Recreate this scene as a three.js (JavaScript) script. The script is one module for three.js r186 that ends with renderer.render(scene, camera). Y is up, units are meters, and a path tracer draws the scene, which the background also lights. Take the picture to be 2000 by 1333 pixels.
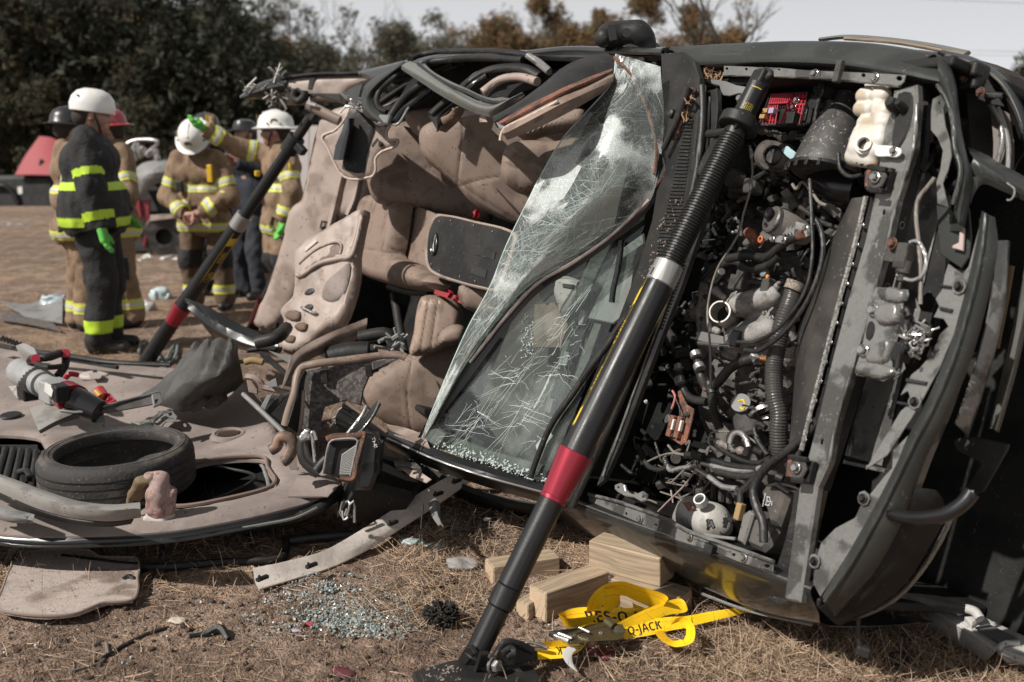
import*as THREE from 'three';
import{mergeGeometries,mergeVertices,toCreasedNormals}from 'three/addons/utils/BufferGeometryUtils.js';
import{RoundedBoxGeometry}from 'three/addons/geometries/RoundedBoxGeometry.js';
// ---------- camera, sky, sun, exposure ----------
const FPX=1944,CX=1000,CY=666.5,EYE=1.4,PITCH=Math.atan(356 / FPX);
const scene=new THREE.Scene();
const camera=new THREE.PerspectiveCamera(2*Math.atan(CY / FPX)*180 / Math.PI,1024 / 682,0.05,900);
camera.position.set(0,EYE,0);camera.rotation.x=-PITCH;
camera.focus=3.4;camera.userData.fStop=2.4;
scene.add(camera);
const SUN=new THREE.Vector3(-0.7,0.78,0.42).normalize();
const sun=new THREE.DirectionalLight(new THREE.Color(1.0,0.955,0.89),5);
sun.position.copy(SUN).multiplyScalar(30);sun.castShadow=true;sun.shadow.radius=1.6;
sun.shadow.mapSize.set(4096,4096);
Object.assign(sun.shadow.camera,{left:-14,right:10,top:10,bottom:-10,near:1,far:80});
scene.add(sun,sun.target);
{
const w=64,h=32,d=new Float32Array(w*h*4);
for (let j=0;j<h;j++)for (let i=0;i<w;i++){
const el=Math.max(0,Math.sin(((j + .5)/ h - .5)*Math.PI)),k=Math.pow(1 - el,2.5);
const v=.20 + .58*k,o=(j*w + i)*4;
d[o]=v*.985;d[o + 1]=v;d[o + 2]=v*1.03;d[o + 3]=1;
}
const t=new THREE.DataTexture(d,w,h,THREE.RGBAFormat,THREE.FloatType);
t.mapping=THREE.EquirectangularReflectionMapping;t.magFilter=t.minFilter=THREE.LinearFilter;t.wrapS=THREE.RepeatWrapping;t.needsUpdate=true;
scene.background=t;scene.environment=t;
}
const renderer=new THREE.WebGLRenderer({antialias:true});
renderer.toneMapping=THREE.LinearToneMapping;renderer.toneMappingExposure=1.12;
renderer.shadowMap.enabled=true;
// ---------- small maths ----------
const V=(x,y,z)=>new THREE.Vector3(x,y,z);
let seed=7;
const rand=()=>{seed=(seed + 0x6D2B79F5)|0;let t=Math.imul(seed ^ seed>>>15,1|seed);t=t + Math.imul(t ^ t>>>7,61|t)^ t;return ((t ^ t>>>14)>>>0)/ 4294967296;};
const rr=(a,b)=>a + (b - a)*rand();
const clamp=(x,a=0,b=1)=>Math.min(b,Math.max(a,x));
const sst=(a,b,x)=>{x=clamp((x - a)/ (b - a));return x*x*(3 - 2*x);};
const hash=(x,y,z=0)=>{let h=Math.imul(x|0,374761393)^ Math.imul(y|0,668265263)^ Math.imul(z|0,2147483647 - 58);h=Math.imul(h ^ h>>>13,1274126177);return ((h ^ h>>>16)>>>0)/ 4294967296;};
const fr=t=>t*t*(3 - 2*t);
function vn(x,y,p=1e6,s=0){
const i=Math.floor(x),j=Math.floor(y),u=fr(x - i),v=fr(y - j),m=a=>((a % p)+ p)% p;
const a=hash(m(i),m(j),s),b=hash(m(i + 1),m(j),s),c=hash(m(i),m(j + 1),s),d=hash(m(i + 1),m(j + 1),s);
return (a + (b - a)*u)*(1 - v)+ (c + (d - c)*u)*v;
}
function fbm(x,y,p=1e6,o=4,s=0){let t=0,a=.5;for (let k=0;k<o;k++){t +=a*vn(x,y,p,s + k);x*=2;y*=2;p*=2;a*=.5;}return t / (1 - Math.pow(.5,o));}
function vn3(x,y,z,s=0){
const i=Math.floor(x),j=Math.floor(y),k=Math.floor(z),u=fr(x - i),v=fr(y - j),w=fr(z - k);
const L=(a,b,t)=>a + (b - a)*t,hh=(a,b,c)=>hash(i + a + s*57,j + b,k + c + 11);
return L(L(L(hh(0,0,0),hh(1,0,0),u),L(hh(0,1,0),hh(1,1,0),u),v),L(L(hh(0,0,1),hh(1,0,1),u),L(hh(0,1,1),hh(1,1,1),u),v),w);
}
// ---------- places: from a direction of view to a point on a real plane of the world ----------
const cp=Math.cos(PITCH),sp=Math.sin(PITCH),CAM=V(0,EYE,0);
const ray=(x,y)=>{const a=(x - CX)/ FPX,b=-(y - CY)/ FPX;return V(a,b*cp - sp,-b*sp - cp);};
const hit=(x,y,p,n)=>{const r=ray(x,y),t=p.clone().sub(CAM).dot(n)/ r.dot(n);return CAM.clone().addScaledVector(r,t);};
const G=(x,y,h=0)=>hit(x,y,V(0,h,0),V(0,1,0));
const D=(x,y,d)=>CAM.clone().addScaledVector(ray(x,y),d);
const CF=V(.47218091,-.00251736,.88608061).normalize(),CU=V(-.85802636,.24936335,.4579396).normalize(),CL=CU.clone().cross(CF).normalize();
const CT=V(1.8834325,.73385418,-2.56674758);
const W=(s,l,u)=>CT.clone().addScaledVector(CF,s).addScaledVector(CL,l).addScaledVector(CU,u);
const C=(x,y,u)=>hit(x,y,W(0,0,u),CU),CLp=(x,y,l)=>hit(x,y,W(0,l,0),CL),CSp=(x,y,s)=>hit(x,y,W(s,0,0),CF);
const many=(f,list,k)=>list.map(a=>f(a[0],a[1],a[2]??k));
// ---------- textures ----------
const cs=c=>255*Math.pow(clamp(c),1 / 2.2);
function tex(size,fn,linear){
const d=new Uint8Array(size*size*4);
for (let j=0;j<size;j++)for (let i=0;i<size;i++){
const c=fn(i / size,j / size),o=(j*size + i)*4;
if (linear){const g=255*clamp(c);d[o]=d[o + 1]=d[o + 2]=g;}else{d[o]=cs(c[0]);d[o + 1]=cs(c[1]);d[o + 2]=cs(c[2]);}
d[o + 3]=255;
}
const t=new THREE.DataTexture(d,size,size);t.wrapS=t.wrapT=THREE.RepeatWrapping;t.magFilter=THREE.LinearFilter;t.minFilter=THREE.LinearMipmapLinearFilter;t.generateMipmaps=true;
if (!linear)t.colorSpace=THREE.SRGBColorSpace;t.needsUpdate=true;return t;
}
const sized=(t,m)=>{const c=t.clone();c.repeat.set(1 / m,1 / m);c.needsUpdate=true;return c;};
const mixc=(a,b,k)=>[a[0] + (b[0] - a[0])*k,a[1] + (b[1] - a[1])*k,a[2] + (b[2] - a[2])*k];
function surf(size,base,blot,speck,{bs=4,bt=.55,bw=.15,sd=.985,grain=.15,s=1,streak=1}={}){
return tex(size,(u,v)=>{
const n=fbm(u*bs,v*bs*streak,bs*1,5,s);
let c=mixc(base,blot,sst(bt - bw,bt + bw,n));
const g=1 + grain*(hash(u*size,v*size,s)- .5)*2 + grain*(vn(u*64,v*64,64,s)- .5);
const k=vn(u*128,v*128,128,s + 9)*.6 + vn(u*32,v*32,32,s + 5)*.4;
if (k>sd - .18)c=mixc(c,speck,sst(sd - .18,sd - .1,k));
return [c[0]*g,c[1]*g,c[2]*g];
});
}
const T={
rough:tex(512,(u,v)=>.55 + .45*fbm(u*8,v*8,8,5,3),true),
bump:tex(512,(u,v)=>fbm(u*16,v*16,16,5,4),true),
pebble:tex(512,(u,v)=>.5*vn(u*128,v*128,128,1)+ .3*vn(u*64,v*64,64,2)+ .2*fbm(u*8,v*8,8,3,3),true),
paint:surf(512,[.0175,.0185,.0175],[.026,.027,.0255],[.07,.068,.062],{bs:5,sd:1.0,grain:.08,s:11}),
bay:surf(512,[.21,.207,.197],[.085,.083,.078],[.26,.25,.23],{bs:6,bt:.56,bw:.06,sd:.965,grain:.15,s:12}),
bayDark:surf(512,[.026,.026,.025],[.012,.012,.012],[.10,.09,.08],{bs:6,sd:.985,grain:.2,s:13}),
black:surf(512,[.012,.012,.012],[.024,.0225,.021],[.09,.08,.07],{bs:5,sd:.985,grain:.15,s:14}),
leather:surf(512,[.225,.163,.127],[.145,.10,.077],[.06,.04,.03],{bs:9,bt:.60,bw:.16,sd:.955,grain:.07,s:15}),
beige:surf(512,[.325,.255,.218],[.20,.148,.12],[.09,.06,.045],{bs:6,bt:.60,bw:.12,sd:.975,grain:.06,s:16}),
liner:surf(512,[.285,.235,.212],[.20,.162,.145],[.11,.085,.075],{bs:3,bt:.53,bw:.14,sd:.97,grain:.10,s:17}),
mat:surf(512,[.56,.47,.42],[.27,.205,.17],[.07,.05,.04],{bs:4,bt:.64,bw:.10,sd:.96,grain:.2,s:18}),
cast:surf(512,[.35,.335,.32],[.22,.205,.19],[.06,.05,.045],{bs:9,bt:.60,bw:.12,sd:.96,grain:.28,s:19}),
rust:surf(512,[.19,.075,.045],[.065,.035,.025],[.40,.30,.25],{bs:8,bt:.5,bw:.2,sd:.95,grain:.3,s:20}),
grey:surf(512,[.21,.205,.20],[.13,.125,.12],[.06,.055,.05],{bs:5,bt:.6,bw:.12,sd:.97,grain:.08,s:21}),
felt:surf(512,[.085,.075,.07],[.19,.17,.155],[.26,.24,.22],{bs:24,bt:.55,bw:.14,sd:.94,grain:.3,s:22}),
tyre:surf(512,[.028,.026,.025],[.10,.082,.07],[.13,.11,.095],{bs:5,bt:.54,bw:.18,sd:.96,grain:.2,s:23}),
tan:surf(512,[.235,.16,.10],[.16,.10,.06],[.10,.06,.04],{bs:6,bt:.58,bw:.2,sd:.985,grain:.18,s:24}),
gear:surf(512,[.011,.011,.012],[.020,.019,.0185],[.07,.065,.06],{bs:6,bt:.56,bw:.2,sd:.985,grain:.2,s:25}),
};
const matCache={};
function std(key,o){return matCache[key]??=new THREE.MeshStandardMaterial(Object.assign({name:key,roughness:.6,metalness:0,side:THREE.DoubleSide},o));}
function phys(key,o){return matCache[key]??=new THREE.MeshPhysicalMaterial(Object.assign({name:key,roughness:.5,metalness:0,side:THREE.DoubleSide},o));}
const rgb=(r,g,b)=>new THREE.Color().setRGB(r,g,b);
const M={
deep:phys('shade dark metal',{map:sized(T.bayDark,.5),color:rgb(.6,.6,.59),specularIntensity:.5,roughness:.6}),  // near-black colour stands in for deep shade in hollows and behind parts
paint:phys('paint',{map:sized(T.paint,.6),metalness:.35,roughness:.36,clearcoat:.9,clearcoatRoughness:.10}),
paintDull:std('paint dull',{map:sized(T.paint,.6),roughness:.42,metalness:.35,color:rgb(2.0,2.03,2.0)}),
silver:std('silver green',{color:rgb(.26,.265,.245),roughness:.34,metalness:.55,roughnessMap:sized(T.rough,.3)}),
bay:std('bay metal',{map:sized(T.bay,.42),roughness:.4,metalness:.35,roughnessMap:sized(T.rough,.2),bumpMap:sized(T.bump,.4),bumpScale:.0012}),
bayDark:phys('dark bay metal',{map:sized(T.bayDark,.5),specularIntensity:.6,roughness:.55}),
black:phys('black plastic',{map:sized(T.black,.5),specularIntensity:.55,roughness:.5,bumpMap:sized(T.bump,.25),bumpScale:.0006}),
blackGloss:phys('black gloss',{color:rgb(.009,.009,.010),roughness:.3,clearcoat:.35,clearcoatRoughness:.2}),
hose:std('hose rubber',{map:sized(T.black,.3),roughness:.42,bumpMap:sized(T.pebble,.1),bumpScale:.0006}),
ribbed:std('ribbed rubber',{color:rgb(.045,.042,.04),roughness:.35}),
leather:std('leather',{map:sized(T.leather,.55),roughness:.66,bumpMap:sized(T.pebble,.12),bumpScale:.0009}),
beige:std('beige plastic',{map:sized(T.beige,.7),roughness:.52,bumpMap:sized(T.pebble,.15),bumpScale:.0004}),
liner:std('headliner',{map:sized(T.liner,.9),roughness:.95,bumpMap:sized(T.pebble,.1),bumpScale:.0008}),
mat:std('carpet mat',{map:sized(T.mat,.5),roughness:1,bumpMap:sized(T.pebble,.06),bumpScale:.003}),
cast:std('cast alloy',{map:sized(T.cast,.22),roughness:.55,metalness:.25,bumpMap:sized(T.pebble,.07),bumpScale:.0015}),
castDark:std('dark cast iron',{map:sized(T.cast,.22),color:rgb(.24,.235,.23),roughness:.55,metalness:.25,bumpMap:sized(T.pebble,.07),bumpScale:.002}),
steel:std('bright steel',{color:rgb(.48,.47,.45),roughness:.3,metalness:.85,roughnessMap:sized(T.rough,.15)}),
rust:std('rusty steel',{map:sized(T.rust,.2),roughness:.85,bumpMap:sized(T.bump,.1),bumpScale:.002}),
grey:std('grey plastic',{map:sized(T.grey,.5),roughness:.55}),
felt:std('grey felt',{map:sized(T.felt,.3),roughness:1,bumpMap:sized(T.pebble,.1),bumpScale:.004}),
tyre:std('tyre rubber',{map:sized(T.tyre,.4),roughness:.8,bumpMap:sized(T.bump,.15),bumpScale:.0015}),
white:std('white plastic',{color:rgb(.66,.64,.60),roughness:.35}),
red:std('red plastic',{color:rgb(.36,.018,.035),roughness:.38}),
anodRed:phys('red anodised metal',{color:rgb(.31,.022,.042),roughness:.36,metalness:.55,clearcoat:.3}),
alu:std('brushed aluminium',{color:rgb(.40,.39,.38),roughness:.38,metalness:.7}),
yellow:std('yellow',{color:rgb(.66,.46,.02),roughness:.6}),
wire:std('pale wire',{color:rgb(.17,.15,.13),roughness:.5}),
};
// ---------- scene objects ----------
const taken={};
const numbered=n=>{const k=taken[n]=(taken[n]??-1)+ 1;return k?`${n}_${String(k).padStart(3, '0')}`:n;};
const baseOf=o=>{while (o&&!o.base)o=o.parent;return o?o.base:V(0,0,0);};
function thing(name,label,category,base,group){
const o=new THREE.Group();o.name=numbered(name);o.base=base.clone();o.position.copy(base);scene.add(o);
o.userData={label,category};if (group)o.userData.group=group;return o;
}
function uvBox(g){
if (!g.attributes.normal)g.computeVertexNormals();
if (g.index)g=g.toNonIndexed();
const p=g.attributes.position,n=p.count,uv=new Float32Array(n*2);
const a=V(),b=V(),c=V(),N=V();
for (let i=0;i + 2<n;i +=3){
a.fromBufferAttribute(p,i);b.fromBufferAttribute(p,i + 1);c.fromBufferAttribute(p,i + 2);
N.copy(b).sub(a).cross(c.clone().sub(a));
const x=Math.abs(N.x),y=Math.abs(N.y),z=Math.abs(N.z);
[a,b,c].forEach((q,k)=>{const o=(i + k)*2;
if (x>=y&&x>=z){uv[o]=q.z;uv[o + 1]=q.y;}else if (y>=z){uv[o]=q.x;uv[o + 1]=q.z;}else{uv[o]=q.x;uv[o + 1]=q.y;}});
}
g.setAttribute('uv',new THREE.BufferAttribute(uv,2));return g;
}
function join(list){
list=list.flat(9).filter(Boolean).map(g=>{if (!g.attributes.normal)g.computeVertexNormals();if (g.index)g=g.toNonIndexed();for (const k of Object.keys(g.attributes))if (!['position','normal','uv'].includes(k))g.deleteAttribute(k);if (!g.attributes.uv)g.setAttribute('uv',new THREE.BufferAttribute(new Float32Array(g.attributes.position.count*2),2));g.morphAttributes={};return g;});
return list.length===1?list[0]:mergeGeometries(list);
}
function part(parent,name,geo,mat,label,keepUV){
if (Array.isArray(geo))geo=join(geo);
if (!keepUV)geo=uvBox(geo);
const b=baseOf(parent);geo.translate(-b.x,-b.y,-b.z);
const m=new THREE.Mesh(geo,mat);m.name=name;m.castShadow=m.receiveShadow=true;if (label)m.userData.label=label;
parent.add(m);return m;
}
function solo(name,label,category,geo,mat,group,keepUV){
if (Array.isArray(geo))geo=join(geo);
if (!keepUV)geo=uvBox(geo);
geo.computeBoundingBox();const b=geo.boundingBox,c=V((b.min.x + b.max.x)/ 2,b.min.y,(b.min.z + b.max.z)/ 2);
geo.translate(-c.x,-c.y,-c.z);
const m=new THREE.Mesh(geo,mat);m.name=numbered(name);m.base=c;m.position.copy(c);m.castShadow=m.receiveShadow=true;
m.userData={label,category};if (group)m.userData.group=group;scene.add(m);return m;
}
// ---------- shapes (all take and give points in world metres) ----------
const newell=p=>{const n=V(0,0,0);p.forEach((a,i)=>{const b=p[(i + 1)% p.length];n.x +=(a.y - b.y)*(a.z + b.z);n.y +=(a.z - b.z)*(a.x + b.x);n.z +=(a.x - b.x)*(a.y + b.y);});return n.normalize();};
const mid=p=>p.reduce((a,b)=>a.add(b),V(0,0,0)).multiplyScalar(1 / p.length);
function frameOf(p,toward=CAM){const n=newell(p),o=mid(p);if (n.dot(toward.clone().sub(o))<0)n.negate();const x=p[1].clone().sub(p[0]);x.addScaledVector(n,-x.dot(n)).normalize();return{o,n,x,y:n.clone().cross(x)};}
const flat=(p,f)=>p.map(q=>{const d=q.clone().sub(f.o);return new THREE.Vector2(d.dot(f.x),d.dot(f.y));});
function smooth(p,k=4,closed=true){const c=new THREE.CatmullRomCurve3(p,closed,'centripetal');const r=c.getPoints(p.length*k);if (closed)r.pop();return r;}
function slab(p,th=.004,{holes=[],bevel=Math.min(.002,th*.3),round=0,frame}={}){
if (round)p=smooth(p,round);
const f=frame||frameOf(p),sh=new THREE.Shape(flat(p,f));
for (const h of holes)sh.holes.push(new THREE.Path(flat(h,f)));
const g=new THREE.ExtrudeGeometry(sh,{depth:Math.max(.0005,th - 2*bevel),bevelEnabled:bevel>0,bevelThickness:bevel,bevelSize:bevel,bevelOffset:-bevel,bevelSegments:1,curveSegments:4});
g.translate(0,0,-(th - bevel));
return g.applyMatrix4(new THREE.Matrix4().makeBasis(f.x,f.y,f.n).setPosition(f.o));
}
const disc=(o,n,r,k=14)=>{const q=new THREE.Quaternion().setFromUnitVectors(V(0,0,1),n.clone().normalize());return [...Array(k)].map((_,i)=>V(r*Math.cos(i / k*6.2832),r*Math.sin(i / k*6.2832),0).applyQuaternion(q).add(o));};
function sheet(rows,th=.004,{nu=3,nv=3,closed=false,flip=false,wrap=null}={}){
const A=rows.map(r=>new THREE.CatmullRomCurve3(r,closed,'centripetal').getPoints((r.length - (closed?0:1))*nu));
const n=A[0].length,cols=[...Array(n)].map((_,i)=>new THREE.CatmullRomCurve3(A.map(r=>r[i]),false,'centripetal').getPoints((rows.length - 1)*nv)),m=cols[0].length;
const P=[];for (let j=0;j<m;j++)for (let i=0;i<n;i++)P.push(wrap?wrap(cols[i][j].clone(),i / (n - 1),j / (m - 1)):cols[i][j].clone());
const idx=[];for (let j=0;j + 1<m;j++)for (let i=0;i + 1<n;i++){const a=j*n + i;idx.push(a,a + 1,a + n,a + 1,a + n + 1,a + n);}
return thick(P,idx,th,flip);
}
function thick(P,idx,th,flip,dir){
let g=new THREE.BufferGeometry().setFromPoints(P);g.setIndex(idx);g.computeVertexNormals();
if (!th)return g;
const N=g.attributes.normal,s=flip?1:-1,k=P.length,Q=P.map((p,i)=>p.clone().addScaledVector(dir||V().fromBufferAttribute(N,i),s*th));
const all=[...P,...Q],I=[...idx];for (let i=0;i<idx.length;i +=3)I.push(idx[i] + k,idx[i + 2] + k,idx[i + 1] + k);
const E=new Map();for (let i=0;i<idx.length;i +=3)for (let e=0;e<3;e++){const a=idx[i + e],b=idx[i + (e + 1)% 3],key=Math.min(a,b)+ '_' + Math.max(a,b);E.set(key,E.has(key)?null:[a,b]);}
const R=[];for (const e of E.values())if (e)R.push(e[1],e[0],e[0] + k,e[1],e[0] + k,e[1] + k);
g=new THREE.BufferGeometry().setFromPoints(all);g.setIndex(I.concat(R));
return toCreasedNormals(g.toNonIndexed(),.7);
}
function field(p,step,fn,{holes=[],th=.004,frame}={}){
const f=frame||frameOf(p),o=flat(p,f),H=holes.map(h=>flat(h,f)),loops=[o,...H];
const inside=(x,y,l)=>{let c=false;for (let i=0,j=l.length - 1;i<l.length;j=i++){const a=l[i],b=l[j];if ((a.y>y)!==(b.y>y)&&x<(b.x - a.x)*(y - a.y)/ (b.y - a.y)+ a.x)c=!c;}return c;};
const near=(x,y)=>{let best=1e9,bx=x,by=y;for (const l of loops)for (let i=0,j=l.length - 1;i<l.length;j=i++){const a=l[j],b=l[i],dx=b.x - a.x,dy=b.y - a.y,t=clamp(((x - a.x)*dx + (y - a.y)*dy)/ (dx*dx + dy*dy + 1e-12)),qx=a.x + t*dx,qy=a.y + t*dy,d=(x - qx)**2 + (y - qy)**2;if (d<best){best=d;bx=qx;by=qy;}}return [Math.sqrt(best),bx,by];};
const xs=o.map(q=>q.x),ys=o.map(q=>q.y),x0=Math.min(...xs)- step,y0=Math.min(...ys)- step,nx=Math.ceil((Math.max(...xs)- x0)/ step)+ 2,ny=Math.ceil((Math.max(...ys)- y0)/ step)+ 2;
const id=new Map(),P=[],idx=[],inn=[];
for (let j=0;j<=ny;j++)for (let i=0;i<=nx;i++)inn.push(inside(x0 + i*step,y0 + j*step,o)&&!H.some(h=>inside(x0 + i*step,y0 + j*step,h)));
const vert=(i,j)=>{const key=j*(nx + 1)+ i;if (id.has(key))return id.get(key);let x=x0 + i*step,y=y0 + j*step,[d,bx,by]=near(x,y);if (!inn[key]){x=bx;y=by;d=0;}else if (d<step*.35){x=bx;y=by;d=0;}const z=fn(x,y,d);P.push(f.o.clone().addScaledVector(f.x,x).addScaledVector(f.y,y).addScaledVector(f.n,z));id.set(key,P.length - 1);return P.length - 1;};
for (let j=0;j<ny;j++)for (let i=0;i<nx;i++){const k=j*(nx + 1)+ i,c=inn[k] + inn[k + 1] + inn[k + nx + 1] + inn[k + nx + 2];if (c>=1){const a=vert(i,j),b=vert(i + 1,j),d=vert(i,j + 1),e=vert(i + 1,j + 1);idx.push(a,b,e,a,e,d);}}
return thick(P,idx,th,false,f.n);
}
const cushion=(p,h,{step=.012,r=.06,round=3,back=.03,lumps=.003,seams=[],frame}={})=>{if (round)p=smooth(p,round);const f=frame||frameOf(p),S=seams.map(q=>flat(q,f));
return field(p,step,(x,y,d)=>{let z=h*Math.sqrt(1 - (1 - clamp(d / r))**2)+ lumps*(fbm(x*9 + 30,y*9 + 30,1e6,3,7)- .5)*2*clamp(d / r);for (const l of S){let m=1e9;for (let i=0;i + 1<l.length;i++){const a=l[i],b=l[i + 1],dx=b.x - a.x,dy=b.y - a.y,t=clamp(((x - a.x)*dx + (y - a.y)*dy)/ (dx*dx + dy*dy));m=Math.min(m,Math.hypot(x - a.x - t*dx,y - a.y - t*dy));}z -=.0055*Math.exp(-((m / .0055)**2));}return z;},{th:back,frame:f});};
function tube(p,r=.01,{seg,rad=8,curve=true,cap=true,closed=false,up,sx=1,sy=1}={}){
const c=curve&&p.length>2?new THREE.CatmullRomCurve3(p,closed,'centripetal'):null;
const n=seg||(c?Math.max(6,(p.length - 1)*5):p.length - 1);
const pts=c?c.getSpacedPoints(n):p.length===2?[...Array(n + 1)].map((_,i)=>p[0].clone().lerp(p[1],i / n)):p;
const N=pts.length,pos=[],idx=[],R=typeof r==='function'?r:()=>r;let u=null;
for (let i=0;i<N;i++){
const t=(closed?pts[(i + 1)% (N - 1)].clone().sub(pts[(i - 1 + N - 1)% (N - 1)]):pts[Math.min(N - 1,i + 1)].clone().sub(pts[Math.max(0,i - 1)])).normalize();
if (!u){u=(up||(Math.abs(t.y)<.9?V(0,1,0):V(1,0,0))).clone();}else if (up)u=up.clone();u.addScaledVector(t,-u.dot(t)).normalize();const b=t.clone().cross(u),q=R(i / (N - 1));
for (let k=0;k<rad;k++){const a=k / rad*6.28318;pos.push(pts[i].clone().addScaledVector(u,q*sy*Math.cos(a)).addScaledVector(b,q*sx*Math.sin(a)));}
}
for (let i=0;i + 1<N;i++)for (let k=0;k<rad;k++){const a=i*rad + k,b=i*rad + (k + 1)% rad;idx.push(a,b,a + rad,b,b + rad,a + rad);}
if (cap&&!closed){pos.push(pts[0].clone(),pts[N - 1].clone());for (let k=0;k<rad;k++){idx.push(pos.length - 2,(k + 1)% rad,k,pos.length - 1,(N - 1)*rad + k,(N - 1)*rad + (k + 1)% rad);}}
const g=new THREE.BufferGeometry().setFromPoints(pos);g.setIndex(idx);return toCreasedNormals(g.toNonIndexed(),.9);
}
function turn(prof,o,d,seg=20){const g=new THREE.LatheGeometry(prof.map(q=>new THREE.Vector2(Math.max(1e-4,q[0]),q[1])),seg);return toCreasedNormals(g.applyMatrix4(new THREE.Matrix4().makeRotationFromQuaternion(new THREE.Quaternion().setFromUnitVectors(V(0,1,0),d.clone().normalize()))).translate(o.x,o.y,o.z).toNonIndexed(),.6);}
const rod=(a,b,r0,r1=r0,seg=14,bev=.0015)=>{const d=b.clone().sub(a),L=d.length(),e=Math.min(bev,r0*.3,L*.3);return turn([[0,0],[r0 - e,0],[r0,e],[r1,L - e],[r1 - e,L],[0,L]],a,d,seg);};
const basis=(x,y,z,o)=>new THREE.Matrix4().makeBasis(x,y,z).setPosition(o);
function obox(o,x,y,sx,sy,sz,r=.003,seg=2){x=x.clone().normalize();const z=x.clone().cross(y).normalize(),yy=z.clone().cross(x);return new RoundedBoxGeometry(sx,sy,sz,seg,Math.min(r,sx / 2.01,sy / 2.01,sz / 2.01)).applyMatrix4(basis(x,yy,z,o));}
const bolt=(o,n,r=.008)=>{n=n.clone().normalize();return [turn([[0,0],[r*1.5,0],[r*1.5,r*.25],[r*1.3,r*.35]],o,n,12),turn([[r,r*.3],[r,r*1.1],[r*.85,r*1.3],[0,r*1.3]],o,n,6)];};
function blob(sdf,lo,hi,cell){
const nx=Math.ceil((hi.x - lo.x)/ cell)+ 1,ny=Math.ceil((hi.y - lo.y)/ cell)+ 1,nz=Math.ceil((hi.z - lo.z)/ cell)+ 1,S=new Float32Array(nx*ny*nz),id=new Int32Array(nx*ny*nz).fill(-1);
for (let k=0,o=0;k<nz;k++)for (let j=0;j<ny;j++)for (let i=0;i<nx;i++,o++)S[o]=sdf(lo.x + i*cell,lo.y + j*cell,lo.z + k*cell);
const P=[],I=[],sx=1,sy=nx,sz=nx*ny,E=[[0,1],[2,3],[4,5],[6,7],[0,2],[1,3],[4,6],[5,7],[0,4],[1,5],[2,6],[3,7]],v=[];
for (let k=0;k + 1<nz;k++)for (let j=0;j + 1<ny;j++)for (let i=0;i + 1<nx;i++){
const o=i + j*sy + k*sz;let m=0;for (let c=0;c<8;c++){v[c]=S[o + (c&1)+ (c>>1&1)*sy + (c>>2)*sz];if (v[c]<0)m|=1<<c;}
if (m===0||m===255)continue;
let x=0,y=0,z=0,n=0;for (const [a,b] of E)if ((v[a]<0)!==(v[b]<0)){const t=v[a] / (v[a] - v[b]);x +=(a&1)+ t*((b&1)- (a&1));y +=(a>>1&1)+ t*((b>>1&1)- (a>>1&1));z +=(a>>2)+ t*((b>>2)- (a>>2));n++;}
id[o]=P.length;P.push(V(lo.x + (i + x / n)*cell,lo.y + (j + y / n)*cell,lo.z + (k + z / n)*cell));
}
const q=(a,b,c,d,f)=>{if (a<0||b<0||c<0||d<0)return;f?I.push(a,c,b,a,d,c):I.push(a,b,c,a,c,d);};
for (let k=1;k + 1<nz;k++)for (let j=1;j + 1<ny;j++)for (let i=1;i + 1<nx;i++){
const o=i + j*sy + k*sz,s=S[o]<0;
if (s !==S[o + sx]<0)q(id[o],id[o - sy],id[o - sy - sz],id[o - sz],!s);
if (s !==S[o + sy]<0)q(id[o],id[o - sz],id[o - sx - sz],id[o - sx],!s);
if (s !==S[o + sz]<0)q(id[o],id[o - sx],id[o - sx - sy],id[o - sy],!s);
}
const g=new THREE.BufferGeometry().setFromPoints(P);g.setIndex(I);const e=cell*.4,nn=new Float32Array(P.length*3);
P.forEach((p,i)=>{const n=V(sdf(p.x + e,p.y,p.z)- sdf(p.x - e,p.y,p.z),sdf(p.x,p.y + e,p.z)- sdf(p.x,p.y - e,p.z),sdf(p.x,p.y,p.z + e)- sdf(p.x,p.y,p.z - e)).normalize();n.toArray(nn,i*3);});
g.setAttribute('normal',new THREE.BufferAttribute(nn,3));return g;
}
const smin=(a,b,k)=>{const h=Math.max(k - Math.abs(a - b),0)/ k;return Math.min(a,b)- h*h*k*.25;};
function capsules(list,k=.03){
const L=list.map(([a,b,ra,rb])=>({ax:a.x,ay:a.y,az:a.z,dx:b.x - a.x,dy:b.y - a.y,dz:b.z - a.z,l:a.distanceToSquared(b)+ 1e-9,ra,rb}));
return (x,y,z)=>{let d=1e3;for (const c of L){const px=x - c.ax,py=y - c.ay,pz=z - c.az,t=clamp((px*c.dx + py*c.dy + pz*c.dz)/ c.l),e=Math.hypot(px - t*c.dx,py - t*c.dy,pz - t*c.dz)- (c.ra + (c.rb - c.ra)*t);d=smin(d,e,k);}return d;};
}
function blobOf(list,k,cell,extra){const lo=V(1e9,1e9,1e9),hi=V(-1e9,-1e9,-1e9);for (const [a,b,ra,rb] of list)for (const [p,r] of [[a,ra],[b,rb]]){lo.min(p.clone().addScalar(-r - cell*3));hi.max(p.clone().addScalar(r + cell*3));}let f=capsules(list,k);if (extra){const f0=f;f=(x,y,z)=>extra(f0(x,y,z),x,y,z);}return blob(f,lo,hi,cell);}
function printTex(w,h,fn){const c=document.createElement('canvas');c.width=w;c.height=h;const x=c.getContext('2d');fn(x,w,h);const t=new THREE.CanvasTexture(c);t.colorSpace=THREE.SRGBColorSpace;t.anisotropy=8;return t;}
function quad(a,b,c,d){const g=new THREE.BufferGeometry().setFromPoints([a,b,c,d]);g.setAttribute('uv',new THREE.BufferAttribute(new Float32Array([0,1,1,1,1,0,0,0]),2));g.setIndex([0,3,2,0,2,1]);g.computeVertexNormals();return g.toNonIndexed();}
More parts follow.
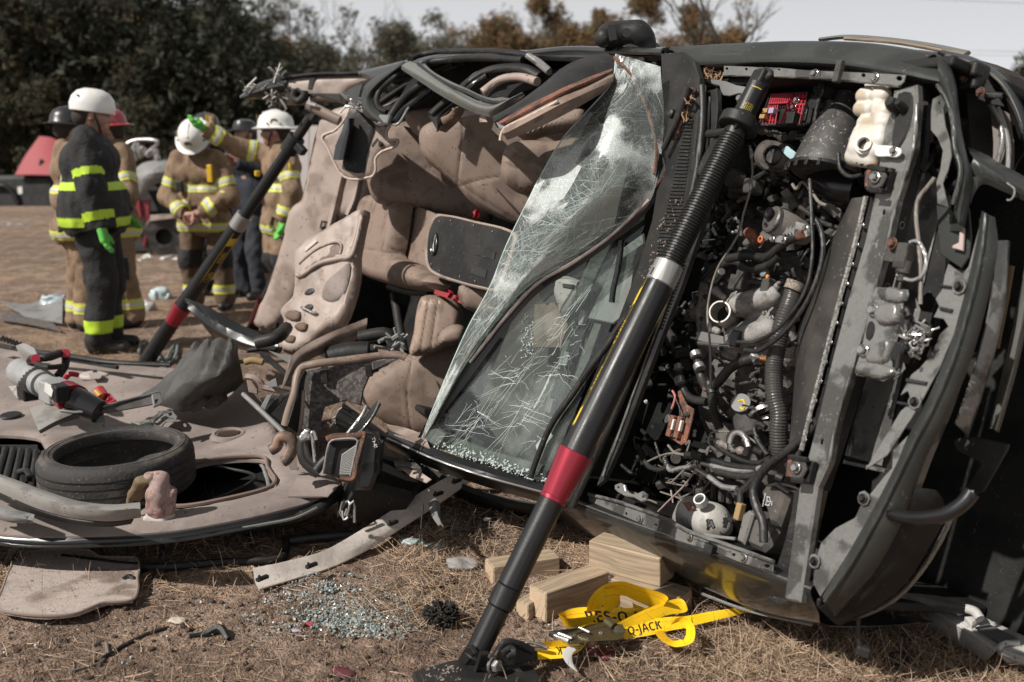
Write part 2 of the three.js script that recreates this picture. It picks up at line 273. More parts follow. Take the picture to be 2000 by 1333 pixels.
// ---------- ground ----------
const bare=(x,z)=>{
let b=fbm(x*.9 + 40,z*.9 + 40,1e6,4,21);
b=sst(.42,.60,b + (x<.1&&z>-4.6?.10:0)- (x>.5&&z>-3.2?.30:0)- (Math.abs(x + .05)<.35&&z>-3.9&&z<-3.0?.16:0)+ (z<-5?-.06:0));
return b;
};
const gh=(x,z)=>{
const near=1 - sst(8,30,Math.hypot(x,z));
let h=near*(.05*(fbm(x*.8 + 9,z*.8 + 9,1e6,3,31)- .5)+ .030*(fbm(x*4 + 50,z*4 + 50,1e6,4,32)- .5)+ bare(x,z)*.022*Math.abs(fbm(x*13 + 70,z*13 + 70,1e6,3,33)- .5)*2);
for (const [a,b,r,k] of [[.30,-3.55,.28,.05],[-.35,-3.75,.3,.045],[.62,-3.05,.16,.04],[.47,-2.75,.10,.025],[-.9,-3.45,.3,.02],[.95,-2.55,.12,.02]])h +=k*Math.exp(-((x - a)**2 + (z - b)**2)/ r / r);
return h;
};
{
const n=420,m=460,pos=[],uv=[],col=[],idx=[];
for (let j=0;j<=m;j++)for (let i=0;i<=n;i++){
const a=i / n*2 - 1,b=j / m,x=3.2*a + 250*Math.sign(a)*Math.pow(Math.abs(a),7),z=-1.6 - 5.6*b - 500*Math.pow(b,8)+ (b<.02?(1 - b / .02)*8:0);
pos.push(x,gh(x,z),z);uv.push(x,z);
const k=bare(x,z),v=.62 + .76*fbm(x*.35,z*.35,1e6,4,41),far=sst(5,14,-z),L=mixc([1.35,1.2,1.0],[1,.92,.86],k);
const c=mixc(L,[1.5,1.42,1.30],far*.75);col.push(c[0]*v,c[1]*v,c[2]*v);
}
for (let j=0;j<m;j++)for (let i=0;i<n;i++){const a=j*(n + 1)+ i;idx.push(a,a + 1,a + n + 1,a + 1,a + n + 2,a + n + 1);}
const g=new THREE.BufferGeometry();g.setAttribute('position',new THREE.Float32BufferAttribute(pos,3));g.setAttribute('uv',new THREE.Float32BufferAttribute(uv,2));g.setAttribute('color',new THREE.Float32BufferAttribute(col,3));g.setIndex(idx);g.computeVertexNormals();
const dirt=tex(1024,(u,v)=>{
const n1=fbm(u*8,v*8,8,5,51),n2=vn(u*200,v*200,200,52),n3=vn(u*70,v*70,70,53);
let c=mixc([.115,.081,.060],[.235,.178,.142],sst(.35,.68,n1*.7 + n3*.3));
if (n2>.83)c=mixc(c,[.30,.22,.16],sst(.83,.95,n2));if (n3<.12)c=mixc(c,[.06,.042,.032],.45);
const q=.78 + .44*hash(u*1024,v*1024,5);return [c[0]*q,c[1]*q,c[2]*q];
});
const db=tex(1024,(u,v)=>.4*fbm(u*20,v*20,20,4,54)+ .35*vn(u*150,v*150,150,55)+ .25*vn(u*320,v*320,320,56),true);
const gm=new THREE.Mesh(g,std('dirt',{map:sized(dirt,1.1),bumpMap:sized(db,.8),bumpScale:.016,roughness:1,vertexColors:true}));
gm.name='ground';gm.receiveShadow=true;gm.userData.kind='structure';scene.add(gm);
}
function scatter(name,geo,mat,list){
const m=new THREE.InstancedMesh(geo,mat,list.length);list.forEach((q,i)=>{m.setMatrixAt(i,q[0]);if (q[1])m.setColorAt(i,q[1]);});
m.name=name;m.castShadow=m.receiveShadow=true;return m;
}
function stuff(name,label,category,geo,mat,list){const m=scatter(numbered(name),geo,mat,list);m.userData={label,category,kind:'stuff'};scene.add(m);return m;}
const lay=(p,yaw,lean,roll,s)=>new THREE.Matrix4().compose(p,new THREE.Quaternion().setFromAxisAngle(V(0,1,0),yaw).multiply(new THREE.Quaternion().setFromAxisAngle(V(1,0,0),lean)).multiply(new THREE.Quaternion().setFromAxisAngle(V(0,1,0),roll)),s);
const put=(p,e,s)=>new THREE.Matrix4().compose(p,new THREE.Quaternion().setFromEuler(new THREE.Euler(e[0],e[1],e[2],'YXZ')),typeof s==='number'?V(s,s,s):s);
{
const blade=(n,bend)=>{const p=[],I=[];for (let i=0;i<=n;i++){const t=i / n,w=.0016*(1 - t*.75),y=Math.sin(t*bend)/ bend,z=(1 - Math.cos(t*bend))/ bend;p.push(V(-w*14,y,z),V(w*14,y,z));if (i<n){const a=i*2;I.push(a,a + 1,a + 2,a + 1,a + 3,a + 2);}}const g=new THREE.BufferGeometry().setFromPoints(p);g.setIndex(I);g.computeVertexNormals();return g;};
const bl=[blade(4,.9),blade(4,2.0),blade(3,.25)],lists=[[],[],[]];
const add=(x,z,lean,len)=>{const c=rr(.55,1.25),w=rand();lists[Math.floor(rand()*3)].push([lay(V(x,gh(x,z)- .001 + rr(0,.010),z),rr(0,6.3),lean,rr(0,6.3),V(rr(.6,1.3)*.058,len,len*rr(.3,1))),rgb((.30 + .15*w)*c,(.215 + .11*w)*c,(.145 + .08*w)*c)]);};
const rot=(x,z,lean,len)=>add(x,z,lean,len);
let n=0,guard=0;
while (n<74000&&guard++<900000){
const z=-2.2 - Math.pow(rand(),1.7)*5.2,x=rr(-1,1)*(.62*-z + .3),k=bare(x,z);
if (rand()>(1 - k)*.86 + .14)continue;n++;
rot(x,z,rand()<.10?rr(-.8,.8):rr(1.35,1.66)*(rand()<.5?-1:1),rr(.025,.11));
}
guard=0;n=0;
while (n<44000&&guard++<300000){const z=-7 - rand()*18,x=rr(-1,1)*.62*-z,k=bare(x,z);if (rand()>1.25 - k)continue;n++;rot(x,z,rr(1,1.65)*(rand()<.5?-1:1),rr(.06,.24));}
for (const [cx,cz,r,q] of [[.98,-2.52,.42,2600],[1.25,-2.48,.35,2200],[.55,-2.62,.3,1200],[-.28,-2.95,.25,1100],[-.15,-3.35,.3,1500],[.2,-3.62,.25,900],[.64,-2.98,.18,700]])for (let i=0;i<q;i++){const a=rr(0,6.3),d=r*Math.sqrt(rand());rot(cx + d*Math.cos(a),cz + d*Math.sin(a)*.7,rr(.9,1.7)*(rand()<.5?-1:1),rr(.03,.13));}
const gm=std('straw',{roughness:.85});bl.forEach((g,i)=>stuff('dry_grass',['dry tan straw lying flat and tangled over the dirt','curled dry grass tufts standing in the dirt','short straight straw stems scattered on the dirt'][i],'grass',g,gm,lists[i]));
const clod=new THREE.IcosahedronGeometry(1,1);{const p=clod.attributes.position;for (let i=0;i<p.count;i++){const v=V().fromBufferAttribute(p,i),s=.75 + .5*vn3(v.x*1.7 + 5,v.y*1.7 + 5,v.z*1.7 + 5);p.setXYZ(i,v.x*s,v.y*s*.75,v.z*s);}clod.computeVertexNormals();}
const cl=[];for (let i=0;i<7000;i++){const z=-2.3 - Math.pow(rand(),1.6)*4,x=rr(-1,1)*(.6*-z + .2);if (rand()>bare(x,z)+ .25)continue;const s=.002 + .011*Math.pow(rand(),3.2),c=rr(.6,1.3);cl.push([put(V(x,gh(x,z)+ s*.2,z),[rr(0,6),rr(0,6),rr(0,6)],s),rgb(.25*c,.18*c,.14*c)]);}
stuff('dirt_clods','small crumbs and clods of brown dirt on the ground','dirt',clod,std('clod',{roughness:1,bumpMap:sized(T.pebble,.5),bumpScale:.02}),cl);
const cube=new THREE.BoxGeometry(1,.7,.9),gl=[];
const heap=(px,py,rx,rz,q)=>{const o=G(px,py);for (let i=0;i<q;i++){const a=rr(0,6.3),d=Math.pow(rand(),.8),x=o.x + rx*d*Math.cos(a),z=o.z + rz*d*Math.sin(a),s=rr(.003,.0078);gl.push([put(V(x,gh(x,z)+ s*.4 + rr(0,.006),z),[rr(0,6),rr(0,6),rr(0,6)],s),rgb(...(rand()<.3?[.50,.54,.53]:[.27,.315,.31]).map((q,_,a)=>q*(a.k??=rr(.6,1.1))))]);}};
heap(700,1200,.17,.17,800);heap(640,1155,.2,.12,380);heap(725,1235,.14,.08,330);heap(660,1210,.32,.22,260);heap(900,1060,.25,.2,120);heap(600,1230,.2,.1,110);heap(1000,1200,.5,.4,90);heap(300,1220,.5,.3,70);
stuff('broken_glass','scattered blue green crumbs of broken window glass on the dirt','glass',cube,phys('glass crumb',{roughness:.3,clearcoat:.5,clearcoatRoughness:.2}),gl);
}
// ---------- trees ----------
const leafClump=k=>{const P=[],I=[];for (let i=0;i<k;i++){const o=V(rr(-1,1),rr(-1,1),rr(-1,1)).multiplyScalar(.75),a=V(rr(-1,1),rr(-1,1),rr(-1,1)).normalize(),b=V(rr(-1,1),rr(-1,1),rr(-1,1));b.addScaledVector(a,-a.dot(b)).normalize();const s=rr(.3,.6),q=P.length;P.push(o.clone().addScaledVector(a,-s),o.clone().addScaledVector(b,s*.3),o.clone().addScaledVector(a,s),o.clone().addScaledVector(b,-s*.3));I.push(q,q + 1,q + 2,q,q + 2,q + 3);}const g=new THREE.BufferGeometry().setFromPoints(P);g.setIndex(I);g.computeVertexNormals();return g;};
const clumps=[leafClump(12),leafClump(12)];
const mLeaf=std('leaf',{roughness:.8}),mBark=std('bark',{map:sized(surf(256,[.055,.045,.038],[.025,.02,.017],[.10,.09,.08],{bs:8,s:61,streak:1}),.6),roughness:1});
function limbs(h,r,spread,n,depth=3){
const out=[],tips=[];
const go=(p,d,len,rad,k)=>{const e=p.clone().addScaledVector(d,len),m1=p.clone().lerp(e,.5).add(V(rr(-.08,.08)*len,0,rr(-.08,.08)*len));out.push(tube([p,m1,e],t=>rad*(1 - .45*t),{seg:4,rad:k===depth?8:5,cap:false}));tips.push(e);if (k>0)for (let i=0;i<n;i++){const nd=d.clone().multiplyScalar(.9).add(V(rr(-1,1)*spread,rr(-.2,.5),rr(-1,1)*spread)).normalize();go(p.clone().lerp(e,rr(.55,1)),nd,len*rr(.5,.78),rad*.5,k - 1);}};
go(V(0,-.1,0),V(0,1,0),h*.45,r,depth);return [join(out),tips];
}
function tree(name,label,group,x,z,h,w,{leaves=1500,col=[.03,.038,.02],size=.33,low=.05,depth=2,lobes=15,trunk=.16,spread=.55}={}){
const o=thing(name,label,'tree',V(x,0,z),group),[tg,tips]=limbs(h,trunk,spread,3,depth);
const t=new THREE.Mesh(uvBox(tg),mBark);t.name='trunk';t.castShadow=true;o.add(t);
if (leaves){
const L=[...Array(lobes)].map(()=>{const y=rr(low,1),k=Math.sin(Math.PI*clamp(.16 + .78*y))*w;return [V(rr(-1,1)*k*.75,y*h,rr(-1,1)*k*.75),rr(.16,.34)*w];}),l=[];
for (let i=0;i<leaves;i++){const [c,r]=L[Math.floor(rand()*lobes)],a=V(rr(-1,1),rr(-.8,.8),rr(-1,1)).normalize().multiplyScalar(r*1.5*Math.pow(rand(),.5)).add(c);if (a.y<.1)continue;const k=rr(.5,1.5),w2=rr(-.3,.5);l.push([put(a,[rr(0,6),rr(0,6),rr(0,6)],size*rr(.6,1.3)),rgb(col[0]*k*(1 + w2),col[1]*k,col[2]*k)]);}
const c=scatter('crown',clumps[Math.floor(rand()*2)],mLeaf,l);c.userData.kind='stuff';o.add(c);
}
return o;
}
{
const OL=[.125,.085,.034],DG=[.046,.046,.022],GR=[.085,.085,.052];
const at=(px,d)=>(px - CX)/ FPX*d / 1;
for (const [px,d,top,w,c] of [[430,52,88,3,OL],[500,56,104,3,GR],[575,55,98,3,OL],[660,58,108,3,GR],[735,62,78,3,OL],[820,66,84,3.2,GR],[905,70,78,3.2,OL],[985,84,60,3.6,OL],[1075,88,58,3.6,GR],[1200,90,52,3.8,OL],[1300,92,62,3.6,OL],[1385,95,84,3.4,GR]])tree('field_tree','broad mixed green and brown tree in the hazy back row','trees of the back row',at(px,d),-d,EYE + (310 - top)/ FPX*d,w,{leaves:2600,col:c,low:.04,lobes:24,size:.19});
const dark='dark broad tree in the shaded wood behind the firefighters',dg='trees of the dark wood at the left',olive='olive brown tree in the far line behind the wrecked car',og='brown trees of the far tree line',bare1='slim half bare tree with pale twigs against the sky',bg='half bare trees in the tree line';
const H=(py,d)=>EYE + (310 - py)/ FPX*d;
for (const [px,d0,top,w,c,n] of [[-40,30,-260,3.0,DG,2600],[70,33,-230,2.8,DG,2600],[190,36,-120,2.6,OL,2400],[120,29,-10,2.2,DG,1900],[250,31,34,2.0,OL,1800],[330,40,62,2.2,GR,1500],[20,27,90,1.8,DG,1500],[300,28,120,1.7,DG,1500],[400,34,130,2.0,DG,1600]]){const d=d0 + 11;tree('dark_tree',dark,dg,at(px,d),-d,H(top,d),w*1.3,{leaves:Math.round(n*3.2),col:c,low:.02,lobes:30,size:.155});}
for (const [px,d,top,w,c] of [[470,44,98,1.9,GR],[560,47,105,2.0,OL],[640,50,110,1.8,GR],[780,48,72,1.7,GR],[880,60,62,2.3,GR],[720,60,115,2.3,DG],[520,42,150,2.2,DG],[600,44,160,2.0,DG],[820,52,130,2.1,DG]])tree('green_tree','dull green tree with a ragged crown beyond the field','dull green trees beyond the field',at(px,d),-d,H(top,d),w,{leaves:3000,col:c,low:.06,lobes:20,size:.17});
for (const [px,d,top,w] of [[960,78,70,3.0],[1060,80,22,3.3],[1160,84,40,3.2],[1250,82,20,3.1],[1340,80,30,2.8],[1110,70,75,2.8],[1010,72,92,2.6],[1410,88,75,2.2]])tree('olive_tree',olive,og,at(px,d),-d,H(top,d),w,{leaves:3600,col:OL,size:.22,low:.06,lobes:24});
for (const [px,d,top,n] of [[690,46,40,160],[540,43,20,260],[620,47,40,130],[450,41,10,300],[760,50,55,200],[505,46,45,140],[585,52,8,120],[850,56,40,110],[290,42,-40,200],[410,43,-30,160]])tree('bare_tree',bare1,bg,at(px,d),-d,H(top,d)*1.0,1.3,{leaves:n*3,col:GR,low:.25,depth:5,trunk:.11,spread:.5,lobes:30,size:.17});
tree('tall_bare_tree','tall dark trunk with sparse twigs standing above the car roof line',null,at(1402,70),-70,H(-120,70),2.2,{leaves:180,col:OL,low:.45,depth:5,trunk:.42,spread:.6,lobes:24,size:.28});
tree('leaning_tree','forked bare tree rising over the dark wood at the left',null,at(345,43),-43,H(-150,43),1.8,{leaves:260,col:GR,low:.5,depth:4,trunk:.16,spread:.75,size:.3});
tree('lone_tree','lone ragged dark tree at the edge of the sky behind the car nose',null,at(2015,55),-55,H(95,55),1.9,{leaves:700,col:DG,low:.1,lobes:16,size:.35});
const l=[];for (let i=0;i<20000;i++){const d=rr(38,62),px=rr(-260,900),top=1 - .62*sst(420,700,px),y=Math.pow(rand(),1.1)*(7.2*top + .8*vn(px*.02,3,1e6,4)*2)+ .2,k=rr(.4,1.3);l.push([put(V(at(px,d),y,-d),[rr(0,6),rr(0,6),rr(0,6)],rr(.25,.6)),rgb(.030*k,.034*k,.018*k)]);}
for (let i=0;i<6000;i++){const d=rr(80,105),px=rr(600,2300),y=rand()*(2.3 + 2.2*vn(px*.013,8,1e6,4))+ .2,k=rr(.5,1.3);l.push([put(V(at(px,d),y,-d),[rr(0,6),rr(0,6),rr(0,6)],rr(.5,1.0)),rgb(.032*k,.027*k,.013*k)]);}
stuff('woods','dark shaded undergrowth of the wood closing off the field','woods',clumps[0],mLeaf,l);
for (const [y0,y1,x0,x1,d] of [[-45,95,900,4200,40],[34,130,-700,3300,75],[98,150,1500,4200,60],[92,130,1500,4200,62]]){const a=D(x0,y0,d),b=D(x1,y1,d),m2=a.clone().lerp(b,.5);m2.y -=.12;solo('power_line','thin power line crossing the pale sky','wire',tube([a,m2,b],.011,{rad:5}),std('cable',{color:rgb(.25,.25,.25)}),'power lines in the sky');}
}
// ---------- the far side of the field ----------
{
const d=30,w=thing('wrecked_red_car','wrecked car with raised faded red bonnet at the edge of the wood','car',D(60,405,d)),P=(l,dd=0)=>l.map(a=>D(a[0],a[1],d + (a[2]||0)+ dd));
part(w,'body',[slab(P([[-90,352],[96,346],[104,372],[100,408],[60,414],[-90,412]]),1.5,{bevel:.05}),slab(P([[-90,346,.1],[100,340,.1],[98,352,0],[-90,356,0]]),1.2)],M.black);
part(w,'bonnet',sheet([P([[28,342,-.2],[62,341,-.2],[99,342,-.2]]),P([[48,305,.3],[80,302,.3],[106,306,.3]]),P([[76,266,.8],[96,268,.8],[114,275,.8]])],.05),std('faded red paint',{color:rgb(.34,.075,.085),roughness:.5}));
part(w,'headlight',slab(P([[33,366,-.02],[42,364,-.02],[43,378,-.02],[35,380,-.02]]),.08),M.white);
part(w,'bumper',tube(P([[-60,372,-.05],[10,364,-.1],[24,376,-.1],[34,398,-.05]]),.07),M.blackGloss);
part(w,'strut',tube(P([[74,348,0],[80,312,.1]]),.05),M.black);
part(w,'wheel',[turn([[.1,-.1],[.3,-.1],[.34,-.05],[.34,.05],[.3,.1],[.1,.1]],D(20,398,d + .35),V(1,0,.2))],M.tyre);
}
{
const d=14.6,w=thing('crushed_red_car','crushed red and grey car wreck behind the two groups of firefighters','car',D(290,497,d)),P=(l,dd=0)=>l.map(a=>D(a[0],a[1],d + (a[2]||0)+ dd));
part(w,'body',slab(P([[246,345],[350,330],[352,492],[262,496],[240,420]],.25),1.8,{bevel:.04}),M.bayDark);
part(w,'bumper',sheet([P([[256,345,.1],[280,322,.0],[310,316,0],[334,312,.1]]),P([[253,365,0],[280,345,-.22],[310,338,-.25],[336,334,-.1]]),P([[257,384,.1],[276,378,-.1],[292,360,-.12],[338,350,.05]])],.03),M.grey);
part(w,'bumper_support',tube(P([[262,352,-.05],[296,340,-.15],[330,336,-.12]]),.05),M.grey);
const red=std('wreck red',{color:rgb(.19,.022,.03),roughness:.35,metalness:.2});
for (const q of [[[250,384],[270,380],[276,420],[266,470],[256,440]],[[272,392],[292,388],[290,430],[282,485],[274,470],[280,430]],[[246,400],[254,398],[262,450],[256,462]]])part(w,'body_panel',slab(P(q,rr(-.05,.1)),.06,{bevel:.01}),red);
for (let i=0;i<6;i++)part(w,'crumpled_bracket',tube(P([[232 + i*14,300 + rr(-8,8)],[240 + i*13,285 + rr(-10,10),-.1],[252 + i*11,310 + rr(-10,14)]]),t=>.035 + .02*Math.sin(t*9),{rad:6}),i % 2?M.alu:M.cast);
part(w,'frame_tube',tube(P([[232,292],[258,276],[300,274,-.1],[308,277,-.1],[296,292],[270,308]]),.028),M.alu);
part(w,'shelf',slab(P([[292,420],[336,418],[338,426],[292,432]]),.4),M.beige);
part(w,'wheel',turn([[.12,-.1],[.3,-.1],[.33,-.05],[.33,.05],[.3,.1],[.12,.1]],D(320,462,d + .2),V(.3,0,1)),M.tyre);
}
{
const d=17,w=thing('box_trailer','pale grey box trailer side behind the pointing firefighter','trailer',D(520,420,d));
part(w,'side_wall',slab([[466,250],[660,244],[660,466],[466,468]].map(a=>D(a[0],a[1],d)),2),std('trailer skin',{color:rgb(.42,.38,.36),roughness:.6}));
for (let i=0;i<6;i++)part(w,'rib',slab([[476 + i*42,251 - i],[477 + i*42,251 - i],[477 + i*42,464],[476 + i*42,464]].map(a=>D(a[0],a[1],d - .008)),.006),M.alu);
}
{
const sheetG=(pts,h)=>pts.map(a=>{const p=G(a[0],a[1]);p.y=gh(p.x,p.z)+ (a[2]??h);return p;});
solo('plastic_sheet','dusty flat grey plastic panel lying on the dirt behind the left firefighter','panel',sheet([sheetG([[2,598],[60,604],[120,590,.1]],.05),sheetG([[20,612],[80,616],[124,606,.12]],.06),sheetG([[50,624],[90,632],[122,640,.03]],.03)],.01),M.grey);
solo('torn_sheet','torn grey sheet with holes lying by the plastic panel','sheet',sheet([sheetG([[0,612],[50,622],[105,640]],.03),sheetG([[0,628],[60,640],[120,655]],.03)],.008),M.felt);
for (const [x,y,s,l] of [[312,585,.1,'crumpled pale plastic bag on the dirt by the praying firefighter'],[288,606,.07,'small crushed silver can on the dirt near the plastic bag'],[104,606,.12,'cracked clear lamp housing on the grey plastic panel'],[100,592,.06,'small white scrap behind the lamp housing']]){const p=G(x,y,0);solo(s===.07?'can':s===.12?'lamp_housing':'plastic_bag',l.replace('praying','bowed'),s===.07?'can':s===.12?'lamp':'bag',blob((a,b,c)=>Math.hypot((a - p.x)/ 1.3,b - p.y - s*.4,c - p.z)- s*(.55 + .55*vn3(a*22,b*22,c*22)),p.clone().addScalar(-s*2),p.clone().addScalar(s*2),s*.12),std('litter' + s,{color:s===.07?rgb(.4,.4,.4):rgb(.42,.5,.53),roughness:.3}));}
for (let i=0;i<26;i++){const p=G(rr(230,430),rr(498,512)),s=rr(.02,.07);p.y=gh(p.x,p.z)+ s*.3;solo('scrap','small pale scrap of wreckage on the field before the crushed car','scrap',obox(p,V(rr(-1,1),0,rr(-1,1)),V(0,1,rr(-.5,.5)),s*2,s*.6,s,s*.2,1),i % 3?M.white:M.grey,'scraps of wreckage on the field');}
for (let i=0;i<9;i++){const p=G(rr(0,55),rr(436,442)),s=rr(.03,.09);solo('plastic_scrap','bluish plastic scrap far out on the left of the field','scrap',obox(p,V(rr(-1,1),0,rr(-1,1)),V(0,1,rr(-.4,.4)),s*2.4,s*.5,s,s*.2,1),std('blue scrap',{color:rgb(.25,.3,.34)}),'bluish scraps on the far field');}
}
// ---------- the car on its side ----------
const car=thing('overturned_car','dark stripped car lying on its right side with roof and bonnet cut away','car',W(-1.6,-.9,.7).setY(0));
const cut=(ox,oy,k)=>list=>list.map(a=>[ox + a[0] / k,oy + a[1] / k,...a.slice(2)]);
const k1=cut(1330,100,4),k2=cut(1330,380,4),k3=cut(1200,680,4),k4=cut(1200,900,4),k5=cut(1640,60,2.778),k6=cut(1640,440,2.778),q3=cut(480,80,2.15),q4=cut(780,80,2.469),q8=cut(480,560,2.222),r2=cut(1200,540,1.904);
const cC=(l,u)=>many(C,l,u),shift=(p,f=0,l=0,u=0)=>p.map(q=>q.clone().addScaledVector(CF,f).addScaledVector(CL,l).addScaledVector(CU,u));
const wl=l=>l.map(a=>W(...a));
const onP=(l,p,n)=>l.map(a=>hit(a[0],a[1],p,n));
const mixv=(a,b)=>CF.clone().multiplyScalar(a).addScaledVector(CU,b).normalize();
{
const r3=cC([[1296,92,.93],[1430,85,.9],[1560,80,.88],[1700,84,.87],[1830,104,.87]]);
const r3b=shift(r3,0,-.005,-.12),r4=shift(r3,0,-.035,-.3),r5=shift(r3,0,-.07,-.55);
part(car,'front_fender',sheet([cC([[1352,141,.92],[1500,134,.91],[1640,140,.90],[1760,155,.89],[1834,170,.88]]),cC([[1352,128,.965],[1500,121,.96],[1640,126,.955],[1760,144,.95],[1838,160,.94]]),cC([[1330,108,.96],[1480,101,.95],[1620,102,.94],[1740,116,.93],[1836,136,.92]]),r3,r3b,r4,r5],.003,{nu:6,nv:4}),M.paintDull);
part(car,'wheel_arch',tube(cC([[1604,77,.62],[1655,72,.62],[1750,79,.60],[1830,91,.58],[1892,104,.56]]),.013,{sx:1,sy:.55,rad:8}),M.silver);
part(car,'wheel_arch_lip',tube(cC([[1650,75,.66],[1750,83,.64],[1885,107,.6]]),.006),std('bronze reflection lip',{color:rgb(.2,.15,.11),roughness:.4}));  // lip colour paints in a bronze reflection
const d0=cC([[700,140,1.32],[850,106,1.2],[950,98,1.12],[1030,98,1.06],[1160,95,1.02],[1300,92,.97]]);
part(car,'door',sheet([cC([[735,152,1.34],[850,118,1.24],[950,108,1.16],[1040,108,1.1],[1160,112,1.06],[1304,108,1.0]]),d0,shift(d0,0,.02,-.15),shift(d0,0,-.02,-.45),shift(d0,0,-.1,-.75)],.02,{nu:5,nv:4}),M.paint);
part(car,'door',sheet([cC([[1026,106,1.10],[1100,98,1.07],[1180,100,1.05],[1290,103,1.03]]),cC([[1032,98,1.08],[1110,90,1.05],[1190,91,1.02],[1296,93,1.0]]),shift(cC([[1032,98,1.08],[1110,90,1.05],[1190,91,1.02],[1296,93,1.0]]),0,0,-.2)],.01,{nu:5}),M.paint);
const mi=part(car,'wing_mirror',blobOf([[D(1200,68,3.62),D(1245,66,3.6),.048,.05],[D(1186,70,3.6),D(1180,74,3.58),.04,.036],[D(1262,80,3.6),D(1268,92,3.6),.035,.03]],.03,.008),M.black);
part(mi,'base',slab([[1262,62],[1290,88],[1302,96],[1200,97],[1212,90]].map(a=>D(a[0],a[1],3.58)),.09,{bevel:.01}),M.paintDull);
part(mi,'joint',[turn([[0,0],[.016,0],[.016,.03],[0,.03]],D(1222,66,3.52),V(0,0,1)),obox(D(1196,66,3.53),V(1,.2,0),V(0,1,0),.03,.05,.02)],M.blackGloss);
const e=cC([[1100,972,.99],[1200,1010,.975],[1300,1045,.96],[1400,1082,.95],[1500,1119,.94],[1585,1152,.93]]);
const o1=cC([[1085,990,.97],[1190,1035,.95],[1290,1080,.93],[1390,1122,.91],[1500,1160,.9],[1600,1195,.88]]),o2=cC([[1075,1006,.86],[1180,1058,.84],[1290,1112,.82],[1390,1155,.8],[1490,1195,.79],[1610,1220,.78]]);
part(car,'front_fender',sheet([shift(e,0,.02,-.03),e,o1,o2,shift(o2,0,.0,-.2),shift(o2,0,.02,-.45)],.003,{nu:6,nv:5}),M.paint);
part(car,'fender_edge',tube(cC([[1100,971,.995],[1200,1009,.98],[1300,1044,.965],[1400,1081,.955],[1500,1118,.945],[1585,1151,.935]]),.0028,{rad:6}),M.steel);
part(car,'side_moulding',tube(cC([[1370,1160,.8],[1450,1190,.79],[1585,1221,.78]]),.005,{rad:6}),M.grey);
const up=k1([[335,112],[560,122],[780,130],[1000,150],[1240,160],[1500,170],[1762,185],[1745,240],[1715,268],[1500,240],[1240,215],[1000,200],[700,190],[335,182]]),upW=cC(up,.955);
const holeC=(l,x,y,a,b=a,u=.955)=>cC([...Array(10)].map((_,i)=>[x + a*Math.cos(i*.6283),y + b*Math.sin(i*.6283)]),u);
const fl=part(car,'bonnet_flange',slab(upW,.004,{holes:[holeC(0,1420,134,3.5),holeC(0,1458,135,3.5),holeC(0,1522,136,3),holeC(0,1687,147,5,5),holeC(0,1757,153,7,6)]}),M.bay);
part(fl,'flange_lip',tube(cC(k1([[335,184],[700,193],[1000,203],[1240,218],[1500,243],[1715,270]]),.95),.006),M.bay);
for (const [x,y] of [[1592,144],[1709,151]])part(fl,'bolt',bolt(C(x,y,.958),CU,.0085),M.steel);
part(fl,'clip',obox(C(1639,140,.96),CF,CU,.02,.02,.06),M.castDark);
part(fl,'bracket',slab(cC(k1([[1000,150],[1085,148],[1085,215],[1000,218]]),.958),.003),M.bay);
const lo=cC([[1150,968],[1205,982],[1260,998],[1300,1016],[1345,1040],[1400,1055],[1430,1070],[1511,1100],[1509,1118],[1440,1097],[1400,1080],[1340,1062],[1280,1042],[1205,1012],[1150,990]],.965);
const fl2=part(car,'bonnet_flange',slab(lo,.004,{holes:[holeC(0,1498,1106,7,5,.965),holeC(0,1433,1084,5,4,.965),holeC(0,1281,1026,3,3.5,.965),holeC(0,1223,1004,3,4,.965)]}),M.bay);
part(fl2,'flange_lip',tube(cC([[1150,966],[1205,980],[1300,1014],[1345,1038],[1430,1068],[1511,1098]],.97),.006),M.bay);
for (const [x,y] of [[1250,1015],[1347,1050],[1453,1090]])part(fl2,'bolt',bolt(C(x,y,.968),CU,.0085),M.steel);
part(fl2,'clip',obox(C(1390,1072,.97),CF,CU,.035,.03,.025),M.black);
part(fl2,'ridge',slab(cC([[1355,1048],[1385,1058],[1384,1062],[1354,1053]],.97),.006),M.bay);part(fl2,'ridge',slab(cC([[1402,1066],[1426,1077],[1425,1080],[1401,1070]],.97),.006),M.bay);
const bx=(s0,s1,l0,l1,u0,u1)=>obox(W((s0 + s1)/ 2,(l0 + l1)/ 2,(u0 + u1)/ 2),CF,CL,s1 - s0,l1 - l0,u1 - u0,.01,1);
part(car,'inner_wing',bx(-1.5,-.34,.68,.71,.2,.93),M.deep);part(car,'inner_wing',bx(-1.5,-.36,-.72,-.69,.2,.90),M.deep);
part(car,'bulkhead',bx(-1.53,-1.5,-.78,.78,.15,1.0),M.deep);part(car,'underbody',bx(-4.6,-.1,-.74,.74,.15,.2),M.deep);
for (const s of [1,-1])for (const x of [-.62,-3.6]){const w=turn([[.16,-.1],[.2,-.1],[.31,-.1],[.33,-.08],[.335,.0],[.33,.08],[.31,.1],[.2,.1],[.16,.1]],W(x - .3,s*.76,.34),CL,26);part(car,'wheel',w,M.tyre);}
part(car,'strut_tower',turn([[.13,0],[.125,.05],[.09,.1],[.06,.11],[0,.11]],W(-1.16,.50,.55),CU),M.deep);
// ---------- scuttle with its slats ----------
const sc=cC([[1290,104],[1330,100],[1354,118],[1364,150],[1363,215],[1352,330],[1334,420],[1305,510],[1270,610],[1215,760],[1165,880],[1112,985],[1070,950],[1130,800],[1200,640],[1245,520],[1272,430],[1288,330],[1292,210]],1.045);
const scut=part(car,'scuttle_panel',slab(sc,.03,{bevel:.006}),M.black);
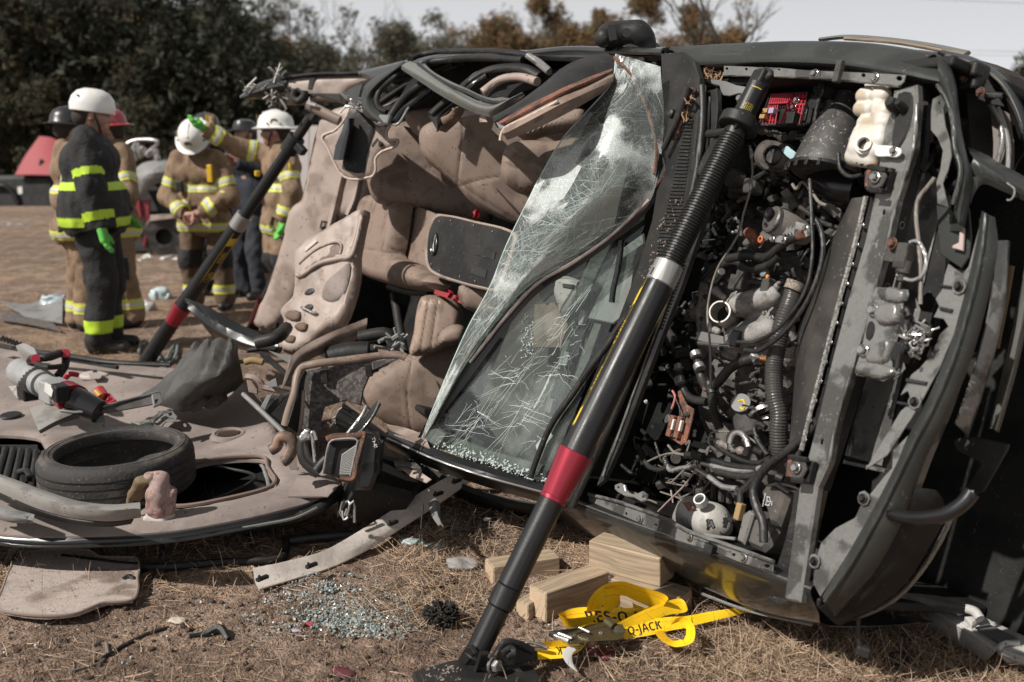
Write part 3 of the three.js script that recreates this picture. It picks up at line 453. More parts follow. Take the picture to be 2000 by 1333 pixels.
for (let i=0;i<58;i++){const y=226 + i*6.9,c=y<500?1352 - 34*((y - 226)/ 274)**1.15:1318 - (y - 500)*.36,wdt=y<440?13 + 20*(y - 226)/ 214:38;if (y>620)break;part(scut,'slat',slab(cC([[c - wdt,y - 1 + (i % 3)*.2],[c,y],[c,y + 3],[c - wdt,y + 2.2]],1.05),.006,{bevel:.001}),M.bayDark);}
{const l=[];for (let i=0;i<75;i++){const y=rr(388,560),x=1330 - (y - 388)*.34 + rr(-26,4),p=C(x,y,1.056),s=rr(.0015,.0045);l.push(obox(p,V(rr(-1,1),rr(-1,1),rr(-1,1)),V(0,1,.3),s,s*1.4,s,s*.3,1));}part(scut,'debris',l,M.beige).userData.kind='stuff';}
part(scut,'rubber_seal',tube(cC([[1372,168],[1372,240],[1360,340],[1338,440],[1306,540],[1258,670],[1205,800],[1150,920],[1118,990]],1.03),.012),M.hose);
part(scut,'ledge',slab(cC([[1376,180],[1400,172],[1402,215],[1378,420],[1330,560],[1275,700],[1215,860],[1178,940],[1165,950],[1210,830],[1262,680],[1318,530],[1350,430],[1368,300]],1.0),.02),M.bayDark);
part(scut,'ledge_lip',tube(cC([[1386,190],[1376,330],[1352,440],[1322,540],[1266,690],[1212,840],[1178,930]],1.005),.0045),M.bay);
part(scut,'rusty_strip',tube(cC([[1356,172],[1350,190],[1338,215],[1322,258],[1312,270]],1.06),t=>.008 + .003*Math.sin(t*40),{rad:6,seg:24}),M.rust);
part(scut,'wiper_spindle',[tube(cC([[1345,172],[1330,215],[1310,262],[1296,292]],1.075),t=>.016 - .006*t,{rad:8}),turn([[0,0],[.015,0],[.015,.025],[.008,.03],[0,.03]],C(1320,225,1.07),CU)],M.black);
const leaf=(x,y,q,u,r)=>{const l=[];for (let i=0;i<q;i++){const p=C(x + rr(-r,r),y + rr(-r,r),u + rr(-.01,.02));const d=V(rr(-1,1),rr(-1,1),rr(-1,1)).normalize().multiplyScalar(rr(.008,.022)),e2=V(rr(-1,1),rr(-1,1),rr(-1,1)).normalize().multiplyScalar(.005);l.push(sheet([[p.clone().sub(d),p.clone().sub(d).add(e2)],[p.clone().add(e2),p.clone().add(e2).addScaledVector(e2,1.2)],[p.clone().add(d),p.clone().add(d).add(e2)]],0,{nu:1,nv:2}));}return l;};
part(scut,'dry_leaves',[leaf(1392,140,60,.93,16),leaf(1396,178,40,.9,13),leaf(1348,190,22,1.06,8),leaf(1340,225,16,1.06,6)],std('dead leaf',{color:rgb(.26,.165,.10),roughness:.8})).userData.kind='stuff';
const hinge=part(car,'bonnet_hinge',slab(cC(k1([[190,225],[270,220],[350,235],[430,265],[520,280],[545,330],[450,330],[380,350],[330,345],[310,310],[300,270],[220,250]]),.96),.006),M.alu);
part(hinge,'bolt',bolt(C(1447,193,.955),CU,.01),M.steel);
const hinge2=part(car,'bonnet_hinge',slab(cC(k4([[0,190],[40,175],[75,190],[85,235],[130,262],[180,255],[215,240],[248,265],[240,310],[205,322],[150,290],[80,280],[20,245],[0,225]]),1.0),.012,{holes:[holeC(0,1208,952,3.6,4.6,1.0),holeC(0,1256,971,3.6,4.2,1.0)],bevel:.003}),M.alu);
part(hinge2,'rivet',bolt(C(1258,966,1.005),CU,.005),M.steel);
// ---------- front: radiator tie bar, nose frame, headlamp openings ----------
const bar=[[1744,176],[1790,164],[1792,200],[1784,290],[1766,345],[1752,390],[1732,480],[1705,580],[1667,713],[1635,820],[1618,905],[1596,952],[1562,1178],[1530,1172],[1552,1010],[1560,950],[1580,880],[1600,800],[1621,713],[1656,580],[1688,470],[1706,385],[1714,330],[1726,250],[1740,210]];
const tb=part(car,'radiator_tie_bar',slab(cC(bar,.945),.03,{bevel:.006,holes:[cC(k2([[1572,100],[1618,98],[1606,178],[1558,172]]),.945),holeC(0,1722,432,3.5,4,.945),cC(k3([[1605,700],[1652,690],[1640,778],[1595,768]]),.945),holeC(0,1611,846,3,3.4,.945),holeC(0,1604,888,2.4,2.8,.945),holeC(0,1604,904,2.4,2.8,.945),holeC(0,1758,272,2.4,2.4,.945),holeC(0,1737,392,1.8,2,.945)]}),M.bay);
part(tb,'bar_front',sheet([shift(cC([[1792,200],[1784,290],[1752,392],[1705,580],[1667,713],[1635,820],[1596,952]],.94),.004),cC([[1800,240,.88],[1796,330,.88],[1778,430,.87],[1738,580,.87],[1698,713,.87],[1664,830,.87],[1622,960,.87]])],.004,{nu:4,nv:2}),M.bayDark);
part(tb,'bar_edge',tube(cC([[1792,205],[1784,292],[1768,345],[1752,394],[1732,480],[1705,580],[1667,713],[1635,820],[1619,903]],.948),.006),M.bay);
for (const [x,y] of [[1760,402],[1762,425],[1760,440],[1732,560],[1730,573],[1666,752],[1664,770]])part(tb,'hole_rim',turn([[.007,0],[.010,0],[.010,.004],[.007,.004]],C(x,y,.9),CF,12),M.bay);
part(tb,'pocket',slab(cC(k1([[1690,330],[1790,320],[1810,400],[1790,560],[1700,760],[1640,730],[1660,560]]),.95),.012,{bevel:.005,round:2}),M.bayDark);
for (const [x,y,r] of [[1752,212,.018],[1768,214,.011]])part(tb,'rubber_stop',turn([[0,0],[r,0],[r,.02],[r*.7,.035],[0,.035]],C(x,y,.95),CU.clone().addScaledVector(CL,.3)),M.black);
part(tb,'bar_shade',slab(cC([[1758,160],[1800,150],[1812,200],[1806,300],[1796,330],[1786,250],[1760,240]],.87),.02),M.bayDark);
const lp=cC(k6([[195,335],[370,350],[375,380],[345,420],[335,540],[285,720],[285,775],[330,800],[240,848],[90,815],[80,790],[115,690],[145,540],[180,370]]),.955);
const lat=part(car,'latch_plate',slab(lp,.004,{bevel:.001}),M.bay);
for (const [q,h] of [[[[215,345],[365,355],[365,410],[330,425],[225,400]],.014],[[[200,480],[230,430],[335,435],[330,530],[245,545],[205,520]],.018],[[[165,690],[225,630],[290,625],[270,740],[195,760],[150,740]],.016],[[[90,800],[110,740],[245,755],[320,795],[240,842],[110,812]],.012]])part(lat,'pressing',cushion(cC(k6(q),.955),h,{step:.005,r:.012,round:2,back:.003,lumps:.001}),M.bay);
part(lat,'slot',slab(cC(k6([[150,540],[170,520],[188,540],[180,600],[160,625],[142,610]]),.958),.004,{round:2}),M.black);
for (const [x,y] of [[185,463],[130,680]]){const [[a,b]]=k6([[x,y]]);part(lat,'bolt',bolt(C(a,b,.96),CU,.011),M.steel);}
part(lat,'side_bracket',[slab(cC(k6([[412,395],[438,460],[425,520],[480,545],[505,570],[395,520],[420,460]]),.95),.004),slab(cC(k6([[345,740],[355,780],[300,842],[290,835],[330,790],[325,740]]),.95),.004)],M.bay);
part(lat,'latch',[obox(C(1768,640,.93),CF,CL,.05,.06,.05,.01),obox(C(1782,660,.92),CF,CL,.05,.09,.05,.01),tube(cC([[1763,612],[1770,604],[1776,618]],.97),.007),obox(C(1762,690,.94),CF,CL,.03,.05,.04,.006),tube(cC([[1752,720],[1760,690],[1775,676]],.96),.008)],M.black);
{const l=[];for (let i=0;i<70;i++){const [[a,b]]=k6([[rr(375,520),rr(545,720)]]);if (Math.abs((a - 1790)+ (b - 665)*.45)>22)continue;const p=C(a,b,.965 + rr(-.01,.015));l.push(tube([p,p.clone().add(V(rr(-.012,.012),rr(-.012,.012),rr(-.01,.01))),p.clone().add(V(rr(-.02,.02),rr(-.02,.02),rr(-.01,.01)))],t=>rr(.0012,.0035),{rad:5,seg:4}));}part(lat,'torn_foil',l,M.steel).userData.kind='stuff';}
for (const q of [[[1757,655],[1772,662],[1784,655]],[[1770,645],[1766,656],[1780,662]]])part(lat,'wire',tube(cC(q,.97),.0035),M.alu);
part(car,'sensor',[obox(C(1768,502,.96),CF,CL,.035,.065,.04,.006),turn([[0,0],[.018,0],[.018,.03],[.01,.034],[.01,.05],[.004,.052],[.004,.075],[0,.075]],C(1770,510,.96),CL.clone().negate()),obox(C(1746,497,.95),CF,CL,.05,.04,.006)],M.castDark);
part(car,'sensor_lead',tube(cC(k2([[1790,375],[1850,365],[1890,420],[1918,520],[1890,630],[1820,670],[1740,655],[1690,630]]),.96),.005),M.alu);
part(car,'bonnet_cable',tube(cC(k2([[1985,-130],[1930,-60],[1860,30],[1838,0],[1840,160],[1860,380],[1878,600],[1872,860]].filter((_,i)=>i !==3)),.95),.0055),M.wire);
part(car,'bolt',bolt(C(1744,476,.965),CU,.01),M.rust);
const cond=cC([[1805,300],[1850,380],[1846,520],[1826,640],[1762,780],[1722,915],[1648,898],[1690,760],[1742,590],[1772,440]],.78);
const cn=part(car,'condenser',slab(cond,.02),M.black);
{const l=[],a=cC([[1805,320]],.79)[0];for (let i=0;i<26;i++){const t=i / 25,x0=1808 - 158*t,x1=1852 - 128*t;const p=C(1806 + 40*t,330 + 40*t,.785),q=C(1652 + 70*t,890 + 20*t,.785);l.push(tube([p,p.clone().lerp(q,.5),q],.0022,{rad:4,seg:2}));}part(cn,'fins',l,M.bay).userData.kind='stuff';}
part(cn,'bottom_frame',slab(cC([[1648,898],[1728,916],[1726,924],[1646,906]],.8),.03),M.bay);
const nose=(l,u0,u1,th,mat,o={})=>{};
const ua=[[1829,104,.93],[1843,112,.92],[1857,130,.91],[1866,158,.9],[1872,205,.9],[1878,252,.9],[1888,300,.9],[1900,335,.89],[1898,375,.89],[1890,420,.89],[1884,450,.89]];
const ub=[[1836,162,.945],[1841,180,.945],[1850,200,.945],[1858,230,.94],[1861,262,.94],[1868,295,.935],[1878,330,.93],[1874,362,.93],[1868,392,.93],[1864,412,.93],[1866,424,.93]];
const rim=ub.map((a,i)=>[a[0] + (ua[i][0] - a[0])*.45,a[1] + (ua[i][1] - a[1])*.45,a[2] + .012]);
const fa=part(car,'grille_frame',sheet([cC(ub),cC(rim),cC(ua),shift(cC(ua),-.06,0,-.03)],.003,{nu:4,nv:4}),M.paintDull);
part(fa,'frame_arm',sheet([cC([[1890,330,.9],[1918,352,.88],[1950,366,.86],[1985,384,.83],[2040,410,.8]]),cC([[1902,312,.9],[1930,328,.89],[1960,346,.87],[1995,366,.84],[2050,388,.8]]),cC([[1892,288,.86],[1910,300,.84],[1965,330,.82],[2000,350,.8],[2060,372,.77]]),shift(cC([[1892,288,.86],[1910,300,.84],[1965,330,.82],[2000,350,.8],[2060,372,.77]]),0,0,-.08)],.003,{nu:4,nv:4}),M.paintDull);
part(fa,'frame_arm',sheet([cC([[1896,400,.89],[1904,378,.89],[1920,360,.88],[1955,372,.86],[2000,392,.83]]),cC([[1890,350,.905],[1905,345,.9],[1925,346,.89],[1955,360,.87],[2000,380,.84]])],.003,{nu:4,nv:3}),M.paintDull);
part(fa,'broken_edge',tube(cC(k5([[855,785],[885,800],[920,835],[950,860],[945,900],[925,920],[910,918]]),.86),.0022),M.grey);
const fu=part(car,'frame_flange',slab(cC(k5([[520,262],[590,240],[600,330],[560,420],[575,520],[600,600],[610,680],[590,760],[560,830],[590,960],[530,940],[525,820],[545,760],[560,650],[530,580],[495,540],[495,440],[505,370],[545,350],[565,300]]),.925),.004),M.bay);
part(fu,'hole',[holeC(0,1834,200,2.5,3,.928),holeC(0,1848,346,2.5,3,.928)].map(h=>slab(h,.003)),M.black);
part(fu,'ridge',tube(cC([[1832,166],[1852,200],[1862,240],[1866,290],[1876,322],[1876,345],[1862,400]],.95),.006),M.paintDull);
part(car,'torn_panel',slab(cC(k5([[525,945],[600,965],[645,1010],[675,1080],[700,960],[715,1120],[700,1230],[660,1290],[600,1250],[545,1210]]),.86),.006),M.paintDull);
part(car,'clip_bracket',slab(cC(k5([[655,1050],[675,1070],[668,1195],[610,1180],[612,1165],[645,1150]]),.875),.008),std('pale pink plastic',{color:rgb(.42,.33,.31)}));
const l0=[[1918,412,.93],[1908,470,.935],[1893,540,.935],[1872,620,.935],[1846,700,.93],[1812,780,.93],[1776,850,.93],[1742,920,.93],[1700,1000,.93],[1650,1090,.93],[1606,1166,.93]];
const l1=[[1926,418,.945],[1922,470,.95],[1908,545,.95],[1886,630,.95],[1860,712,.95],[1824,795,.95],[1786,868,.95],[1752,938,.95],[1712,1018,.95],[1664,1102,.95],[1612,1176,.95]];
const l2=[[1944,425,.92],[1950,480,.92],[1938,550,.91],[1914,650,.91],[1886,735,.91],[1850,815,.91],[1812,890,.91],[1786,960,.9],[1752,1042,.9],[1700,1130,.89],[1632,1205,.88]];
const ln=part(car,'nose_panel',sheet([cC(l0),cC(l1),cC(l2),shift(cC(l2),-.06,0,-.03)],.003,{nu:3,nv:4}),M.paintDull);
part(ln,'edge',tube(cC(l1.map(a=>[a[0] - 1,a[1],a[2] + .004])),.0045),M.paintDull);
const gf=cC(k6([[590,210],[665,265],[700,225],[755,20],[770,-10],[785,40],[735,260],[690,420],[620,600],[540,780],[460,930],[390,1050],[260,1250],[140,1330],[150,1310],[330,1010],[390,960],[370,900],[330,925],[390,810],[430,780],[500,700],[545,590],[590,550],[565,510],[510,500],[540,440],[520,400],[555,350],[570,270]]),.935);
const gfl=part(car,'frame_flange',slab(gf,.004),M.bay);
part(gfl,'lower_flange',slab(cC([[1775,850],[1745,880],[1742,915],[1728,930],[1680,990],[1670,1012],[1632,1032],[1604,1060],[1592,1100],[1588,1140],[1602,1166],[1650,1094],[1704,1000],[1748,918]],.934),.004),M.bay);
for (const [x,y] of [[1873,560],[1786,785],[1686,974],[1590,1097]]){part(gfl,'clip_pad',slab(disc(C(x,y,.942),CU,.019,8),.004),M.bay);part(gfl,'rivet',bolt(C(x,y,.944),CU,.008),M.black);}
for (const q of [[[540,320],[620,330],[618,345],[540,336]],[[540,440],[610,455],[605,475],[540,460]],[[360,830],[470,850],[465,868],[355,850]],[[310,955],[390,970],[385,985],[305,970]]])part(gfl,'step',slab(cC(k6(q),.942),.008),M.bayDark);
const gs=part(car,'grille_surround',tube(cC([[1742,1004,.93],[1775,1012,.94],[1815,1012,.95],[1850,1004,.95],[1880,985,.94],[1900,962,.93]]),.017,{rad:10}),M.blackGloss);
part(gs,'broken_end',slab(cC([[1882,985],[1890,964],[1898,958],[1896,974],[1888,984]],.945),.01),M.white);
part(car,'nose_panel',sheet([cC([[1760,955,.92],[1748,1000,.92],[1700,1085,.915],[1640,1160,.91],[1600,1190,.91]]),cC([[1830,960,.87],[1770,1040,.87],[1730,1120,.865],[1680,1185,.86],[1628,1216,.85]]),cC([[1850,1010,.78],[1810,1080,.78],[1770,1140,.775],[1700,1195,.77],[1640,1224,.76]])],.003,{nu:4,nv:3}),M.deep);  // dark material paints in the shade on this lower nose panel
part(car,'wheel_arch',tube(cC([[1862,1004,.66],[1834,1062,.66],[1800,1115,.66],[1755,1165,.66],[1700,1197,.67],[1630,1214,.68],[1575,1212,.69]]),.007),M.silver);
part(car,'wheel_arch',tube(cC([[1810,1010,.7],[1790,1060,.7],[1750,1110,.7],[1690,1160,.7]]),.006),M.bay);
part(car,'dangling_lead',tube([...cC([[1640,1130,.86],[1655,1160,.86],[1672,1180,.86]]),...[[1677,1200],[1676,1240],[1680,1262]].map(a=>D(a[0],a[1],2.58))],.0055),M.hose);
part(car,'connector',obox(D(1686,1272,2.58),V(1,-.2,.3),V(0,1,0),.035,.028,.028,.006),M.black);
for (const [x,y] of [[1604,1172],[1648,1166],[1590,1120]])part(car,'bolt',bolt(C(x,y,.8),CU,.01),M.steel);
part(car,'inner_panel',slab(cC([[1616,1190],[1650,1120],[1740,1060],[1790,1080],[1720,1180],[1650,1215]],.74),.01),M.black);
const hl=part(car,'headlamp_bucket',sheet([cC([[1850,118,.82],[1905,132,.78],[1950,165,.74],[1985,215,.70],[2010,290,.66]]),cC([[1880,150,.74],[1920,170,.70],[1950,205,.66],[1970,260,.62],[1985,330,.58]]),cC([[1895,290,.72],[1920,300,.68],[1945,320,.64],[1965,340,.6],[1980,370,.56]])],.006),M.bayDark);
part(hl,'inner_lining',sheet([cC([[1935,210,.72],[1955,215,.71],[1972,225,.70]]),cC([[1942,280,.72],[1965,285,.71],[1982,290,.70]]),cC([[1938,345,.73],[1960,355,.72],[1978,362,.71]])],.006),std('brown lining',{color:rgb(.09,.07,.06),roughness:.6}));
part(hl,'rib',tube(cC(k5([[820,400],[870,500],[885,600],[840,770]]),.745),.007),M.bay);
part(hl,'rib',tube(cC(k5([[860,420],[915,600],[915,740],[900,830]]),.735),.006),M.grey);
part(hl,'mount',[obox(C(1905,152,.82),CF,CL,.05,.07,.05,.01),obox(C(1896,138,.84),CF,CL,.06,.04,.04,.01),slab(cC(k5([[740,300],[800,260],[890,410],[820,400],[750,370]]),.81),.006)],M.black);
for (const [x,y] of [[676,257],[767,333]]){const [[a,b]]=k5([[x,y]]);part(hl,'bolt',bolt(C(a,b,.845),CU,.008),M.rust);}
part(hl,'adjuster_rod',rod(C(1924,186,.82),C(1958,188,.8),.010,.009),M.black);
part(car,'fender_rim',sheet([cC([[1838,102,.90],[1900,120,.84],[1955,158,.76],[1990,220,.68],[2012,300,.6]]),cC([[1842,97,.84],[1908,114,.78],[1964,152,.7],[2000,210,.62],[2024,300,.54]]),shift(cC([[1842,97,.84],[1908,114,.78],[1964,152,.7],[2000,210,.62],[2024,300,.54]]),-.1,.0,-.2)],.004,{nu:5}),M.paintDull);
part(car,'fender_bead',tube(cC([[1846,108,.9],[1900,124,.845],[1952,160,.765],[1986,220,.685],[2006,300,.6]]),.004),M.steel);
part(car,'bumper_bar',sheet([cC([[1948,470,.74],[1935,600,.74],[1905,720,.74],[1868,830,.74]]),cC([[1972,470,.7],[1962,600,.7],[1930,730,.7],[1890,850,.7]]),cC([[1966,480,.6],[1955,600,.6],[1925,735,.6],[1886,860,.6]])],.006,{nu:4}),M.bay);
part(car,'rubbing_strip',sheet([cC([[2012,440,.62],[1994,560,.62],[1965,700,.62],[1932,836,.62]]),cC([[2026,440,.64],[2006,570,.64],[1980,710,.64],[1944,840,.64]]),cC([[2040,450,.6],[2018,580,.6],[1988,720,.6],[1952,846,.6]])],.006,{nu:4}),M.silver);
part(car,'bumper_bracket',slab(cC([[1862,858],[1900,852],[1970,868],[1966,880],[1920,960],[1896,968],[1882,962],[1918,905],[1868,880]],.66),.01),M.bayDark);
part(car,'nose_support',sheet([cC([[1880,640,.8],[1850,760,.8],[1800,880,.8],[1760,990,.8]]),cC([[1905,650,.74],[1870,780,.74],[1820,900,.74],[1785,1000,.74]])],.01,{nu:4}),M.bay);
part(car,'tow_loop',tube(cC([[1918,670,.7],[1932,688,.69],[1928,702,.68],[1920,698,.68],[1922,684,.69]]),.007),M.rust);
part(car,'rusty_tube',tube(cC([[1972,520,.6],[1958,600,.6],[1942,680,.6]]),.014),std('ochre rust',{color:rgb(.13,.085,.03),roughness:.7}));
}
// ---------- what fills the engine bay ----------
{
const pt=(l,u)=>cC(l,u),hose=(parent,l,u,r,mat=M.hose,o={})=>part(parent,'hose',tube(cC(l,u),r,{rad:10,...o}),mat);
const ribs=(p,r,dr,n,o={})=>tube(p,t=>r + dr*Math.sin(t*n*6.2832),{seg:n*5,rad:12,...o});
const one=(k,x,y)=>k([[x,y]])[0];
const fb=part(car,'fuse_box',slab(cC(k1([[612,575],[700,335],[1000,318],[1050,330],[1000,560],[940,590],[700,585]]),.86),.06,{bevel:.004}),M.black);
const FR=frameOf(cC([[1483,244],[1505,185],[1579,180]],.87));
const cell=(q,u,h,mat,name,lab)=>part(fb,name,slab(cC(k1(q),u),h,{bevel:.001}),mat,lab);
cell([[640,572],[690,425],[760,420],[740,572]],.865,.012,M.red,'fuse_block');cell([[690,412],[712,342],[862,335],[845,405]],.87,.02,M.red,'fuse_block');
cell([[770,570],[830,420],[880,330],[992,322],[965,430],[925,568]],.865,.014,M.red,'fuse_block');
const lerp2=(a,b,t)=>[a[0] + (b[0] - a[0])*t,a[1] + (b[1] - a[1])*t];
const gridOf=(A,B,Cc,Dd,nx,ny,u)=>{const out=[];for (let i=0;i<=nx;i++)out.push(tube(cC(k1([lerp2(A,B,i / nx),lerp2(Dd,Cc,i / nx)]),u),.0022,{rad:4}));for (let j=0;j<=ny;j++)out.push(tube(cC(k1([lerp2(A,Dd,j / ny),lerp2(B,Cc,j / ny)]),u),.0022,{rad:4}));return out;};
part(fb,'cell_walls',[gridOf([690,425],[760,420],[738,572],[640,572],4,5,.872),gridOf([712,342],[862,335],[845,405],[690,412],9,2,.877),gridOf([835,420],[960,410],[925,568],[775,570],5,4,.873),gridOf([885,332],[990,324],[970,420],[840,425],4,3,.873)],M.red).userData.kind='stuff';
for (const [x,y,c] of [[672,470,.3],[650,515,.35]]){const [a,b]=one(k1,x,y);part(fb,'fuse',obox(C(a,b,.88),CF,CL,.022,.014,.02,.002),std('amber fuse',{color:rgb(.38,.22,.09),roughness:.4}));}
{const [a,b]=one(k1,720,470);part(fb,'fuse',obox(C(a,b,.88),CF,CL,.022,.018,.02,.002),std('lilac fuse',{color:rgb(.35,.30,.42),roughness:.4}));}
{const [a,b]=one(k1,875,530);part(fb,'relay',obox(C(a,b,.885),CF,CL,.036,.036,.03,.003),M.black);}
for (const [x,y] of [[908,382],[882,440]]){const [a,b]=one(k1,x,y);part(fb,'terminal',bolt(C(a,b,.875),CU,.007),M.steel);}
part(fb,'tray_rim',tube(cC(k1([[612,576],[700,337],[997,320],[940,575],[612,576]]),.875),.0032,{rad:6,curve:false}),M.bayDark);
for (const i of [0,1,2])part(fb,'cable',tube(cC(k1([[985 + i*5,400 - i*8],[970 + i*6,470],[955 + i*5,545]]),.865),.004),M.hose);
const A0=C(1656,184,.80),A1=C(1612,336,.84),ax=A1.clone().sub(A0),La=ax.length();
const ab=part(car,'air_funnel',turn([[.0,0],[.031,0],[.033,.005],[.034,.17*La],[.045,.27*La],[.062,.38*La],[.076,.5*La],[.087,.7*La],[.094,.86*La],[.100,.97*La],[.106,.985*La],[.106,1.02*La],[.098,1.03*La],[.09,1.0*La],[.0,.9*La]],A0,ax,40),std('dusty black plastic',{map:sized(surf(512,[.032,.031,.030],[.06,.056,.052],[.34,.31,.28],{bs:5,bt:.5,bw:.2,sd:.93,grain:.3,s:71}),.3),roughness:.55}));
part(ab,'flange',turn([[.1,0],[.112,.002],[.112,.012],[.1,.016]],A1.clone().addScaledVector(ax,.0),ax,40),M.black);
for (let i=0;i<5;i++){const t=-.6 + i*.33,q=A1.clone().addScaledVector(CL.clone().cross(ax).normalize(),0).addScaledVector(ax.clone().normalize().cross(CU).normalize(),.108*Math.sin(t)).addScaledVector(CU,.108*Math.cos(t));part(ab,'clip',obox(q,ax,CU,.022,.012,.012,.002),M.black);}
part(ab,'duct',tube(cC([[1600,352,.78],[1640,366,.78],[1672,372,.76]]),.05,{rad:14}),M.blackGloss);
const bd=part(car,'intake_duct',blobOf([[C(1495,306,.82),C(1530,316,.82),.034,.036],[C(1512,322,.8),C(1552,326,.8),.028,.02],[C(1500,290,.8),C(1540,298,.82),.026,.022]],.04,.005),std('brown plastic',{map:sized(T.cast,.3),color:rgb(.28,.24,.22),roughness:.5}));
{const n=CU.clone().multiplyScalar(.8).addScaledVector(CF,.45);part(bd,'rim',turn([[.0,-.005],[.024,-.005],[.026,.004],[.030,.006],[.031,0],[.031,-.02]],C(1510,303,.862),n,20),M.black);}
part(bd,'lip',tube(cC(k1([[610,845],[650,900],[720,930],[800,938],[880,940],[905,925]]),.845),.006),M.castDark);
part(bd,'peg',rod(C(1510,335,.84),C(1512,348,.84),.008,.012),M.castDark);
part(car,'tag',sheet([cC(k1([[790,775],[830,745],[860,770]]),.875),cC(k1([[830,820],[870,790],[905,800]]),.88),cC(k1([[890,862],[915,840],[940,815]]),.875)],.002),std('pale blue tag',{color:rgb(.33,.47,.50),roughness:.5}));
const rs=[];const L=(x0,y0,x1,y1,r0,r1,u=.92)=>{const [a,b]=one(k1,x0,y0),[c,d]=one(k1,x1,y1);rs.push([C(a,b,u),C(c,d,u),r0,r1]);};
L(1430,350,1475,350,.022,.020);L(1545,345,1590,345,.020,.020);L(1410,450,1465,450,.022,.021);L(1545,430,1600,470,.021,.022);L(1440,560,1600,560,.022,.022);L(1560,480,1580,560,.024,.024);L(1470,270,1610,275,.012,.014,.90);L(1420,640,1570,640,.026,.024);L(1390,760,1530,780,.030,.026);L(1360,820,1500,850,.027,.024,.915);L(1400,700,1560,700,.028,.026);L(1500,380,1510,520,.016,.018,.905);
const bot=part(car,'coolant_bottle',blobOf(rs,.006,.004),std('milky plastic',{map:sized(surf(512,[.58,.55,.50],[.44,.36,.26],[.30,.19,.10],{bs:4,bt:.64,bw:.18,sd:.985,grain:.06,s:72}),.25),roughness:.35}));
const nb=C(1689,282,.95),nd=CU.clone().multiplyScalar(.85).addScaledVector(CF,.5).normalize();
part(bot,'neck',turn([[.015,-.008],[.0165,.012],[.0195,.012],[.020,.002],[.026,.002],[.0275,-.003],[.0275,-.012]],nb,nd,26),M.white);
part(bot,'opening',turn([[0,0],[.0155,0]],nb.clone().addScaledVector(nd,-.004),nd,20),std('old coolant',{color:rgb(.035,.022,.008),roughness:.4}));
const tab=part(bot,'mounting_tab',slab(smooth(cC(k1([[1520,745],[1560,735],[1690,750],[1720,770],[1715,805],[1680,828],[1620,822],[1520,815]]),.965),3),.005,{bevel:.0015}),M.white);
part(tab,'bolt',bolt(C(1746,295,.967),CU,.008),M.steel);
part(bot,'stain',cushion(cC(k1([[1312,845],[1345,850],[1450,880],[1532,880],[1520,905],[1450,905],[1370,885],[1325,868]]),.925),.02,{step:.006,r:.02,back:.004}),std('rusty coolant',{color:rgb(.30,.15,.045),roughness:.4}));
for (const [q,x,y] of [[k1([[1430,940],[1500,905],[1648,910],[1600,1090],[1450,1095],[1430,1060]]),1712,348],[k3([[1320,910],[1350,880],[1400,845],[1555,890],[1510,1065],[1380,1040]]),1558,915]]){
const m=part(car,'radiator_mount',slab(cC(q,.97),.02,{bevel:.003}),M.black),c=C(x,y,.985);
part(m,'plate',slab(disc(c,CU,.03,7),.008),M.castDark);part(m,'bolt',bolt(c.clone().addScaledVector(CU,.004),CU,.010),M.steel);
part(m,'rusty_plate',slab(cC([[x - 20,y - 16],[x - 4,y - 20],[x - 6,y + 18],[x - 24,y + 16]],.972),.006),M.rust);
part(m,'prong',[tube(cC([[x - 16,y - 22],[x + 20,y - 16]],.985),.007,{rad:6}),tube(cC([[x - 10,y + 24],[x + 14,y + 26]],.985),.007,{rad:6})],M.black);
}
const sh=part(car,'fan_shroud',sheet([cC([[1696,385,.93],[1676,470,.93],[1644,580,.93],[1610,713,.93],[1578,830,.93],[1562,900,.92]]),cC([[1672,388,.93],[1640,470,.92],[1606,580,.915],[1580,660,.90],[1564,760,.90],[1548,880,.9]]),cC([[1668,392,.86],[1630,470,.8],[1592,580,.8],[1562,650,.8],[1556,740,.8],[1545,870,.82]])],.006,{nu:5,nv:3}),std('shroud',{map:sized(T.black,.4),color:rgb(1.9,1.8,1.7),roughness:.5}));
part(sh,'foam_seal',tube(cC([[1692,384],[1672,470],[1642,580],[1608,713],[1580,820],[1566,880]],.948),t=>.0065 + .0018*(fbm(t*60,3,1e6,2,86)- .5),{seg:110,rad:6}),std('mouldy foam',{map:sized(surf(256,[.10,.095,.09],[.30,.29,.27],[.42,.4,.38],{bs:30,bt:.5,bw:.15,s:73,grain:.4}),.15),roughness:1}));
part(sh,'seal_channel',sheet([cC([[1702,384,.94],[1680,470,.94],[1652,580,.94],[1620,713,.94],[1590,830,.94]]),cC([[1712,384,.93],[1692,470,.93],[1662,580,.93],[1630,713,.93],[1600,830,.93]])],.01,{nu:4,nv:1}),M.black);
for (let i=0;i<12;i++){const t=i / 11,x=1682 - 112*t + 3,y=440 + 420*t;part(sh,'pin',bolt(C(x,y,.952),CU,.0035),M.steel);}
const P0=C(1506,428,.93),P1=C(1578,462,.80),pd=P1.clone().sub(P0),pl=pd.length();
const ps=part(car,'steering_fluid_bottle',turn([[0,.01],[.040,.012],[.042,.03],[.041,.5*pl],[.036,.8*pl],[.028,pl],[0,pl]],P0,pd,28),std('grey plastic casting',{map:sized(T.grey,.2),roughness:.5,color:rgb(1.1,1.05,.98)}));
part(ps,'cap',turn([[0,0],[.036,0],[.041,.004],[.042,.014],[.038,.016]].map(a=>[a[0],a[1]]),P0.clone().addScaledVector(pd,-.02),pd,28),std('worn black cap',{map:sized(T.black,.2),color:rgb(3.2,3,2.9),roughness:.45}));
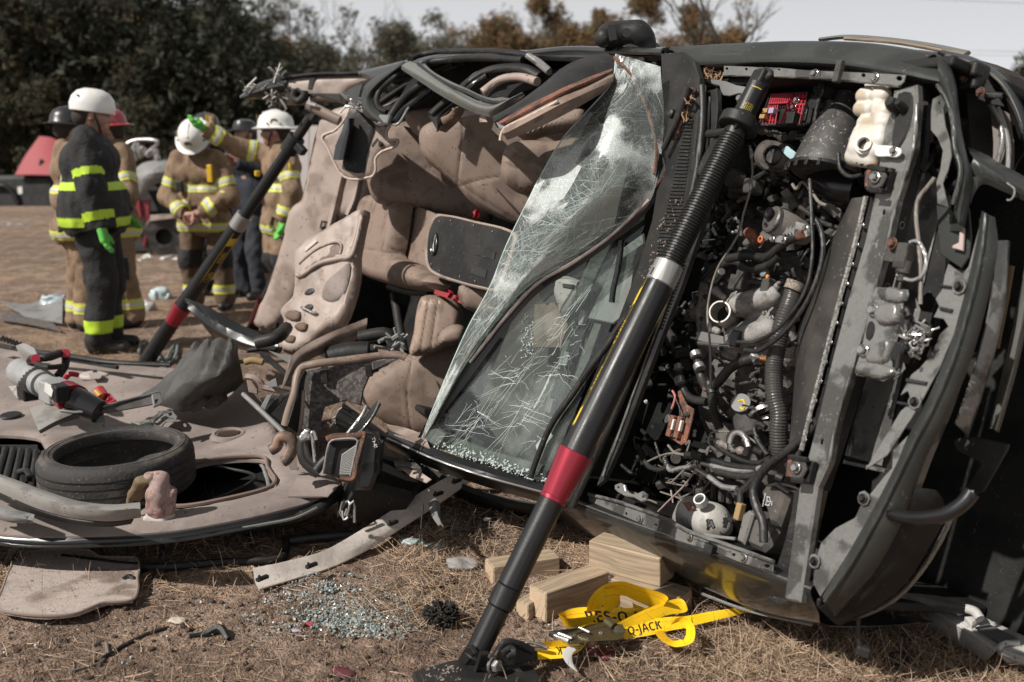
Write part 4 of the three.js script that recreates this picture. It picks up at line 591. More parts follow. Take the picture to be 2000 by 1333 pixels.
{const pn=pd.clone().normalize().negate();part(ps,'cap_mark',[turn([[.0,0],[.014,0],[.016,.004],[.018,.004],[.018,-.004]],P0.clone().addScaledVector(pn,.012).addScaledVector(CL,.012),pn,18),turn([[0,0],[.005,0],[.005,.005],[0,.006]],P0.clone().addScaledVector(pn,.012).addScaledVector(CL,-.02),pn,10)],M.blackGloss);}
for (let i=0;i<4;i++)part(ps,'rib',slab(cC(k2([[770 + i*28,300 - i*5],[810 + i*26,230 + i*4],[806 + i*26,320 + i*3]]),.905),.004),M.alu);
part(ps,'bracket',[slab(cC(k2([[700,330],[760,310],[830,335],[800,385],[700,370]]),.91),.012,{bevel:.003}),slab(cC(k2([[870,270],[890,205],[960,225],[1000,250],[970,290]]),.88),.006),rod(C(1574,448,.89),C(1580,462,.88),.016,.018)],M.alu);
for (const [x,y] of [[715,348],[803,352],[975,262]]){const [a,b]=one(k2,x,y);part(ps,'bolt',bolt(C(a,b,.915),CU,.006),M.steel);}
const rf=part(car,'thermostat_arm',blobOf([[C(1462,455,.88),C(1474,462,.88),.016,.015],[C(1470,460,.88),C(1480,474,.87),.015,.014],[C(1478,470,.88),C(1488,472,.88),.013,.012]],.012,.004),std('orange rust',{map:sized(T.rust,.2),color:rgb(1.25,1.0,.9),roughness:.8}));
part(rf,'eye',turn([[.005,0],[.010,0],[.011,.006],[.006,.007],[.005,0]],C(1488,468,.905),CU,14),std('orange rust eye',{color:rgb(.42,.13,.05),roughness:.7}));
part(car,'pulley',turn([[0,0],[.034,0],[.034,.006],[.028,.01],[.034,.014],[.034,.02],[0,.022]],C(1474,487,.84),CL.clone().negate().addScaledVector(CU,.35),24),M.castDark);
const MB=(q,k,cell2,extra)=>blobOf(q.map(a=>[C(a[0],a[1],a[2]),C(a[3],a[4],a[5]),a[6],a[7]]),k,cell2,extra);
const man=part(car,'intake_manifold',MB([[1440,597,.835,1508,578,.835,.036,.032],[1444,662,.835,1500,644,.835,.036,.034],[1452,584,.78,1516,590,.77,.042,.040],[1448,596,.79,1500,612,.78,.038,.038],[1442,660,.80,1500,640,.79,.042,.042],[1430,680,.79,1490,690,.77,.038,.040],[1392,566,.76,1396,655,.76,.046,.05],[1424,585,.74,1424,690,.73,.03,.032],[1500,580,.75,1528,690,.73,.055,.055],[1380,660,.74,1440,700,.74,.04,.04],[1460,560,.76,1530,575,.75,.03,.03],[1410,690,.74,1500,715,.72,.034,.034],[1380,690,.72,1420,706,.72,.03,.03]],.018,.006,(d,x,y,z)=>d + .0025*(vn3(x*60,y*60,z*60)- .5)),M.cast);
const TB=C(1411,612,.87),tbd=CU.clone().multiplyScalar(.82).addScaledVector(CF,.42).addScaledVector(CL,.1).normalize();
part(man,'throttle_ring',turn([[.030,-.06],[.0305,.024],[.035,.024],[.037,.018],[.038,-.06]],TB,tbd,32),std('machined alloy',{map:sized(T.cast,.3),color:rgb(1.35,1.35,1.3),roughness:.38,metalness:.5}));
part(man,'throttle_plate',turn([[0,0],[.030,0]],TB.clone().addScaledVector(tbd,-.04),tbd,24),M.black);
part(man,'throttle_casting',MB([[1378,560,.82,1372,600,.80,.016,.018],[1388,545,.84,1404,535,.85,.013,.011],[1366,606,.8,1372,650,.79,.018,.016],[1398,568,.83,1412,580,.82,.016,.012],[1385,640,.82,1402,648,.82,.014,.012],[1352,598,.8,1356,616,.8,.012,.014]],.012,.004),M.cast);
part(man,'pipe_stub',rod(C(1396,548,.86),C(1410,530,.89),.011,.012),M.steel);
part(man,'rib',[tube(cC([[1494,640],[1503,610],[1512,600]],.83),.005),tube(cC([[1470,700],[1484,660],[1500,620]],.825),.004)],M.cast);
for (const [x,y] of [[1494,612],[1507,621],[1490,650],[1508,640],[1378,580],[1371,623],[1398,588],[1440,556],[1462,552],[1517,562],[1409,682],[1400,693],[1444,695]])part(man,'bolt',bolt(C(x,y,.835),CU,.006),rand()<.6?M.steel:M.castDark);
const brk=part(man,'cable_bracket',slab(cC(k2([[120,1075],[160,1070],[400,1125],[480,1110],[490,1160],[430,1190],[380,1200],[70,1125],[75,1110],[120,1115]]),.865),.006,{bevel:.0015}),M.alu);
part(brk,'cable_end',[obox(C(1438,662,.875),CF,CL,.03,.05,.022,.004)],M.blackGloss);part(brk,'rod',rod(C(1364,670,.885),C(1426,677,.885),.006),M.steel);
part(man,'fuel_rail',[tube(cC([[1432,545],[1460,548],[1500,556],[1524,566]],.84),.009),obox(C(1450,545,.85),CF,CL,.04,.07,.03,.006),obox(C(1436,552,.85),CF,CL,.03,.05,.03,.006),obox(C(1500,560,.85),CF,CL,.035,.05,.03,.006)],M.castDark);
{const l=[],l2=[];for (let i=0;i<60;i++){const x=rr(1385,1560),y=rr(490,560),s=rr(.006,.016);(i % 3?l:l2).push(i % 2?obox(C(x,y,rr(.72,.83)),V(rr(-1,1),rr(-1,1),rr(-1,1)),V(0,1,.2),s*2,s,s*1.3,s*.3,1):rod(C(x,y,.8),C(x + rr(-14,14),y + rr(-14,14),rr(.78,.86)),s*.6,s*.5,8));}part(man,'fittings',l,M.castDark).userData.kind='stuff';part(man,'fittings',l2,M.cast).userData.kind='stuff';}
part(man,'sensor_button',turn([[0,0],[.006,0],[.006,.006],[0,.008]],C(1501,541,.875),CU,10),std('orange button',{color:rgb(.6,.2,.03)}));
part(man,'vacuum_cap',turn([[0,0],[.013,0],[.013,.012],[.006,.016],[0,.016]],C(1496,534,.86),CU,14),std('blue grey cap',{color:rgb(.16,.18,.2)}));
part(man,'wrapped_gasket',tube([...Array(16)].map((_,i)=>C(1438 + 12*Math.cos(i*.45)- 6,440 + 14*Math.sin(i*.45),.87)),t=>.004 + .0025*Math.sin(t*60),{seg:60,rad:5}),M.alu);
const blk=part(car,'engine_block',MB([[1420,730,.69,1500,745,.69,.09,.1],[1430,800,.66,1490,900,.62,.11,.12],[1440,560,.70,1480,690,.68,.11,.11],[1470,470,.68,1530,540,.68,.08,.09],[1340,850,.62,1400,900,.62,.08,.08]],.06,.012,(d,x,y,z)=>d + .016*(vn3(x*22,y*22,z*22)- .5)+ .006*(Math.round(vn3(x*45,y*45,z*45)*3)/ 3 - .5)),std('dusty block',{map:sized(T.cast,.22),color:rgb(.42,.41,.40),roughness:.6,metalness:.2,bumpMap:sized(T.pebble,.07),bumpScale:.002}));
const sump=part(car,'gearbox_case',MB([[1385,955,.76,1420,960,.76,.045,.05],[1380,985,.74,1425,1010,.72,.05,.05],[1400,930,.74,1450,950,.74,.04,.035]],.03,.007,(d,x,y,z)=>d + .006*Math.sin((x + y*.4)*170)+ .005*(vn3(x*50,y*50,z*50)- .5)),M.castDark);
for (let i=0;i<5;i++)part(sump,'rib',slab(cC(k4([[690 + i*60,130 + i*16],[712 + i*60,130 + i*16],[700 + i*62,300 + i*12],[680 + i*62,295 + i*12]]),.83),.02,{bevel:.004}),M.castDark);
for (const [x,y] of [[1373,944],[1442,921],[1395,1000],[1412,1010]])part(sump,'bolt',bolt(C(x,y,.83),CU,.008),M.castDark);
const al=part(car,'alternator',turn([[0,0],[.03,0],[.034,.006],[.034,.03],[.042,.034],[.042,.1],[.03,.11],[0,.11]],C(1450,795,.80),CL.clone().negate().addScaledVector(CF,.9),24),M.castDark);
part(al,'cap',turn([[0,0],[.026,0],[.03,.004],[.03,.016],[0,.02]],C(1449,791,.83),CU.clone().addScaledVector(CF,.5).addScaledVector(CL,.5),20),std('worn cap',{color:rgb(.16,.16,.155),roughness:.6}));
part(al,'cap_mark',[tube(cC([[1443,784],[1452,782],[1455,790]],.862),.0028),tube(cC([[1446,796],[1452,800],[1455,795]],.86),.0028)],M.yellow);
part(al,'clamp',turn([[.036,0],[.043,0],[.043,.012],[.036,.012]],C(1492,802,.79),CL.clone().negate().addScaledVector(CF,.9),24),M.alu);
const H1=part(car,'radiator_hose',ribs(cC([[1552,562,.85],[1544,590,.87],[1530,628,.88],[1520,670,.88],[1512,720,.88],[1514,775,.88],[1522,810,.87],[1521,850,.86],[1524,895,.84]]),.0255,.0012,62),M.ribbed);
part(H1,'taped_end',tube(cC([[1556,552,.86],[1549,568,.865]]),.029,{rad:14,seg:8}),std('frayed tape',{map:sized(T.felt,.1),color:rgb(1.6,1.5,1.35),roughness:1}));
hose(car,[[1374,548],[1400,523],[1432,511],[1452,518],[1470,526],[1496,519],[1522,500]],.88,.0115);
hose(car,[[1420,505],[1460,500],[1498,502],[1526,480],[1552,464],[1574,458]],.89,.0135);
part(car,'hose_end',rod(C(1560,461,.90),C(1572,457,.90),.0155),M.rust);
hose(car,[[1563,405],[1590,425],[1604,450],[1608,490],[1596,545],[1570,600],[1540,640],[1510,668],[1480,686],[1455,684]],.93,.0075);
hose(car,[[1582,350],[1586,430],[1587,500],[1576,560],[1548,610],[1510,650],[1470,669],[1440,668]],.945,.0055);
part(car,'wire',tube(cC([[1465,285],[1470,330],[1466,370],[1452,420],[1446,450],[1430,480],[1404,520],[1390,560],[1382,610],[1386,660],[1388,710],[1388,760]],.95),.0035),M.wire);
for (const [x,y] of [[1467,300],[1466,362],[1447,452],[1386,640]])part(car,'wire_splice',tube(cC([[x - 1,y - 9],[x + 1,y],[x,y + 9]],.952),t=>.0065 - .004*Math.abs(t - .5),{rad:6}),M.alu);
hose(car,[[1638,300],[1642,330],[1660,345],[1684,342]],.9,.006);
hose(car,[[1548,360],[1556,370],[1566,356],[1584,372],[1600,395],[1616,402]],.85,.005,M.wire);
hose(car,[[1560,440],[1590,430],[1620,440],[1642,447]],.82,.008);
for (const q of [[[1486,255],[1520,262],[1536,268],[1560,258]],[[1492,252],[1510,256],[1530,270],[1556,266],[1580,274]]])part(car,'hose',tube(cC(q,.83),t=>.012 + .003*Math.sin(t*30),{seg:30,rad:8}),M.castDark);
part(car,'knob',turn([[0,0],[.006,0],[.006,.05],[.016,.05],[.017,.075],[0,.078]],C(1556,270,.84),CF,14),M.black);
const ac=part(car,'solenoid_bracket',[slab(cC(k1([[1080,350],[1110,340],[1200,400],[1210,450],[1150,480],[1060,490],[1040,460]]),.84),.03,{bevel:.006})],M.alu);
part(ac,'solenoid',[turn([[0,0],[.02,0],[.022,.01],[.02,.03],[0,.032]],C(1603,205,.85),CU,18),turn([[0,0],[.03,0],[.032,.03],[.024,.05],[0,.05]],C(1624,180,.82),CU,18),tube(cC([[1600,172],[1606,162],[1608,178],[1600,195],[1590,240]],.88),.006)],M.black);
part(ac,'pipe',tube(cC([[1596,215],[1592,240],[1586,262]],.87),.007),M.hose);
part(car,'brake_servo',turn([[0,0],[.08,0],[.10,.02],[.11,.05],[.10,.08],[.05,.10],[.04,.12],[0,.12]],C(1440,335,.70),CF,30),M.bayDark);
part(car,'master_cylinder',[obox(C(1458,365,.82),CF,CL,.12,.05,.05,.01),turn([[0,0],[.03,0],[.03,.04],[0,.04]],C(1444,352,.84),CU,16)],M.castDark);
const hh=part(car,'heater_hose',tube(cC([[1360,690,.84],[1365,712,.85],[1372,742,.85],[1384,758,.86],[1402,748,.86],[1424,722,.86],[1446,708,.86],[1474,700,.85]]),.0155,{rad:12}),M.hose);
part(hh,'copper_end',rod(C(1478,700,.86),C(1506,704,.85),.010),std('copper',{color:rgb(.30,.14,.06),roughness:.4,metalness:.6}));
part(hh,'clamp',[rod(C(1472,694,.865),C(1480,706,.865),.014),rod(C(1364,712,.865),C(1368,722,.865),.0185),rod(C(1358,688,.86),C(1361,698,.86),.0185)],M.alu);
hose(car,[[1326,720],[1330,745],[1338,768],[1352,780],[1382,786]],.84,.0145);
part(car,'hose_clamp',[rod(C(1326,738,.855),C(1329,750,.855),.0178),rod(C(1324,712,.86),C(1326,722,.86),.014)],M.alu);
const tee=part(car,'vent_hose',ribs(cC([[1390,766,.86],[1392,785,.86],[1396,810,.85],[1406,838,.84]]),.0145,.0022,14),M.ribbed);part(tee,'sleeve',tube(cC([[1386,748,.86],[1391,770,.86]]),.0165,{rad:12}),M.hose);part(tee,'label',slab(cC(k3([[688,300],[745,310],[740,335],[685,330]]),.875),.004),M.rust);
const rb=part(car,'relay_bracket',slab(cC(k3([[510,330],[560,440],[620,480],[605,570],[560,740],[520,760],[415,690],[440,570],[480,545],[520,520],[500,420],[495,340]]),.87),.006,{bevel:.001}),M.rust);
for (const [x,y] of [[462,600],[522,610]]){const [a,b]=one(k3,x,y);part(rb,'contact',obox(C(a,b,.885),CL,CU,.035,.012,.008,.002),M.white);part(rb,'relay',obox(C(a - 3,b + 3,.878),CL,CU,.07,.02,.022,.003),M.rust);}
for (const [x,y] of [[572,522],[545,525],[500,700],[460,685]]){const [a,b]=one(k3,x,y);part(rb,'bolt',bolt(C(a,b,.876),CU,.005),M.castDark);}
part(car,'battery_tray',slab(cC(k3([[190,420],[480,430],[740,480],[740,740],[560,770],[200,720]]),.70),.03),M.deep);
part(car,'pink_wire',tube(cC(k3([[455,335],[475,380],[465,430],[448,475]]),.89),.0038),std('pink wire',{color:rgb(.45,.16,.15)}));
part(car,'pink_wire',tube(cC(k3([[470,350],[485,410],[510,470],[515,540]]),.885),.003),M.hose);
part(car,'terminal',slab(cC(k3([[395,550],[405,525],[425,520],[425,570],[405,585],[388,575]]),.89),.003,{round:2,holes:[cC(k3([[400,560],[408,550],[412,562],[405,570]]),.89)]}),M.steel);
part(car,'terminal',slab(cC(k3([[345,148],[370,142],[395,160],[405,172],[375,180],[350,170]]),.86),.003,{round:2}),M.steel);
const lm=[[[[1245,870],[1255,895],[1268,912],[1290,918],[1305,912]],.0095,M.hose],[[[1302,910],[1310,920],[1325,916],[1350,912],[1362,908]],.0075,M.alu],[[[1280,865],[1286,885],[1292,900],[1300,905]],.005,M.hose],[[[1260,905],[1285,893],[1310,886],[1340,890],[1352,890]],.0035,M.wire],[[[1305,870],[1315,882],[1330,888],[1345,888]],.004,M.wire],
[[[1340,888],[1375,896],[1400,902],[1425,910],[1450,914],[1480,916]],.0105,M.hose],[[[1372,905],[1400,912],[1430,918],[1462,920],[1490,914]],.009,M.alu],[[[1400,920],[1440,930],[1480,928],[1505,905]],.011,M.hose],[[[1390,865],[1420,885],[1450,900],[1480,905],[1506,894]],.0075,M.hose],[[[1386,862],[1388,848],[1400,844],[1430,845],[1455,852],[1478,866],[1496,884]],.0032,M.wire],[[[1500,890],[1480,860],[1474,835],[1482,828],[1496,836]],.0085,M.hose],
[[[1428,880],[1426,852],[1436,846],[1452,856],[1462,872],[1476,880],[1492,886]],.0105,M.hose],[[[1362,918],[1385,932],[1410,950],[1440,955]],.0085,M.alu],[[[1506,896],[1486,922],[1462,948],[1448,962],[1446,980],[1444,1000]],.0105,M.hose],[[[1440,955],[1452,960],[1470,945]],.007,M.hose],[[[1310,945],[1330,925],[1342,912]],.0032,M.wire],[[[1365,908],[1340,945],[1300,985],[1276,1010]],.0028,std('copper wire',{color:rgb(.30,.21,.19)})]];
for (const [q,r,m] of lm)part(car,'wire',tube(cC(q,.885),r,{rad:8}),m);
const loop=part(car,'corrugated_loom',ribs(cC([[1390,862,.87],[1410,868,.88],[1430,876,.88],[1456,884,.88]]),.0115,.0025,6),std('pale corrugated tube',{color:rgb(.17,.145,.13),roughness:.5}));
part(loop,'band',tube(cC([[1426,866],[1432,850],[1446,846],[1458,860],[1462,874]],.91),.0085,{rad:8}),M.alu);
part(car,'corrugated_loom',ribs(cC([[1298,898,.88],[1306,912,.88],[1322,918,.88],[1344,914,.88]]),.0085,.002,9),M.ribbed);
part(car,'connector',[obox(C(1364,890,.90),CF,CL,.05,.022,.022,.003)],M.black);part(car,'connector',obox(C(1445,1000,.9),CF,CL,.022,.05,.022,.004),std('amber connector',{color:rgb(.3,.2,.09)}));
hose(car,[[1598,820],[1576,850],[1540,880],[1506,906],[1484,930],[1472,960],[1478,990],[1490,1020],[1492,1060]],.93,.0125);
{const l=[];for (let i=0;i<26;i++){const x=rr(1230,1400),y=rr(840,990);l.push(tube(cC([[x,y],[x + rr(-22,22),y + rr(-14,14)],[x + rr(-40,40),y + rr(-26,26)]],.82 + rand()*.05),rr(.0014,.0035),{rad:5}));}part(car,'loose_wires',l,M.wire).userData.kind='stuff';}
{const l=[];for (let i=0;i<40;i++){const x=rr(1400,1520),y=rr(700,800),s=rr(.006,.016);l.push(i % 2?tube(cC([[x,y],[x + rr(-20,20),y + rr(-12,12)],[x + rr(-30,30),y + rr(-20,20)]],.8 + rand()*.05),s*.4,{rad:6}):obox(C(x,y,.8),V(rr(-1,1),rr(-1,1),rr(-1,1)),V(0,1,.3),s*2,s,s,s*.3,1));}part(car,'fittings',l,M.castDark).userData.kind='stuff';}
for (let i=0;i<5;i++){const [x,y]=[[1358,843],[1357,850],[1240,768],[1262,785],[1275,834]][i];part(car,'fitting',bolt(C(x,y,.8),CU,.005),M.white);}
const dm=part(car,'plastic_dome',blobOf([[C(1352,1002,.86),C(1388,1018,.86),.052,.056],[C(1336,1014,.85),C(1352,1030,.85),.036,.04],[C(1400,1020,.84),C(1410,1030,.84),.04,.03]],.03,.006),std('grimy white plastic',{map:sized(surf(512,[.40,.38,.35],[.22,.2,.18],[.08,.07,.06],{bs:6,bt:.6,bw:.2,sd:.97,grain:.15,s:74}),.25),roughness:.55}));
part(dm,'neck',turn([[.014,-.01],[.015,.012],[.019,.012],[.021,-.01]],C(1369,979,.925),CU.clone().addScaledVector(CL,.7).addScaledVector(CF,.2),20),M.white);
part(dm,'neck_hole',turn([[0,0],[.0145,0]],C(1369,979,.925),CU.clone().addScaledVector(CL,.7).addScaledVector(CF,.2),16),M.black);
part(dm,'label',slab(cC([[1333,983],[1346,980],[1356,993],[1344,999]],.925),.003),M.rust);
for (const [x,y] of [[1386,1020],[1420,1016]]){const l=[];for (let i=0;i<7;i++)l.push(tube(cC([[x + rr(-3,3),y + rr(-4,4)],[x + rr(-12,12),y + rr(-16,16)]],.93),rr(.003,.006),{rad:5}));part(dm,'clip',l,M.black);}
part(dm,'shelf',slab(cC([[1370,1040],[1400,1046],[1436,1050],[1434,1056],[1380,1050]],.92),.01),M.grey);
const wb=part(car,'washer_bottle',slab(cC(k4([[1130,240],[1170,190],[1240,170],[1365,250],[1350,320],[1280,520],[1200,490],[1180,400]]),.91),.09,{bevel:.012}),std('dusty washer bottle',{map:sized(T.black,.3),color:rgb(3.4,3.1,2.9),roughness:.5}));
part(wb,'neck_cap',[slab(cC(k4([[1185,200],[1260,175],[1368,248],[1350,262],[1260,205]]),.93),.02),rod(C(1516,930,.93),C(1530,936,.92),.011,.012)],M.black);
part(wb,'printed_sign',quad(...cC(k4([[1175,250],[1245,270],[1232,385],[1150,365]]),.914)),std('white print',{transparent:true,roughness:.6,map:printTex(256,256,(x,w,h)=>{x.clearRect(0,0,w,h);x.fillStyle='#ddd';x.strokeStyle='#ddd';x.save();x.translate(34,250);x.rotate(-Math.PI / 2);x.font='bold 34px sans-serif';x.fillText('WASHER FLUID',0,0);x.restore();x.save();x.translate(246,190);x.rotate(-Math.PI / 2);x.font='bold 34px sans-serif';x.fillText('ONLY',0,0);x.restore();x.lineWidth=9;x.beginPath();x.moveTo(75,60);x.lineTo(160,60);x.lineTo(190,130);x.lineTo(160,200);x.lineTo(75,200);x.lineTo(100,130);x.closePath();x.moveTo(100,130);x.lineTo(190,130);x.stroke();})}),null,true);
part(car,'washer_base',slab(cC(k4([[1010,400],[1050,385],[1140,450],[1290,520],[1200,680],[1150,720],[940,620]]),.88),.10,{bevel:.015}),std('dusty washer base',{map:sized(T.grey,.5),color:rgb(.50,.47,.45),roughness:.55}));
part(car,'washer_base',slab(cC(k4([[1000,420],[1045,390],[1085,420],[1010,660],[950,625]]),.895),.02,{bevel:.006}),std('dusty washer rib',{map:sized(T.grey,.5),color:rgb(.8,.77,.73),roughness:.55}));
part(car,'oily_leg',sheet([cC([[1552,960,.93],[1545,1010,.92],[1530,1070,.92],[1510,1130,.9],[1500,1180,.9]]),cC([[1600,955,.93],[1588,1010,.92],[1576,1070,.93],[1556,1130,.9],[1535,1180,.9]]),cC([[1618,960,.9],[1605,1020,.89],[1590,1090,.89],[1575,1140,.88],[1550,1185,.88]])],.006,{nu:4}),phys('oily black',{map:sized(T.bayDark,.4),roughness:.25,clearcoat:.6}));
for (const [x0,x1,y0,y1,q] of [[1385,1570,335,425,40],[1370,1450,380,560,34],[1265,1390,560,770,46],[1300,1560,700,900,60],[1245,1400,870,1000,34],[1400,1560,480,560,30],[1540,1660,380,520,20],[1520,1560,560,900,18],[1790,1850,170,420,16]])for (const [nm,m] of [['pipes',M.hose],['castings',M.castDark],['brackets',M.bay]]){
const l=[];for (let i=0;i<q / 2;i++){const x=rr(x0,x1),y=rr(y0,y1),u=rr(.62,.80),p=C(x,y,u),s=rr(.008,.022);
l.push(nm==='pipes'?tube(cC([[x,y,u],[x + rr(-24,24),y + rr(-20,20),u + rr(0,.05)],[x + rr(-46,46),y + rr(-40,40),u + rr(-.04,.06)]]),rr(.004,.010),{rad:7}):nm==='castings'?(i % 2?rod(p,p.clone().add(V(rr(-.05,.05),rr(-.05,.05),rr(-.02,.04))),s,s*rr(.6,1),12):obox(p,V(rr(-1,1),rr(-1,1),rr(-1,1)),V(0,1,.3),s*2.6,s*1.6,s*1.4,s*.35)):obox(p,V(rr(-1,1),rr(-1,1),rr(-.5,.5)),V(.3,1,.3),s*3.4,s*1.3,.004,.001,1));}
part(car,nm,l,m).userData.kind='stuff';
}
}
// ---------- the opened cabin ----------
const w1=cut(640,90,4.3),w2=cut(460,130,4.444),w3=cut(1040,470,2.72),w4=cut(480,620,3.921);
{
const FRN=mixv(.88,.47);
const onN=(l,x,y,u,n=FRN)=>onP(l,C(x,y,u),n);
const bx=(s0,s1,l0,l1,u0,u1)=>obox(W((s0 + s1)/ 2,(l0 + l1)/ 2,(u0 + u1)/ 2),CF,CL,s1 - s0,l1 - l0,u1 - u0,.01,1);
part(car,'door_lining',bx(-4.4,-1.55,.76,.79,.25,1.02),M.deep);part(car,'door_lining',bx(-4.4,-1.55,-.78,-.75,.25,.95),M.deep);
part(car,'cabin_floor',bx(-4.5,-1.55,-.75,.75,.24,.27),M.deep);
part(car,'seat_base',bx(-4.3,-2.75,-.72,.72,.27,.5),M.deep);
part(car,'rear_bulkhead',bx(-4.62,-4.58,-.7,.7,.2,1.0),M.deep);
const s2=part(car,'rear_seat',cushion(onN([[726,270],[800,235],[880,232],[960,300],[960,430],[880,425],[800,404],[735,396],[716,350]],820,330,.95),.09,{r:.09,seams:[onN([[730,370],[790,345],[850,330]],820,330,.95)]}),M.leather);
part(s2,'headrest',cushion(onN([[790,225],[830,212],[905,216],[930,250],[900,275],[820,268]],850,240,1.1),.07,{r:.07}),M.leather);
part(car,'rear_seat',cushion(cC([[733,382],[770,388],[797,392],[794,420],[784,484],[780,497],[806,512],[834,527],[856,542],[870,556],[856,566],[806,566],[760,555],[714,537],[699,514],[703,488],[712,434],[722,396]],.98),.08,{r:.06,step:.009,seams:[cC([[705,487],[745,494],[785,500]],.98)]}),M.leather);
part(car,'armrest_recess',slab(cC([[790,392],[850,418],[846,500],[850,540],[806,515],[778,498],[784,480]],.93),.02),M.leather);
const dn=onN([[818,268],[824,250],[838,240],[862,232],[910,205],[980,190],[1060,196],[1130,205],[1170,240],[1150,330],[1100,412],[1050,450],[1010,440],[960,419],[918,393],[893,364],[853,331],[828,308]],960,340,1.02);
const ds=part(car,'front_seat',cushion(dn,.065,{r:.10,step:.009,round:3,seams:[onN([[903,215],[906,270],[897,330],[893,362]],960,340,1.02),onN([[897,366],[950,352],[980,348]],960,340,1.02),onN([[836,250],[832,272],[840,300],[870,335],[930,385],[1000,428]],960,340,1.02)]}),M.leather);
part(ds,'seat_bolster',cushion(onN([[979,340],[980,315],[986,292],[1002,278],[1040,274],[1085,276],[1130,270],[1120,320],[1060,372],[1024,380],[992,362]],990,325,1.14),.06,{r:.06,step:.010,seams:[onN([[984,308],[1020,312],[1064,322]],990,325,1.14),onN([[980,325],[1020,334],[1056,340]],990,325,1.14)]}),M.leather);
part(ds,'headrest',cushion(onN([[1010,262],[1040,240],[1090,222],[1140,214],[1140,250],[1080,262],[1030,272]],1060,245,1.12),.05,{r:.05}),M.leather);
const pn=onN([[707,768],[714,745],[748,718],[795,695],[831,680],[892,666],[920,690],[900,760],[870,830],[850,850],[806,846],[760,830],[732,812],[711,789]],790,765,.98);
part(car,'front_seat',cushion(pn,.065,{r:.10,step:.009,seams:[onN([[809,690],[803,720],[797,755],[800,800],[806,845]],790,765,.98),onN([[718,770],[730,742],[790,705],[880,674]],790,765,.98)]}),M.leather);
const cb=onN([[801,694],[808,650],[814,606],[824,580],[846,577],[868,578],[892,592],[903,608],[901,640],[889,668],[850,690]],850,635,.96);
part(car,'centre_seat',cushion(cb,.06,{r:.05,step:.008,seams:[onN([[840,578],[834,620],[822,690]],850,635,.96),onN([[858,580],[852,620],[842,690]],850,635,.96)]}),std('pale leather',{map:sized(T.beige,.5),roughness:.5,color:rgb(1.05,.98,.9)}));
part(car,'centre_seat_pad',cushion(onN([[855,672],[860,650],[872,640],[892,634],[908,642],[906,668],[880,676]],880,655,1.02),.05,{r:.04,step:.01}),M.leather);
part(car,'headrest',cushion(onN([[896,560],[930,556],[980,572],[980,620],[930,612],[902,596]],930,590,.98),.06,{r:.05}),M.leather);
const cf=frameOf(cC([[840,427],[989,447],[940,564]],1.06));
const lidO=smooth(cC([[846,421],[868,419],[930,432],[992,448],[1006,460],[990,520],[972,566],[940,565],[890,552],[850,539],[834,525],[829,498],[834,450]],1.06),4);
const lid=part(car,'console_lid',slab(lidO,.022,{bevel:.006,frame:cf}),M.beige);
const inO=smooth(cC([[850,426],[870,423],[930,436],[988,451],[1000,462],[984,520],[966,560],[940,559],[892,547],[854,533],[839,522],[834,498],[838,452]],1.063),4);
part(lid,'liner',slab(inO,.008,{bevel:.002}),M.black);
for (const [x,y] of [[858,432],[880,431],[925,440],[962,452],[842,516],[858,529],[928,549],[898,540]])part(lid,'screw',turn([[0,0],[.0045,0],[.004,.002],[0,.0025]],C(x,y,1.066),CU,8),M.steel);
for (const q of [[[932,482],[968,492],[964,508],[928,498]],[[921,518],[950,528],[947,544],[918,534]]])part(lid,'recess',slab(cC(q,1.067),.004,{bevel:.001}),M.bayDark);
part(lid,'latch',tube(cC([[849,455],[844,475],[843,495],[849,494],[853,472],[851,456]],1.07),.006),M.blackGloss);
part(lid,'latch_gleam',tube(cC([[851,458],[847,475],[846,492]],1.076),.003),M.alu);
for (const q of [[[922,414],[930,408],[924,424]],[[868,574],[880,572],[874,566]],[[892,572],[900,578],[890,580]]])part(car,'seat_belt_buckle',slab(cC(q.concat([[q[0][0] + 4,q[0][1] + 8]]),1.05),.02,{bevel:.004}),M.red);
part(car,'seat_belt',sheet([cC([[850,566,1.0],[880,574,1.0],[905,582,1.0]]),cC([[848,574,1.0],[878,584,1.0],[902,594,1.0]])],.002),std('red webbing',{color:rgb(.25,.03,.03),roughness:.7}));
part(car,'seat_frame',[tube(cC([[760,560,.85],[800,570,.85],[840,572,.85]]),.02),tube(cC([[770,575,.8],[780,640,.8],[790,690,.8]]),.025)],M.black);
const tp=D(620,430,5.9),tn=mixv(.75,.55).addScaledVector(V(-1,0,0),.25).normalize();
const panel=onP(w2([[780,420],[1000,330],[1300,480],[1290,850],[1220,880],[1130,1260],[900,1340],[640,1800],[500,2120],[300,2300],[160,2230],[280,1950],[420,1500],[470,1260],[530,1190],[580,1160],[640,900],[700,640],[745,450]]),tp,tn);
const tl=part(car,'tail_lining',cushion(panel,.05,{r:.06,step:.022,round:2,lumps:.004,seams:[]}),M.beige);
for (const q of [[[940,900],[900,1080],[840,1330],[760,1600]],[[1080,950],[1040,1150],[980,1290]]])part(tl,'ridge',tube(onP(w2(q),tp.clone().addScaledVector(tn,.045),tn),.035,{sx:1,sy:.7}),M.beige);
part(tl,'switch',obox(hit(632,440,tp.clone().addScaledVector(tn,.06),tn),CL,CF,.05,.05,.03,.006),M.bayDark);part(tl,'switch_button',obox(hit(634,440,tp.clone().addScaledVector(tn,.07),tn),CL,CF,.025,.03,.03,.006),M.beige);
part(tl,'rubber_edge',tube(onP(w2([[740,420],[735,520],[700,640],[655,880],[600,1150]]),tp.clone().addScaledVector(tn,.01),tn),.014),M.black);
part(tl,'rubber_edge',tube(onP([[562,525],[556,560],[548,600],[538,640]],tp.clone().addScaledVector(tn,.02),tn),.016),M.black);
const tt=D(640,180,5.9),tz=V(-.25,.1,1).normalize();
